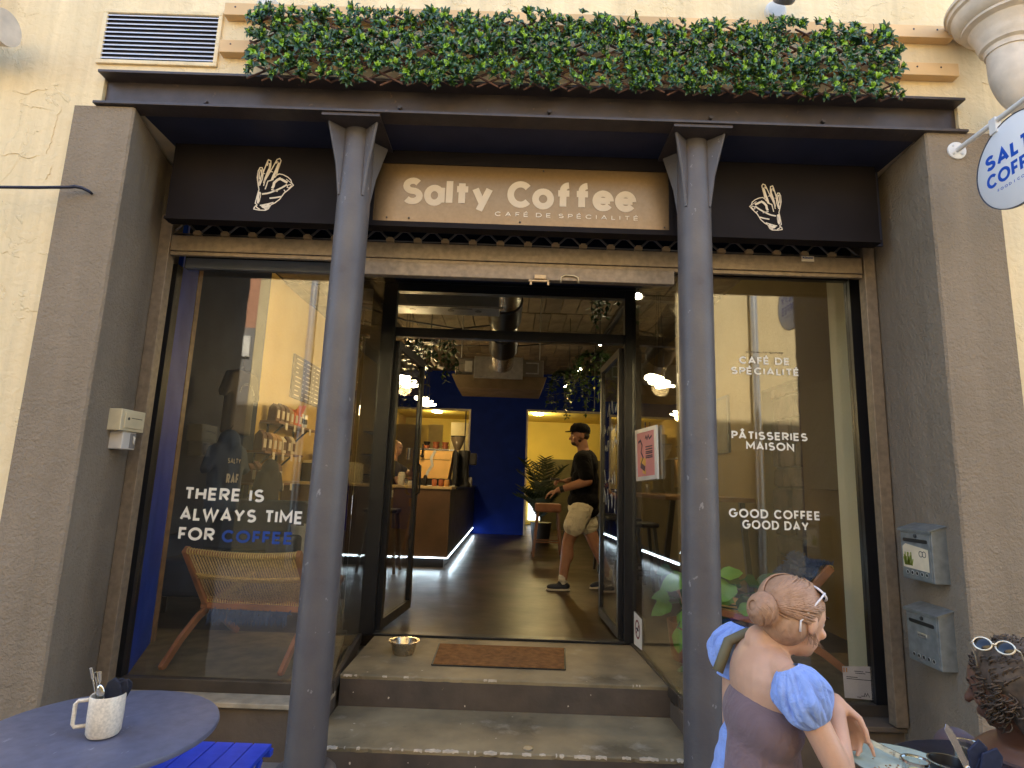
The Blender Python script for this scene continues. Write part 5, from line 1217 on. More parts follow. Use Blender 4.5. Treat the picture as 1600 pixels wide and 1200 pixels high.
mb = MB(); mb.ell((-2.66, 8.72, 1.45), (.24, .36, .12), 10); sko = remeshed('sack_body', mb, kraft, sk, .02, 2)
rb = MB()
for i in range(6): ribbon(rb, [Vector((-2.415+abs(i-2.5)*-.012, 8.52+i*.07, 1.42)), Vector((-2.415+abs(i-2.5)*-.012, 8.54+i*.07, 1.50)), Vector((-2.415+abs(i-2.5)*-.012, 8.56+i*.07, 1.43))], .012, (1, 0, 0), .002)
rb.build('sack_lettering', blackm, sk)
# pot on a stump, dark armchair behind the rattan chair
pt = thing('flower_pot', 'cream cylindrical plant pot on a wooden stump beside the left column', 'pot', (-1.95, 5.6, .3))
p = at(472, 880, Y=5.4)
MB().lathe([(.001, .42), (.11, .42), (.125, .66), (.12, .66), (.105, .44), (.001, .44)], (p.x, 5.4, 0), 28).build('pot', whitep, pt, smooth='auto')
sm_ = thing('tree_stump', 'round wooden stump stool carrying the cream plant pot', 'stool', (p.x, 5.4, 0))
MB().lathe([(.001, 0), (.2, 0), (.19, .2), (.2, .41), (.001, .418)], (p.x, 5.4, 0), 28).build('stump', mat('stump_wood', (.22, .12, .05), .7, nz=(5, .3)), sm_, smooth='auto')
af = thing('armchair', 'dark blue upholstered armchair behind the woven lounge chair, left window', 'armchair', (-2.2, 5.0, 0))
abl = mat('armchair_blue', (.03, .045, .085), .85, nz=(4, .2), bump=.1)
bx('seat', abl, af, -2.75, -1.95, 4.75, 5.45, .12, .42, bevel=.05, seg=3) if False else None
mb = MB().box(-2.75, -1.9, 4.75, 5.45, .12, .42); mb.build('seat', abl, af, bevel=.05, seg=3)
MB().prism([Vector((-2.75, 5.35, .42)), Vector((-1.9, 5.35, .42)), Vector((-1.9, 5.55, .86)), Vector((-2.75, 5.55, .86))], (0, .14, 0)).build('backrest', abl, af, bevel=.04, seg=3)
for x in (-2.8, -1.9): MB().box(x-.05, x+.07, 4.78, 5.5, .12, .58).build('armrest', abl, af, bevel=.03, seg=3)
for x in (-2.7, -1.95):
    for y in (4.8, 5.4): MB().tube([(x, y, 0), (x, y, .12)], .02, 8).build('leg', blackm, af)

# ------------------------------------------------------------------ woven lounge chairs
teak = mat('teak', (.42, .16, .065), .42, nz=(6, .3), bump=.05, bs=40)
cord = mat('rattan_cord', (.90, .56, .19), .6, nz=(60, .25)); cordd = mat('rattan_upright_cord', (.78, .56, .28), .7, nz=(60, .25))  # cord and teak colours raised to stand in for light on the chairs
furm = mat('blue_fur', (.07, .12, .25), .9, nz=(20, .4), c2=(.04, .07, .16))
def lounge(x, y, rz, lab, fur_on='seat'):
    c = thing('lounge_chair', lab, 'chair', (x, y, 0), 'woven lounge chairs in the shop windows')
    def P(nm, mb, m, **k): o = mb.build(nm, m, None, **k); o.parent = c; return o
    W = .34
    for s in (-1, 1):
        X_ = s*W
        P('side_post', MB().bar((X_, .42, .26), (X_, .10, .645), .034, .05, up=(0, 1, 0)), teak, bevel=.006)
        pts = [Vector((X_, 0, 0)), Vector((X_, .16, .12)), Vector((X_, .32, .21)), Vector((X_, .52, .275))]
        mb = MB()
        for a, b in zip(pts[:-1], pts[1:]): mb.bar(a, b+(b-a)*.06, .026, .045)
        P('leg', mb, teak, bevel=.004)
        P('leg', MB().bar((X_, .86, 0), (X_, .44, .27), .026, .045), teak, bevel=.004)
        P('seat_rail', MB().bar((X_, .38, .255), (X_, 1.0, .37), .03, .04), teak, bevel=.004)
    P('crossbar', MB().bar((-W-.03, .40, .265), (W+.03, .40, .265), .03, .035), teak, bevel=.005)
    P('crossbar', MB().bar((-W, .98, .366), (W, .98, .366), .03, .03), teak, bevel=.005)
    # back: rails wound with cord, thin uprights between
    def bp(u, t, off=0):      # u -1..1 across, t 0 bottom..1 top, curved back
        y = .395-.30*t; z = .30+.335*t; b = .045*(1-u*u)
        return Vector((u*(W-.016), y+b*.9+off, z-b*.5))
    mb = MB(); mb2 = MB()
    for t in (1.0, .02): mb.tube([bp(u/10, t) for u in range(-10, 11)], .013, 8)
    mb.tube([bp(u/10, .52) for u in range(-10, 11)], .010, 8)
    P('rail', mb, teak, smooth=True)
    mb = MB(); n = 44
    for i in range(n+1):
        u = -1+2*i/n
        for t, r_ in ((1.0, .0175), (.02, .0165)):
            a = bp(u, t); mb.tube([a+Vector((math.cos(k)*0, r_*math.cos(k), r_*math.sin(k))) + Vector((.006*math.sin(k/2), 0, 0)) for k in [j*math.pi/4 for j in range(9)]], .0042, 5)
    for i in range(n):
        u = -1+2*i/n; a = bp(u, .47, -.012); b = bp(min(1, u+.07), .57, -.012); mb.tube([a, b], .004, 4); a = bp(u, .57, -.014); b = bp(min(1, u+.07), .47, -.014); mb.tube([a, b], .0035, 4)
    o = P('cord_winding', mb, cord, smooth=True); o['kind'] = 'stuff'
    mb = MB()
    for i in range(38):
        u = -.97+1.94*i/37
        for off in (-.011, .011): mb.tube([bp(u, .03, off), bp(u, .5, off*.9), bp(u, .98, off)], .0036, 5)
    o = P('cord_uprights', mb, cordd, smooth=True); o['kind'] = 'stuff'
    mb = MB()
    for i in range(40):
        f = i/39; y_ = .42+.56*f; z_ = .275+.105*f; mb.tube([Vector((-W, y_, z_)), Vector((0, y_, z_-.018)), Vector((W, y_, z_))], .0062, 5)
    for i in range(36):
        xx = -W+.02+(2*W-.04)*i/35; mb.tube([Vector((xx, .42, .285)), Vector((xx, .98, .385))], .004, 4)
    o = P('seat_weave', mb, cord, smooth=True); o['kind'] = 'stuff'
    # the fur throw
    rn = random.Random(int(x*100)); v = []; f = []
    def tuft(p, d, L):
        s = d.cross(Vector((rn.uniform(-1, 1), rn.uniform(-1, 1), rn.uniform(-1, 1)))).normalized()*.0028; k = len(v)
        v.extend((p-s, p+s, p+d*L*.6+s*.6, p+d*L+Vector((0, 0, -.25*L)))); f.append((k, k+1, k+2)); f.append((k, k+2, k+3))
    sh_ = MB()
    if fur_on == 'seat':
        L_ = [(-.27, .40, .245), (.12, .40, .245), (.16, .8, .33), (.05, .97, .405), (-.27, .97, .405)]
        def surf(a, b): return Vector((-.29+.5*a, .36+.58*b, .235+.15*b+.03*math.sin(a*5)*b))
    else:
        def surf(a, b):
            t = 1.06-.55*b; q = bp(-1+2*a, min(t, 1)); return q+Vector((0, .035+.03*b, (.03 if b < .3 else .0)))
    for k in range(2600):
        a, b = rn.random(), rn.random(); p = surf(a, b); tuft(p, Vector((rn.uniform(-.6, .6), rn.uniform(-.5, .9), rn.uniform(-.1, .8) if fur_on != 'seat' else rn.uniform(-.4, .7))).normalized(), rn.uniform(.02, .045))
    if fur_on == 'seat':
        for k in range(900):                      # fringe hanging below the back edge
            a = rn.random(); tuft(surf(a, 0)+Vector((0, -.01, rn.uniform(-.02, .02))), Vector((rn.uniform(-.3, .3), -.3, -1)).normalized(), rn.uniform(.03, .06))
    else:
        for k in range(700): a = rn.random(); tuft(bp(-1+2*a, 1)+Vector((0, rn.uniform(-.02, .03), rn.uniform(-.01, .03))), Vector((rn.uniform(-.4, .4), -.3, .9)).normalized(), rn.uniform(.025, .045))
    for k in range(12):
        for j in range(8):
            q = [surf(k/12, j/8), surf((k+1)/12, j/8), surf((k+1)/12, (j+1)/8), surf(k/12, (j+1)/8)]; b0 = len(v); v.extend(q); f.append((b0, b0+1, b0+2, b0+3))
    th = bpy.data.objects.new('fur_throw', None)
    me = bpy.data.meshes.new('fur_throw'); me.from_pydata(v, [], f); me.materials.append(furm); o = bpy.data.objects.new('fur_throw', me); col.objects.link(o)
    bpy.data.objects.remove(th)
    tag(o, 'shaggy blue fur throw on the %s lounge chair' % ('left window' if fur_on == 'seat' else 'right window'), 'throw', 'blue fur throws', 'thing'); o.location = (x, y, 0); o.rotation_euler = (0, 0, rz)
    c.rotation_euler = (0, 0, rz); return c
lounge(-1.585, 3.46, R(-2), 'woven rattan and teak lounge chair seen from behind in the left window')
lounge(2.20, 4.12, R(80), 'woven rattan lounge chair with blue fur over its back in the right window', 'back')
# leafy plant between the column and the right chair
pg = thing('potted_plant', 'large-leaved green plant in the right window behind the column', 'plant', (1.22, 4.05, 0))
MB().lathe([(.001, 0), (.12, 0), (.15, .24), (.14, .24), (.11, .02), (.001, .02)], (1.22, 4.05, 0), 24).build('pot', cupm, pg, smooth='auto')
lg = [mat('plant_leaf', (.22, .46, .05), .4, nz=(9, .35), c2=(.11, .28, .035)), mat('plant_leaf_dark', (.03, .10, .03), .4, nz=(9, .3))]
rn = random.Random(12)
def broad_leaf(base, tip, W, m, par, name='leaf'):
    base, tip = Vector(base), Vector(tip); d = tip-base; L = d.length; d.normalize(); s = d.cross(Vector((0, -.8, .6))).normalized(); nn = s.cross(d)
    v = []; f = []; prof = [(0, .05), (.1, .62), (.28, 1), (.5, .95), (.72, .7), (.9, .33), (1, .02)]
    for i, (t, w_) in enumerate(prof):
        c_ = base+d*L*t+nn*(-.25*L*t*t); rg = .12*W*(1 if i % 2 else -1)
        v += [c_-s*W*w_+nn*(W*.25*w_+rg), c_-s*W*w_*.5+nn*W*.18*w_, c_, c_+s*W*w_*.5+nn*W*.18*w_, c_+s*W*w_+nn*(W*.25*w_+rg)]
    for i in range(len(prof)-1):
        for k in range(4): f.append((i*5+k, i*5+k+1, i*5+5+k+1, i*5+5+k))
    return MB().add(v, f).build(name, m, par, smooth=True)
for (u, v_), yy, L, W, mi_ in tuple(((rn.uniform(1045, 1170), rn.uniform(885, 1060)), rn.uniform(3.7, 4.3), rn.uniform(.10, .17), rn.uniform(.04, .06), rn.choice((0, 0, 1))) for _ in range(22))+(((1140, 905), 3.85, .17, .075, 0), ((1110, 930), 3.9, .15, .06, 0), ((1065, 905), 3.95, .16, .06, 0), ((1058, 960), 3.9, .18, .07, 0), ((1075, 1000), 3.85, .16, .06, 1), ((1160, 930), 3.95, .14, .06, 1), ((1185, 925), 4.1, .2, .07, 1), ((1125, 960), 4.0, .14, .06, 1), ((1090, 890), 4.0, .15, .06, 0), ((1075, 1040), 3.8, .15, .06, 1), ((1130, 990), 3.9, .13, .05, 1), ((1100, 985), 4.1, .18, .07, 0), ((1200, 950), 4.15, .16, .06, 1)):
    p = at(u, v_, Y=yy); q = p+Vector((rn.uniform(-.8, .8), rn.uniform(-.5, .1), rn.uniform(-.9, .3))).normalized()*L
    broad_leaf(p, q, W, lg[mi_], pg)
    MB().tube([Vector((1.22, 4.05, .2)), (Vector((1.22, 4.05, .2))+p)/2+Vector((0, 0, .08)), p], .005, 5).build('stem', lg[1], pg)

# right wall: white cabinet, call point
cbx = thing('wall_cabinet', 'pale wall cabinet with wooden edge and dark hinges on the right inner wall', 'cabinet', (2.5, 4.2, 1.1))
bx('body', iwallr, cbx, 2.36, WR, 3.95, 4.66, 1.13, 1.95, bevel=.004)
bx('edge', mat('cab_edge', (.34, .19, .07), .5), cbx, 2.352, 2.3595, 4.18, 4.205, 1.13, 1.97)
for z in (1.32, 1.75): bx('hinge', blackm, cbx, 2.34, 2.3595, 4.13, 4.18, z, z+.05)
cp = thing('call_point', 'narrow red fire notice on the right inner wall beside the stone niche', 'notice', (WR-.01, 5.05, 1.2))
bx('plate', mat('call_red', (.42, .04, .02), .5), cp, WR-.01, WR-.001, 5.0, 5.08, 1.20, 1.42); bx('plate_label', whitep, cp, WR-.0115, WR-.0102, 5.015, 5.065, 1.3, 1.36)
# framed pictures
for y, z, lab in ((7.2, 1.9, 'small framed picture on the right inner wall, nearest the window'), (8.4, 1.9, 'small framed picture on the right inner wall, farther in')):
    f_ = thing('picture_frame', lab, 'picture', (WR, y, z), 'pictures on the right inner wall')
    bx('frame', blackm, f_, WR-.03, WR-.001, y-.25, y+.25, z-.35, z+.35); bx('print', mat('print_dim', (.12, .10, .07), .6), f_, WR-.034, WR-.0305, y-.21, y+.21, z-.31, z+.31)

# high table with stools behind the door, cardboard box
ht = thing('high_table', 'long wooden high table with splayed legs on the right side of the cafe', 'table', (2.0, 6.9, 0))
tw = mat('table_wood', (.22, .12, .055), .4, nz=(6, .3))
bx('tabletop', tw, ht, 1.55, 2.45, 5.9, 8.1, .985, 1.03, bevel=.005)
for x, y in ((1.65, 6.0), (2.35, 6.0), (1.65, 8.0), (2.35, 8.0)): MB().bar((x+(.1 if x < 2 else -.1)*-1, y+(.12 if y > 7 else -.12)*-.5, 0), (x, y, .984), .05, .05).build('leg', blackm, ht)
stm = mat('stool_leather', (.20, .075, .03), .5, nz=(8, .3)); stl = mat('stool_wood', (.14, .055, .022), .45)
def barstool(x, y, lab, mseat=stm, mleg=stl, h=.80, lb=True):
    c = thing('bar_stool', lab, 'stool', (x, y, 0), 'bar stools in the cafe')
    bx('seat', mseat, c, x-.20, x+.20, y-.17, y+.17, h-.13 if lb else h-.05, h, bevel=.02)
    for sx in (-1, 1):
        for sy in (-1, 1): MB().bar((x+sx*.22, y+sy*.19, 0), (x+sx*.155, y+sy*.13, h-.131 if lb else h-.051), .032, .032).build('leg', mleg, c)
    for s_ in (-1, 1): MB().bar((x-.2, y+s_*.18, .22), (x+.2, y+s_*.18, .22), .018, .02).build('footrest', mleg, c)
    return c
barstool(.60, 9.35, 'tan leather-seated bar stool in front of the doorway, left of the man')
barstool(1.35, 6.3, 'dark bar stool at the high table, nearest the door leaf', blackm, blackm, .74, False)
barstool(1.35, 7.1, 'dark bar stool behind the walking man, middle of the high table', blackm, blackm, .74, False)
barstool(1.38, 7.9, 'dark bar stool at the far end of the high table', blackm, blackm, .74, False)
barstool(-1.55, 7.25, 'slim wooden bar stool in front of the counter panel', blackm, mat('stool_dim', (.07, .05, .03), .6), .74, False)
cbb = thing('cardboard_box', 'open cardboard box on the floor behind the side pane', 'box', (1.9, 5.2, 0))
bx('body', kraft, cbb, 1.55, 1.85, 5.1, 5.4, 0, .32); MB().prism([Vector((1.55, 5.1, .321)), Vector((1.85, 5.1, .321)), Vector((1.85, 5.02, .42)), Vector((1.55, 5.02, .42))], (0, .004, 0)).build('flap', kraft, cbb)

# tall palm by the doorway, hanging plants
pm = thing('potted_palm', 'tall dark palm in a pot beside the yellow doorway', 'plant', (.55, 11.6, 0))
p0 = Vector((.60, 11.3, 0)); ORGp = p0
MB().lathe([(.001, 0), (.16, 0), (.2, .38), (.18, .38), (.001, .34)], p0, 24).build('pot', blackm, pm, smooth='auto')
rn = random.Random(6); palm = mat('palm_leaf', (.014, .028, .006), .45, nz=(10, .3))
for k in range(22):
    a = rn.uniform(0, 6.28); H = rn.uniform(.9, 1.95); out = rn.uniform(.12, .6); pts = []
    for i in range(9):
        t = i/8; pts.append(p0+Vector((math.cos(a)*out*t*t, math.sin(a)*out*t*t*.7, .35+(H-.35)*(t-.22*t*t*t))))
    fr2 = MB().tube(pts, .007, 5)
    for i in range(2, 9):
        for s_ in (-1, 1):
            for h_ in (0, .5):
                if i+h_ > 8: continue
                q = pts[i] if h_ == 0 else pts[i].lerp(pts[min(i+1, 8)], .5); L = .26*(1-abs(i-5)/8)
                d = Vector((-math.sin(a)*s_, math.cos(a)*s_, .35)).normalized(); tip = q+d*L+Vector((math.cos(a)*.05, 0, .02)); w_ = Vector((0, 0, .013))
                fr2.add([q-w_, q+w_, (q+tip)/2+w_*1.1, tip, (q+tip)/2-w_], [(0, 1, 2, 3, 4)])
    fr2.build('frond', palm, pm)
def hanging(cx, cy_, cz, n, spread, lab, drop=.5, light=0):
    hp_ = thing('hanging_plant', lab, 'plant', (cx, cy_, cz), 'plants hanging from the ceiling')
    MB().lathe([(.001, -.02), (.08, -.02), (.1, .1), (.09, .1), (.001, .06)], (cx, cy_, cz), 16).build('pot', blackm, hp_, smooth='auto')
    MB().tube([(cx, cy_, cz+.1), (cx, cy_, CZ-.02)], .005, 5).build('cord', blackm, hp_)
    rn = random.Random(int(cx*50+cy_)); v = []; f = []; st_ = MB()
    for k in range(n):
        a = rn.uniform(0, 6.28); L = rn.uniform(.2, drop); p = Vector((cx, cy_, cz+.08)); dr = Vector((math.cos(a), math.sin(a), 0)); P_ = []
        for i in range(12):
            t = i/11; q = p+dr*spread*(1-(1-t)**2)*rn.uniform(.9, 1.1)+Vector((0, 0, .07*math.sin(t*3)-L*t*t)); P_.append(q)
            for r_ in range(3):
                d = Vector((rn.uniform(-1, 1), rn.uniform(-1, 1), rn.uniform(-.9, .3))).normalized(); s_ = d.cross(Vector((0, 0, 1))).normalized()*.02; b = len(v)
                v.extend((q, q+d*.03+s_, q+d*.07, q+d*.03-s_)); f.append((b, b+1, b+2, b+3))
        st_.tube(P_, .003, 4)
    o = MB().add(v, f).build('leaves', mat('trail_leaf', (.04, .09, .015), .45, nz=(9, .4)), hp_); o['kind'] = 'stuff'
    st_.build('stems', palm, hp_)
hanging(.98, 6.9, 2.58, 22, .26, 'trailing plant hanging under the second track spotlight', .7)
hanging(.80, 8.3, 2.62, 20, .30, 'trailing plant hanging between the lit spotlights, farther back', .7)
hanging(.95, 5.5, 2.95, 14, .22, 'bushy hanging plant seen through the right end of the transom', .35)
hanging(-.95, 6.3, 2.62, 24, .30, 'dark trailing plant hanging above the left door leaf', .65)
# ------------------------------------------------------------------ people
skin_a = mat('skin_tan', (.34, .165, .095), .5, nz=(12, .12)); skin_b = mat('skin_fair', (.56, .33, .22), .48, nz=(12, .1)); skin_c = mat('skin_brown', (.17, .085, .055), .5, nz=(12, .1))
V3 = Vector
for q in (skin_a, skin_b, skin_c): skin(q)
def limb(mb, pts, rs):
    for i in range(len(pts)-1): mb.cap(pts[i], pts[i+1], rs[i], rs[i+1], 14)
def frame_(f, u=(0, 0, 1)):
    f = V3(f).normalized(); r = f.cross(V3(u)).normalized(); return f, r, r.cross(f)
def head(mb, c, f, s=1.0, up=(0, 0, 1)):
    """c: centre of the skull, f: where the face looks"""
    f, r, u = frame_(f, up); c = V3(c); M = Matrix((r, f, u)).transposed().to_4x4()
    mb.ell(c+u*.015*s, (.075*s, .095*s, .09*s), 12, M)
    mb.ell(c+f*.028*s-u*.05*s, (.055*s, .062*s, .065*s), 10, M)
    mb.ell(c+f*.058*s-u*.088*s, (.028*s, .026*s, .022*s), 8, M)                      # chin
    mb.cap(c+f*.088*s-u*.002*s, c+f*.112*s-u*.035*s, .009*s, .013*s, 8)              # nose
    mb.ell(c+f*.092*s-u*.064*s, (.022*s, .008*s, .006*s), 6, M)                      # lips
    mb.ell(c+f*.089*s-u*.073*s, (.019*s, .010*s, .007*s), 6, M)
    mb.ell(c+f*.082*s+u*.02*s, (.045*s, .014*s, .01*s), 6, M)                        # brow
    for k in (-1, 1):
        mb.ell(c+r*k*.078*s-f*.008*s-u*.012*s, (.010*s, .020*s, .032*s), 8, M)        # ears
        mb.ell(c+r*k*.04*s+f*.068*s-u*.03*s, (.022*s, .016*s, .018*s), 6, M)          # cheek
def face_bits(par, c, f, s=1.0, up=(0, 0, 1), white=True):
    f, r, u = frame_(f, up); c = V3(c)
    for k in (-1, 1):
        if white: MB().ell(c+r*k*.031*s+f*.0785*s+u*.0*s, .0085*s, 8).build('eye', mat('eye_white', (.7, .66, .6), .2), par, smooth=True)
        MB().ell(c+r*k*.031*s+f*.0838*s+u*.0*s, .0046*s, 8).build('iris', mat('iris', (.03, .02, .015), .2), par, smooth=True)
        MB().cap(c+r*k*.015*s+f*.092*s+u*.022*s, c+r*k*.048*s+f*.082*s+u*.024*s, .004*s, .003*s, 6).build('eyebrow', mat('brow_hair', (.04, .025, .015), .9), par, smooth=True)
def hand5(mb, wrist, d, palm_n, s=1.0, curl=(.5, .55, .6, .65), spread=.16, thumb_side=1, thumb_curl=.3):
    """palm and five fingers: d points along the hand, palm_n out of the palm; curl bends each finger towards the palm"""
    d = V3(d).normalized(); n = (V3(palm_n)-d*V3(palm_n).dot(d)).normalized(); w_ = d.cross(n).normalized()*thumb_side
    wrist = V3(wrist)
    for k, t in enumerate((-.027, -.009, .009, .026)):
        mb.cap(wrist+w_*t*.7*s, wrist+d*.085*s+w_*t*s, .014*s, .0115*s, 8)
    for k, (t, L) in enumerate(((.027, .072), (.009, .080), (-.009, .074), (-.026, .058))):
        p = wrist+d*.088*s+w_*t*s; a = 0; dd_ = (d+w_*t/.027*spread).normalized(); ax = dd_.cross(n).normalized()
        for j, (fl, r_) in enumerate(((.45, .0092), (.30, .0083), (.25, .0072))):
            a += curl[k]*(.8, 1.1, .8)[j]; q = p+(dd_*math.cos(a)+n*math.sin(a))*L*fl*s
            mb.cap(p, q, r_*s, r_*.92*s, 8); p = q
    p = wrist+d*.02*s+w_*.024*s; t_ = (d*.75+w_*.75+n*.25).normalized()
    q = p+t_*.042*s; mb.cap(p, q, .0135*s, .0105*s, 8); t2 = (d*.95+w_*.25+n*(.25+thumb_curl)).normalized(); q2 = q+t2*.032*s; mb.cap(q, q2, .0102*s, .0092*s, 8); t3 = (d*.95+n*(.35+thumb_curl)).normalized(); mb.cap(q2, q2+t3*.026*s, .0092*s, .008*s, 8)
    return wrist+d*.088*s
def shoe(par, heel, toe_dir, m, sole_m, s=1.0, pitch=0, lab=None):
    f, r, u = frame_(toe_dir); heel = V3(heel); mb = MB()
    mb.ell(heel+f*.05*s+u*.045*s, (.042*s, .055*s, .04*s), 10, Matrix((r, f, u)).transposed().to_4x4())
    mb.ell(heel+f*.15*s+u*.035*s, (.044*s, .10*s, .034*s), 10, Matrix((r, f, u)).transposed().to_4x4())
    mb.ell(heel+f*.085*s+u*.075*s, (.036*s, .045*s, .035*s), 8, Matrix((r, f, u)).transposed().to_4x4())
    o = remeshed('shoe', mb, m, par, .009, 3)
    mb = MB(); P_ = [heel+f*a+r*b+u*.0 for a, b in ((-.005, -.025), (.02, -.038), (.12, -.042), (.2, -.044), (.25, -.02), (.255, .01), (.22, .04), (.1, .040), (.01, .034))]
    mb.prism([p-u*.0 for p in P_], u*.02*s); mb.build('sole', sole_m, par, bevel=.005)
    return o

# --- the walking man ------------------------------------------------------------
MY = 6.45
def A_(px, py, dy=0): return at(px, py, Y=MY+dy)
man = thing('person', 'man in black cap, black T-shirt and pale shorts walking left through the cafe', 'person', (.78, MY, 0))
hip = A_(908, 808); neck = A_(908, 712); hc = A_(906, 683)
hc.z = 1.645; hip.z = .93
sh_n = A_(911, 718, -.19); sh_f = A_(908, 718, .19); el_n = A_(918, 752, -.24); wr_n = A_(872, 766, -.16); el_f = A_(900, 750, .16); wr_f = A_(884, 752, .02)
hp_n = V3((hip.x, MY-.09, .90)); hp_f = V3((hip.x, MY+.09, .90))
kn_l = V3((.64, MY-.02, .50)); an_l = V3((.585, MY-.05, .085)); kn_r = V3((.93, MY+.08, .50)); an_r = V3((1.10, MY+.08, .13))
mb = MB()
head(mb, hc, (-1, -.12, -.05), 1.07); mb.cap(hc+V3((.025, 0, -.06)), V3((neck.x+.03, MY, 1.44)), .058, .07)
mb.ell((neck.x+.05, MY, 1.335), (.115, .185, .17), 12); mb.cap((neck.x+.04, MY, 1.15), (hip.x, MY, .95), .125, .13)
limb(mb, [sh_n, el_n, wr_n], [.068, .054, .033]); limb(mb, [sh_f, el_f, wr_f], [.062, .047, .031])
limb(mb, [hp_n, kn_l, an_l], [.10, .066, .044]); limb(mb, [hp_f, kn_r, an_r], [.10, .066, .044])
mb.ell(kn_l.lerp(an_l, .3)+V3((.02, 0, 0)), (.058, .055, .11), 8); mb.ell(kn_r.lerp(an_r, .3)+V3((.02, 0, 0)), (.058, .055, .11), 8)
hand5(mb, wr_n, (wr_n-el_n), (0, .3, -1), 1.05, (.35, .4, .45, .5)); hand5(mb, wr_f, (-1, -.2, .1), (0, 0, -1), 1.05, (.8, .85, .9, .9), thumb_side=-1)
remeshed('body', mb, skin_a, man, .0095, 3)
face_bits(man, hc, (-1, -.12, -.05), 1.07)
blk = mat('tshirt_black', (.004, .004, .005), .95, nz=(8, .2), bump=.35, bs=14, spec=.1)
mb = MB(); mb.ell((neck.x+.055, MY, 1.325), (.135, .21, .175), 12); mb.ell((neck.x+.03, MY, 1.435), (.085, .15, .055), 10)
mb.cap((neck.x+.05, MY, 1.17), (hip.x+.02, MY, .90), .152, .160); mb.ell((hip.x+.03, MY, .83), (.165, .175, .09), 10)
mb.cap(sh_n+V3((.0, .02, .0)), sh_n.lerp(el_n, .75), .094, .082); mb.cap(sh_f+V3((0, -.02, 0)), sh_f.lerp(el_f, .75), .094, .080); mb.ell((hip.x+.02, MY, .93), (.175, .205, .13), 10)
cloth(blk, 400, 9, .5); blk.node_tree.nodes['Principled BSDF'].inputs['Sheen Weight'].default_value = 0
remeshed('t_shirt', mb, blk, man, .011, 4)
shm = mat('shorts_cream', (.66, .60, .45), .85, nz=(6, .12), bump=.5, bs=9)
cloth(shm, 400, 8, .8)
mb = MB(); mb.ell((hip.x+.01, MY, .86), (.16, .165, .10), 10); mb.cap(hp_n+V3((0, 0, -.04)), hp_n.lerp(kn_l, .58), .125, .118); mb.cap(hp_f+V3((0, 0, -.04)), hp_f.lerp(kn_r, .56), .125, .116)
remeshed('shorts', mb, shm, man, .012, 3)
mb = MB(); f, r, u = frame_((-1, -.12, .05)); M = Matrix((r, f, u)).transposed().to_4x4()
v_ = [(a*1.08, b*1.05) for a, b in ((.092, .0), (.096, .03), (.090, .065), (.06, .10), (.001, .112))]
mb.lathe(v_, hc+u*.028, 28, M=M, sx=.92, sy=1.12); mb.lathe([(.001, -.001), (.092, -.001)], hc+u*.028, 28, M=M, sx=.92, sy=1.12)
brim = []
for i in range(13):
    a = math.pi*i/12; brim.append(hc+u*(.036-.012*math.sin(a))+r*(.07*math.cos(a))+f*(.085+.085*math.sin(a)))
mb.prism(brim, u*.006); capo = mb.build('cap', blk, man, smooth='auto')
MB().tube([hc+f*-.104+u*.07, hc+f*-.108+u*.035], .008, 6).build('cap_strap', blk, capo)
mb = MB()                                                  # short hair and beard
mb.ell(hc-f*.02-u*.0, (.079, .09, .06), 10, M); remeshed('hair', mb, mat('hair_dark', (.025, .016, .01), .8), man, .008, 1)
mb = MB(); mb.ell(hc+f*.045-u*.085, (.045, .05, .035), 8, M); mb.ell(hc+f*.01-u*.06, (.068, .04, .035), 8, M); remeshed('beard', mb, mat('beard_dark', (.045, .025, .015), .9), man, .008, 1)
sm1 = mat('shoe_navy', (.012, .016, .03), .6, bump=.2); sw = mat('sole_white', (.55, .50, .40), .6)
shoe(man, V3((.66, MY-.05, .0)), (-1, -.1, 0), sm1, sw); shoe(man, V3((1.14, MY+.08, .045)), (-1, -.05, -.18), sm1, sw)
for an in (an_l, an_r): MB().cap(an+V3((0, 0, .0)), an+V3((0, 0, .05)), .047, .045).build('sock', mat('sock_white', (.6, .55, .45), .9), man, smooth=True)
ph = MB().box(-.05, .05, -.04, .04, -.012, .012, Matrix.Translation(wr_f+V3((-.12, -.03, .02)))).build('folded_cloth', blackm, None, bevel=.008)
tag(ph, 'small black object held in the walking man\'s raised hand', 'object', kind='thing')
wtc = MB().tube([wr_n.lerp(el_n, .08), wr_n.lerp(el_n, .2)], .037, 18).build('wristwatch', blackm, man, smooth='auto')

# --- the barista ----------------------------------------------------------------
bY = 8.75
bar = thing('person', 'barista with tied-back fair hair and dark T-shirt working behind the counter', 'person', (-1.62, bY, 0))
hc = at(620, 700, Y=bY); hc = V3((hc.x, bY, hc.z)); sx_ = hc.x
mb = MB(); head(mb, hc, (.86, -.5, -.16), .97); mb.cap(hc+V3((-.02, 0, -.07)), (sx_-.03, bY, hc.z-.2), .045, .052)
sh1 = V3((sx_-.02, bY-.17, hc.z-.26)); sh2 = V3((sx_-.02, bY+.17, hc.z-.26)); el1 = V3((sx_+.10, bY-.25, hc.z-.50)); w1 = V3((sx_+.36, bY-.30, hc.z-.42)); el2 = V3((sx_+.22, bY+.1, hc.z-.38)); w2 = at(655, 705, Y=bY-.3)
mb.ell((sx_-.04, bY, hc.z-.34), (.10, .16, .16), 12); mb.cap((sx_-.04, bY, hc.z-.45), (sx_-.06, bY, .95), .105, .12)
limb(mb, [sh1, el1, w1], [.048, .037, .026]); limb(mb, [sh2, el2, w2], [.048, .037, .026])
limb(mb, [(sx_-.05, bY-.08, .92), (sx_-.04, bY-.09, .5), (sx_-.03, bY-.09, .08)], [.085, .055, .04]); limb(mb, [(sx_-.05, bY+.08, .92), (sx_-.08, bY+.09, .5), (sx_-.08, bY+.09, .08)], [.085, .055, .04])
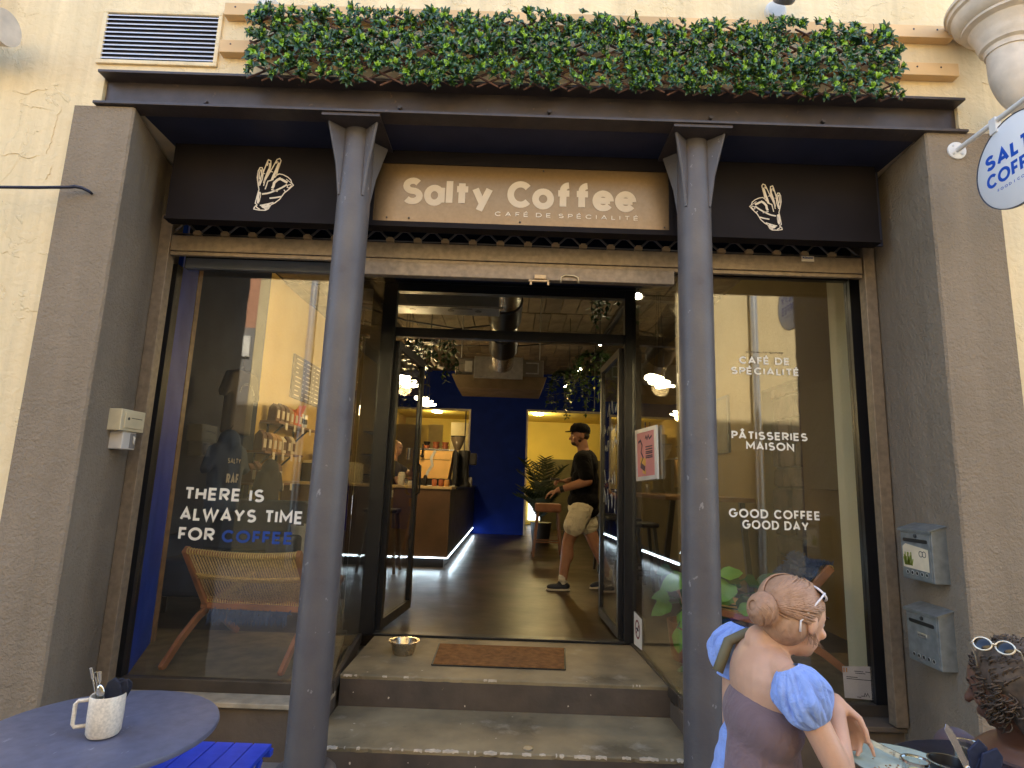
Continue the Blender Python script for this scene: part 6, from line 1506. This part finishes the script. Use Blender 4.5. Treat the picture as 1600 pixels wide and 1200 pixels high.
hand5(mb, w1, (1, .1, .2), (0, 0, -1), .95); hand5(mb, w2, (.9, .1, .4), (0, 0, -1), .95, thumb_side=-1)
remeshed('body', mb, skin_b, bar, .0095, 3); face_bits(bar, hc, (.86, -.5, -.16), .97)
mb = MB(); mb.ell((sx_-.04, bY, hc.z-.345), (.115, .18, .17), 12); mb.cap((sx_-.04, bY, hc.z-.45), (sx_-.06, bY, .86), .12, .14); mb.cap(sh1, sh1.lerp(el1, .6), .064, .056); mb.cap(sh2, sh2.lerp(el2, .6), .062, .055)
remeshed('t_shirt', mb, mat('tshirt_grey', (.045, .042, .035), .9, bump=.3, bs=12), bar, .011, 4)
f, r, u = frame_((.86, -.5, -.16)); M = Matrix((r, f, u)).transposed().to_4x4(); mb = MB()
mb.ell(hc-f*.028+u*.03, (.083, .088, .085), 10, M); mb.ell(hc-f*.02-u*.02, (.08, .07, .06), 8, M); mb.ell(hc-f*.12+u*.03, .035, 8)
remeshed('hair', mb, mat('hair_fair', (.42, .26, .10), .6, nz=(40, .35)), bar, .008, 1)
mb = MB(); limb(mb, [(sx_-.05, bY-.08, .9), (sx_-.04, bY-.09, .5), (sx_-.03, bY-.09, .10)], [.10, .075, .06]); limb(mb, [(sx_-.05, bY+.08, .9), (sx_-.08, bY+.09, .5), (sx_-.08, bY+.09, .10)], [.10, .075, .06]); mb.ell((sx_-.055, bY, .88), (.13, .155, .1), 8)
remeshed('trousers', mb, blk, bar, .015, 2)
shoe(bar, V3((sx_-.1, bY-.09, 0)), (1, -.1, 0), sm1, sw); shoe(bar, V3((sx_-.15, bY+.09, 0)), (1, -.1, 0), sm1, sw)

# --- woman at the table, from behind --------------------------------------------
GZ = -.33
wx, wy = .74, 1.80
wo = thing('person', 'woman with tan hair, bare shoulders and light blue puff sleeves, eating at the navy table', 'person', (wx, wy, GZ))
fd = V3((1, .12, 0)).normalized(); rt = fd.cross(V3((0, 0, 1)))
hc = at(1242, 962, Y=1.79)
hips = V3((wx, wy, .17)); chest = V3((.755, 1.80, .545))
mb = MB(); hf = (fd+V3((.0, .25, -.32))).normalized()
head(mb, hc, hf, .93); mb.cap(hc-fd*.02+V3((0, 0, -.06)), chest+V3((0, 0, .12)), .045, .052)
sl = chest-rt*.165+V3((0, 0, .065)); sr = chest+rt*.15+V3((0, 0, .06))
el_ = at(1141, 1128, Y=1.95); el_l = V3((el_.x+.01, el_.y, el_.z)); wrl = V3((.96, 1.90, .435))
el_r = V3((.86, 1.60, .40)); hand_p = at(1304, 1096, Y=1.72); wrr = hand_p
mb.ell(chest+V3((0, 0, .01)), (.130, .085, .125), 12, Matrix((rt, fd, V3((0, 0, 1)))).transposed().to_4x4()); mb.cap(chest-V3((0, 0, .1)), hips, .085, .12); mb.cap(sl, chest+V3((0, 0, .085)), .036, .045); mb.cap(sr, chest+V3((0, 0, .085)), .034, .045)
limb(mb, [sl, el_l, wrl], [.041, .034, .024]); limb(mb, [sr, el_r, wrr], [.040, .033, .023])
kl = hips+fd*.42-rt*.1+V3((0, 0, .02)); kr = hips+fd*.42+rt*.1+V3((0, 0, .02)); fl_ = kl+V3((.02, .02, -.43)); fr3 = kr+V3((.02, .02, -.43))
limb(mb, [hips-rt*.08, kl, fl_], [.09, .06, .04]); limb(mb, [hips+rt*.08, kr, fr3], [.09, .06, .04])
hd_ = (at(1334, 1140, Y=1.72)-wrr).normalized()
hand5(mb, wrr, hd_, (-.35, -.35, -.5), .92, (.25, .62, .7, .75), spread=.12, thumb_side=-1, thumb_curl=.35)
hand5(mb, wrl, V3((.7, -.55, -.22)), (0, 0, -1), .92, (.35, .4, .45, .5), thumb_side=-1)
remeshed('body', mb, skin_b, wo, .0055, 3); face_bits(wo, hc, hf, .93)
blu = mat('cotton_blue', (.30, .42, .80), .8, nz=(7, .1), bump=.8, bs=11, c2=(.22, .34, .74))
tau = mat('top_mauve', (.19, .135, .15), .85, nz=(6, .12), bump=.5, bs=10)
cloth(blu, 500, 16, .35); cloth(tau, 500, 8, .35)
M = Matrix((rt, fd, V3((0, 0, 1)))).transposed().to_4x4()
mb = MB(); mb.ell(chest-V3((.01, 0, .085)), (.140, .100, .110), 12, M); mb.cap(chest-V3((0.01, 0, .1)), hips+V3((0, 0, .02)), .092, .125); mb.ell(hips, (.165, .145, .12), 10, M)
remeshed('top', mb, tau, wo, .010, 5)
def puff(c, ax, R_, L_, seed):
    """gathered puff sleeve: a lobed, pleated bag between two cuffs"""
    ax = V3(ax).normalized(); a = ax.cross(V3((.3, .2, .9))).normalized(); b = ax.cross(a).normalized(); v = []; f = []; n = 128; k = 40; rn = random.Random(seed)
    ph = [rn.uniform(0, 6.28) for _ in range(8)]
    for i in range(k+1):
        t = i/k; r_ = R_*(.42+.62*math.sin(math.pi*min(1, t*1.02))**.75) if t < .93 else R_*.45
        for j in range(n):
            th = 2*math.pi*j/n; g = math.sin(math.pi*t)
            fold = 1-abs(math.sin(5.5*th+ph[0]+1.8*math.sin(3*t+ph[5]))); f2_ = 1-abs(math.sin(8.5*th+ph[1]-2.5*t))
            w_ = 1+.02-.16*fold**2.5-.10*f2_**3+.04*math.sin(3*th-9*t+ph[3])+.03*math.sin(5*th+11*t+ph[2])
            w_ = 1+(w_-1)*(1.0 if .12 < t < .9 else .6)
            v.append(c+ax*(L_*(t-.5))+(a*math.cos(th)+b*math.sin(th))*r_*w_ + V3((0, 0, -.012*g*math.sin(2*th+ph[4]))))
    for i in range(k):
        for j in range(n): f.append((i*n+j, i*n+(j+1) % n, (i+1)*n+(j+1) % n, (i+1)*n+j))
    return MB().add(v, f)
sc_l = at(1149, 1018, Y=1.96)
puff(sc_l, (-.30, -.02, -.95), .082, .165, 4).build('puff_sleeve', blu, wo, smooth=True)
puff(sr.lerp(el_r, .17)+V3((.0, 0, 0)), (el_r-sr), .070, .15, 9).build('puff_sleeve', blu, wo, smooth=True)
# blouse tail spilling over the seat at her back left
mb = MB(); P_ = [at(u, v, Y=yy) for u, v, yy in ((1133, 1132, 1.86), (1124, 1155, 1.86), (1117, 1185, 1.86), (1111, 1215, 1.86), (1108, 1260, 1.86))]
for i, p in enumerate(P_): mb.ell(p+V3((.02+.01*i, 0, 0)), (.020+.01*i, .03+.012*i, .04+.006*i), 8)
remeshed('blouse_tail', mb, blu, wo, .009, 4)
mb = MB(); q0 = at(1190, 985, Y=1.74); q1_ = at(1194, 1010, Y=1.72); mb.tube([sl+rt*.075+V3((0, 0, .048))+fd*.05, sl+rt*.072+V3((0, 0, .058)), sl+rt*.075+V3((0, 0, .035))-fd*.06, sl+rt*.08-fd*.10-V3((0, 0, .05))], .016, 8); mb.build('strap', mat('olive_strap', (.16, .14, .08), .8), wo, smooth=True)
# hair: a cap of locks falling over the back
hairm = mat('hair_tan', (.42, .245, .15), .5, nz=(60, .3), c2=(.30, .17, .10))
mb = MB(); f, r, u = frame_(hf); Mh = Matrix((r, f, u)).transposed().to_4x4()
bun = hc-f*.118-u*.012
mb.ell(hc-f*.024+u*.026, (.081, .090, .083), 14, Mh); mb.ell(hc-f*.04-u*.03, (.074, .062, .062), 10, Mh); mb.ell(bun, (.046, .042, .046), 10, Mh)
hair = remeshed('hair', mb, hairm, wo, .006, 3)
rn = random.Random(15); mb = MB()
def scalp(th, ph_, k=1.0):      # th round from the face, ph_ height
    return hc-f*.024+u*.026+(f*math.cos(th)*math.cos(ph_)*.093+r*math.sin(th)*math.cos(ph_)*.084+u*math.sin(ph_)*.086)*k
for k in range(420):
    sd_ = rn.choice((-1, 1)); th0 = sd_*rn.uniform(.05, 2.6); ph0 = rn.uniform(-.55, 1.35) if abs(th0) > 1.2 else rn.uniform(.28, 1.3)
    P_ = []
    for i in range(9):
        t = i/8; th = th0+(sd_*math.pi-th0)*t; ph_ = ph0*(1-t)+(-.30)*t; P_.append(scalp(th, ph_, 1.008+rn.uniform(-.004, .012)))
    mb.tube(P_, [.0012, .0024, .0028, .0030, .0030, .0028, .0026, .0022, .0014], 5)
for k in range(150):
    a = rn.uniform(0, 6.28); tw_ = rn.uniform(1.6, 3.0); P_ = []
    for i in range(9):
        t = i/8; q = a+tw_*t; rr_ = .047*math.sin(.12+2.7*t); P_.append(bun+(r*math.cos(q)+u*math.sin(q))*rr_+f*(.040-.082*t))
    mb.tube(P_, .0026, 5)
for k in range(40):                # loose wisps at the nape and temple
    a = rn.uniform(-2.9, 2.9); p = scalp(a if abs(a) > 1.1 else 1.3, -.55); mb.tube([p, p+V3((rn.uniform(-.01, .01), rn.uniform(-.01, .01), -.02)), p+V3((rn.uniform(-.02, .02), rn.uniform(-.02, .02), -.05))], [.0014, .001, .0005], 4)
mb.build('hair_locks', hairm, wo, smooth=True)
# sunglasses pushed up on the hair
def shades(name, c, f_, up_, s, fm_, lm, lab, grp):
    f_, r_, u_ = frame_(f_, up_); g = thing(name, lab, 'sunglasses', c, grp)
    Mg = Matrix((r_, u_, f_)).transposed().to_4x4(); 
    for k in (-1, 1):
        cc_ = V3(c)+r_*k*.032*s
        ring = [cc_+(r_*math.cos(t)*.027+u_*math.sin(t)*.023)*s-f_*.004*abs(k*1) for t in [2*math.pi*i/24 for i in range(25)]]
        MB().tube(ring, .0032*s, 7).build('rim', fm_, g, smooth=True)
        mb = MB(); n = len(ring)-1; mb.add(ring[:-1]+[cc_+f_*.004], [(i, (i+1) % n, n) for i in range(n)]); mb.build('lens', lm, g, smooth=True)
        MB().tube([cc_+r_*k*.027*s, cc_+r_*k*.038*s-f_*.02*s, cc_+r_*k*.040*s-f_*.11*s-u_*.01, cc_+r_*k*.038*s-f_*.13*s-u_*.03], .0028*s, 7).build('temple', fm_, g, smooth=True)
    MB().tube([V3(c)-r_*.006*s, V3(c)+u_*.004, V3(c)+r_*.006*s], .003*s, 7).build('bridge', fm_, g, smooth=True)
    return g
shades('sunglasses', at(1273, 925, Y=1.78), V3((.72, .05, .55)), V3((-.55, .1, .75)), 1.0, mat('frame_white', (.78, .74, .74), .3), mat('lens_blue', (.05, .12, .45), .08, metal=.7), 'white-framed sunglasses with blue lenses pushed up on the woman\'s hair', 'sunglasses worn on hair')
for p in (fl_, fr3): shoe(wo, V3((p.x, p.y, GZ))-fd*.05, fd, blackm, sw, .92)

# --- second diner, at the right edge ---------------------------------------------
px_, py_ = 1.62, 1.80
p2 = thing('person', 'curly dark-haired person in a dark mauve top at the right edge', 'person', (px_, py_, GZ))
hc2 = at(1576, 1074, Y=1.72); f2 = V3((-.60, .78, -.22)).normalized(); fb = V3((-.86, -.5, 0)).normalized(); rb_ = fb.cross(V3((0, 0, 1)))
ch2 = hc2+V3((.07, .05, -.30)); hp2 = V3((px_+.02, py_+.02, .15))
mb = MB(); head(mb, hc2, f2, .95); mb.cap(hc2+V3((.01, .01, -.07)), ch2+V3((0, 0, .13)), .048, .055); Mb = Matrix((rb_, fb, V3((0, 0, 1)))).transposed().to_4x4()
mb.ell(ch2, (.16, .12, .17), 12, Mb); mb.cap(ch2-V3((0, 0, .1)), hp2, .11, .14)
for k in (-1, 1):
    s0 = ch2+rb_*k*.17+V3((0, 0, .06)); e0 = s0+V3((-.03, 0, -.24))+fb*.06; w0 = V3((1.50+.04*k, 1.66+k*.13, .42)); limb(mb, [s0, e0, w0], [.047, .038, .026]); hand5(mb, w0, (-1, -.2, -.05), (0, 0, -1), .92, thumb_side=k)
    kk = hp2+fb*.42+rb_*k*.1; limb(mb, [hp2+rb_*k*.08, kk, kk+V3((0, 0, -.42))], [.09, .06, .04]); shoe(p2, V3((kk.x, kk.y, GZ))-fb*.05, fb, blackm, sw, .92)
remeshed('body', mb, skin_c, p2, .007, 3); face_bits(p2, hc2, f2, .95, white=False)
mb = MB(); mb.ell(ch2-V3((0, 0, .02)), (.18, .14, .17), 12, Mb); mb.cap(ch2-V3((0, 0, .1)), hp2, .13, .165)
for k in (-1, 1): s0 = ch2+rb_*k*.17+V3((0, 0, .06)); mb.cap(s0, s0+V3((-.02, 0, -.15))+fb*.03, .062, .056)
remeshed('top', mb, mat('top_plum', (.115, .085, .095), .85, nz=(6, .15), bump=.5, bs=10), p2, .010, 4)
hm = mat('hair_curly', (.085, .06, .042), .6, nz=(50, .4)); mb = MB(); f, r, u = frame_(f2); Mh = Matrix((r, f, u)).transposed().to_4x4()
mb.ell(hc2-f*.03+u*.03, (.092, .10, .095), 12, Mh); mb.ell(hc2-f*.06-u*.05, (.09, .075, .10), 10, Mh)
remeshed('hair', mb, hm, p2, .008, 2)
rn = random.Random(33); mb = MB()
for k in range(420):
    th = rn.uniform(0, 6.28); phi = rn.uniform(-.9, 1.5); d = (r*math.cos(phi)*math.cos(th)*.094+f*(math.cos(phi)*math.sin(th)*.105-.03)+u*(math.sin(phi)*.105+.02))
    if f.dot(d) > .055 and u.dot(d) < .06: continue
    c0 = hc2+d; dn = d.normalized(); a = dn.cross(V3((0, 0, 1))).normalized(); b = V3((0, 0, -1)); P_ = []
    R1 = rn.uniform(.006, .011); L1 = rn.uniform(.02, .05); p0_ = rn.uniform(0, 6)
    for j in range(11): t = j/10; P_.append(c0+dn*(.004+R1*math.cos(p0_+t*9))+a*R1*math.sin(p0_+t*9)+b*L1*t)
    mb.tube(P_, .0023, 4)
mb.build('curls', hm, p2, smooth=True)
shades('sunglasses', at(1552, 1008, Y=1.63), V3((-.62, -.55, .50)), V3((.35, .3, .85)), .74, mat('frame_gold', (.75, .66, .5), .25, metal=.6), mat('lens_black', (.008, .008, .01), .08), 'gold-framed dark sunglasses on top of the curly dark hair', 'sunglasses worn on hair')

# seats under the diners
copy_tree(st0, 'blue slatted stool under the woman in puff sleeves', (wx, wy, GZ), R(-83)); copy_tree(st0, 'blue slatted stool under the curly-haired diner', (px_+.02, py_+.02, GZ), R(60))

# --- what lies on the navy table ---------------------------------------------------
def tb(u, v, z=TZ+.005): return at(u, v, Z=z)
c0 = tb(1350, 1195, TZ+.02); c0 = V3((1.055, 1.66, TZ))
pt_ = thing('plate', 'large pale blue-green plate in front of the seated woman', 'plate', c0)
MB().lathe([(.001, .004), (.08, .003), (.09, .006), (.128, .017), (.130, .020), (.126, .0205), (.088, .011), (.001, .009)], c0, 56).build('plate_body', mat('glaze_teal', (.42, .52, .46), .22, nz=(30, .12)), pt_, smooth='auto')
rm = []
MB().lathe([(.1285, .0195), (.1315, .0195), (.1315, .0205), (.1285, .0212)], c0, 56).build('rim_line', mat('rim_dark', (.08, .10, .10), .4), pt_, smooth='auto')
rn = random.Random(2); mb = MB()
for k in range(40): a = rn.uniform(0, 6.28); q = rn.uniform(0, .08); mb.ell(c0+V3((math.cos(a)*q, math.sin(a)*q, .011)), (rn.uniform(.001, .004), rn.uniform(.001, .003), .0015), 4)
o = mb.build('crumbs', mat('crumb', (.35, .2, .07), .8), None); o['kind'] = 'stuff'
pan = thing('dark_bowl', 'small black bowl with a silver rim on the navy table', 'bowl', V3((1.13, 1.60, TZ)))
pc_ = V3((1.13, 1.60, TZ+.021)); MB().lathe([(.001, 0), (.03, 0), (.043, .014), (.046, .034), (.043, .034), (.038, .012), (.001, .006)], pc_, 36).build('bowl_body', blackm, pan, smooth='auto'); MB().lathe([(.0432, .0335), (.0465, .0335), (.0465, .036), (.0432, .036)], pc_, 36).build('rim', stain, pan, smooth='auto')
g1c = V3((1.02, 1.56, TZ+.021)); gj = thing('glass_jar', 'short glass jar with a dark rim standing on the plate edge', 'jar', g1c)
MB().lathe([(.001, 0), (.028, 0), (.03, .005), (.03, .05), (.0285, .05), (.028, .008), (.001, .006)], g1c, 28).build('glass', GLASSM, gj, smooth='auto'); MB().lathe([(.0285, .048), (.0315, .048), (.0315, .053), (.0285, .053)], g1c, 28).build('rim', stain, gj, smooth='auto'); MB().ell(g1c+V3((0, 0, .02)), (.02, .02, .014), 8).build('butter', mat('butter', (.75, .6, .25), .5), gj, smooth=True)
g2c = V3((1.20, 1.62, TZ)); gg = thing('drinking_glass', 'clear drinking glass right of the plate on the navy table', 'glass', g2c)
MB().lathe([(.001, .004), (.028, .001), (.036, .09), (.0345, .09), (.027, .01), (.001, .008)], g2c, 28).build('glass', GLASSM, gg, smooth='auto'); MB().lathe([(.0345, .0895), (.0365, .0895), (.0365, .0915), (.0345, .0915)], g2c, 28).build('rim', stain, gg, smooth='auto')
kf = thing('knife', 'table knife with blue handle held in the woman\'s hand over the plate', 'knife', (1.0, 1.75, .45))
ka = at(1326, 1142, Y=1.77); kb_ = V3((1.075, 1.69, TZ+.022)); MB().bar(ka+V3((-.03, .01, .06)), ka+(kb_-ka)*.25, .010, .007).build('handle', mat('handle_blue', (.06, .07, .20), .4), kf, bevel=.002); MB().bar(ka+(kb_-ka)*.25, kb_, .003, .014, up=(0, 0, 1)).build('blade', stain, kf)
cp2 = thing('cutlery_pot', 'black pot with navy napkins on the navy table, lower right', 'pot', (1.40, 1.50, TZ))
cpc = at(1535, 1215, Y=1.47); cpc = V3((cpc.x, 1.47, TZ)); MB().lathe([(.001, .003), (.038, 0), (.044, .01), (.046, .075), (.043, .075), (.040, .012), (.001, .008)], cpc, 36).build('pot_body', mat('pot_gloss', (.012, .012, .016), .12), cp2, smooth='auto')
nk2 = thing('napkins', 'navy napkins fanned in the black pot on the navy table', 'napkins', cpc)
for i, (dx, dy, a, hgt) in enumerate(((.01, 0, 10, .14), (.016, .012, -8, .15), (-.004, .01, 20, .12))):
    M = Matrix.Translation(cpc+V3((dx, dy, .03))) @ Matrix.Rotation(R(a), 4, 'Y'); P_ = [M @ V3((x, 0, z)) for x, z in ((-.028, 0), (.024, 0), (.027, hgt*.7), (.012, hgt*.82), (-.02, hgt*.68))]
    MB().prism(P_, M.to_3x3() @ V3((0, .006, 0))).build('napkin', mat('napkin_navy', (.012, .018, .05), .85, nz=(60, .2)), nk2, bevel=.002)
k3 = thing('knife', 'bright table knife standing in the black pot, pointing up left', 'knife', cpc)
e0 = at(1478, 1131, Y=1.43); s0 = cpc+V3((-.005, -.005, .03)); dk = (e0-s0); MB().bar(s0, s0+dk*.45, .010, .006, up=(0, 1, 0)).build('handle', stain, k3, bevel=.002)
sd_ = dk.normalized().cross(V3((0, 1, 0))).normalized()*.0085; a0 = s0+dk*.45
MB().prism([a0-sd_*.8, a0+dk*.38-sd_, a0+dk*.52-sd_*.5, e0, a0+dk*.5+sd_, a0+sd_*.8], (0, .0015, 0)).build('blade', mat('blade', (.75, .7, .66), .2, metal=.9), k3)
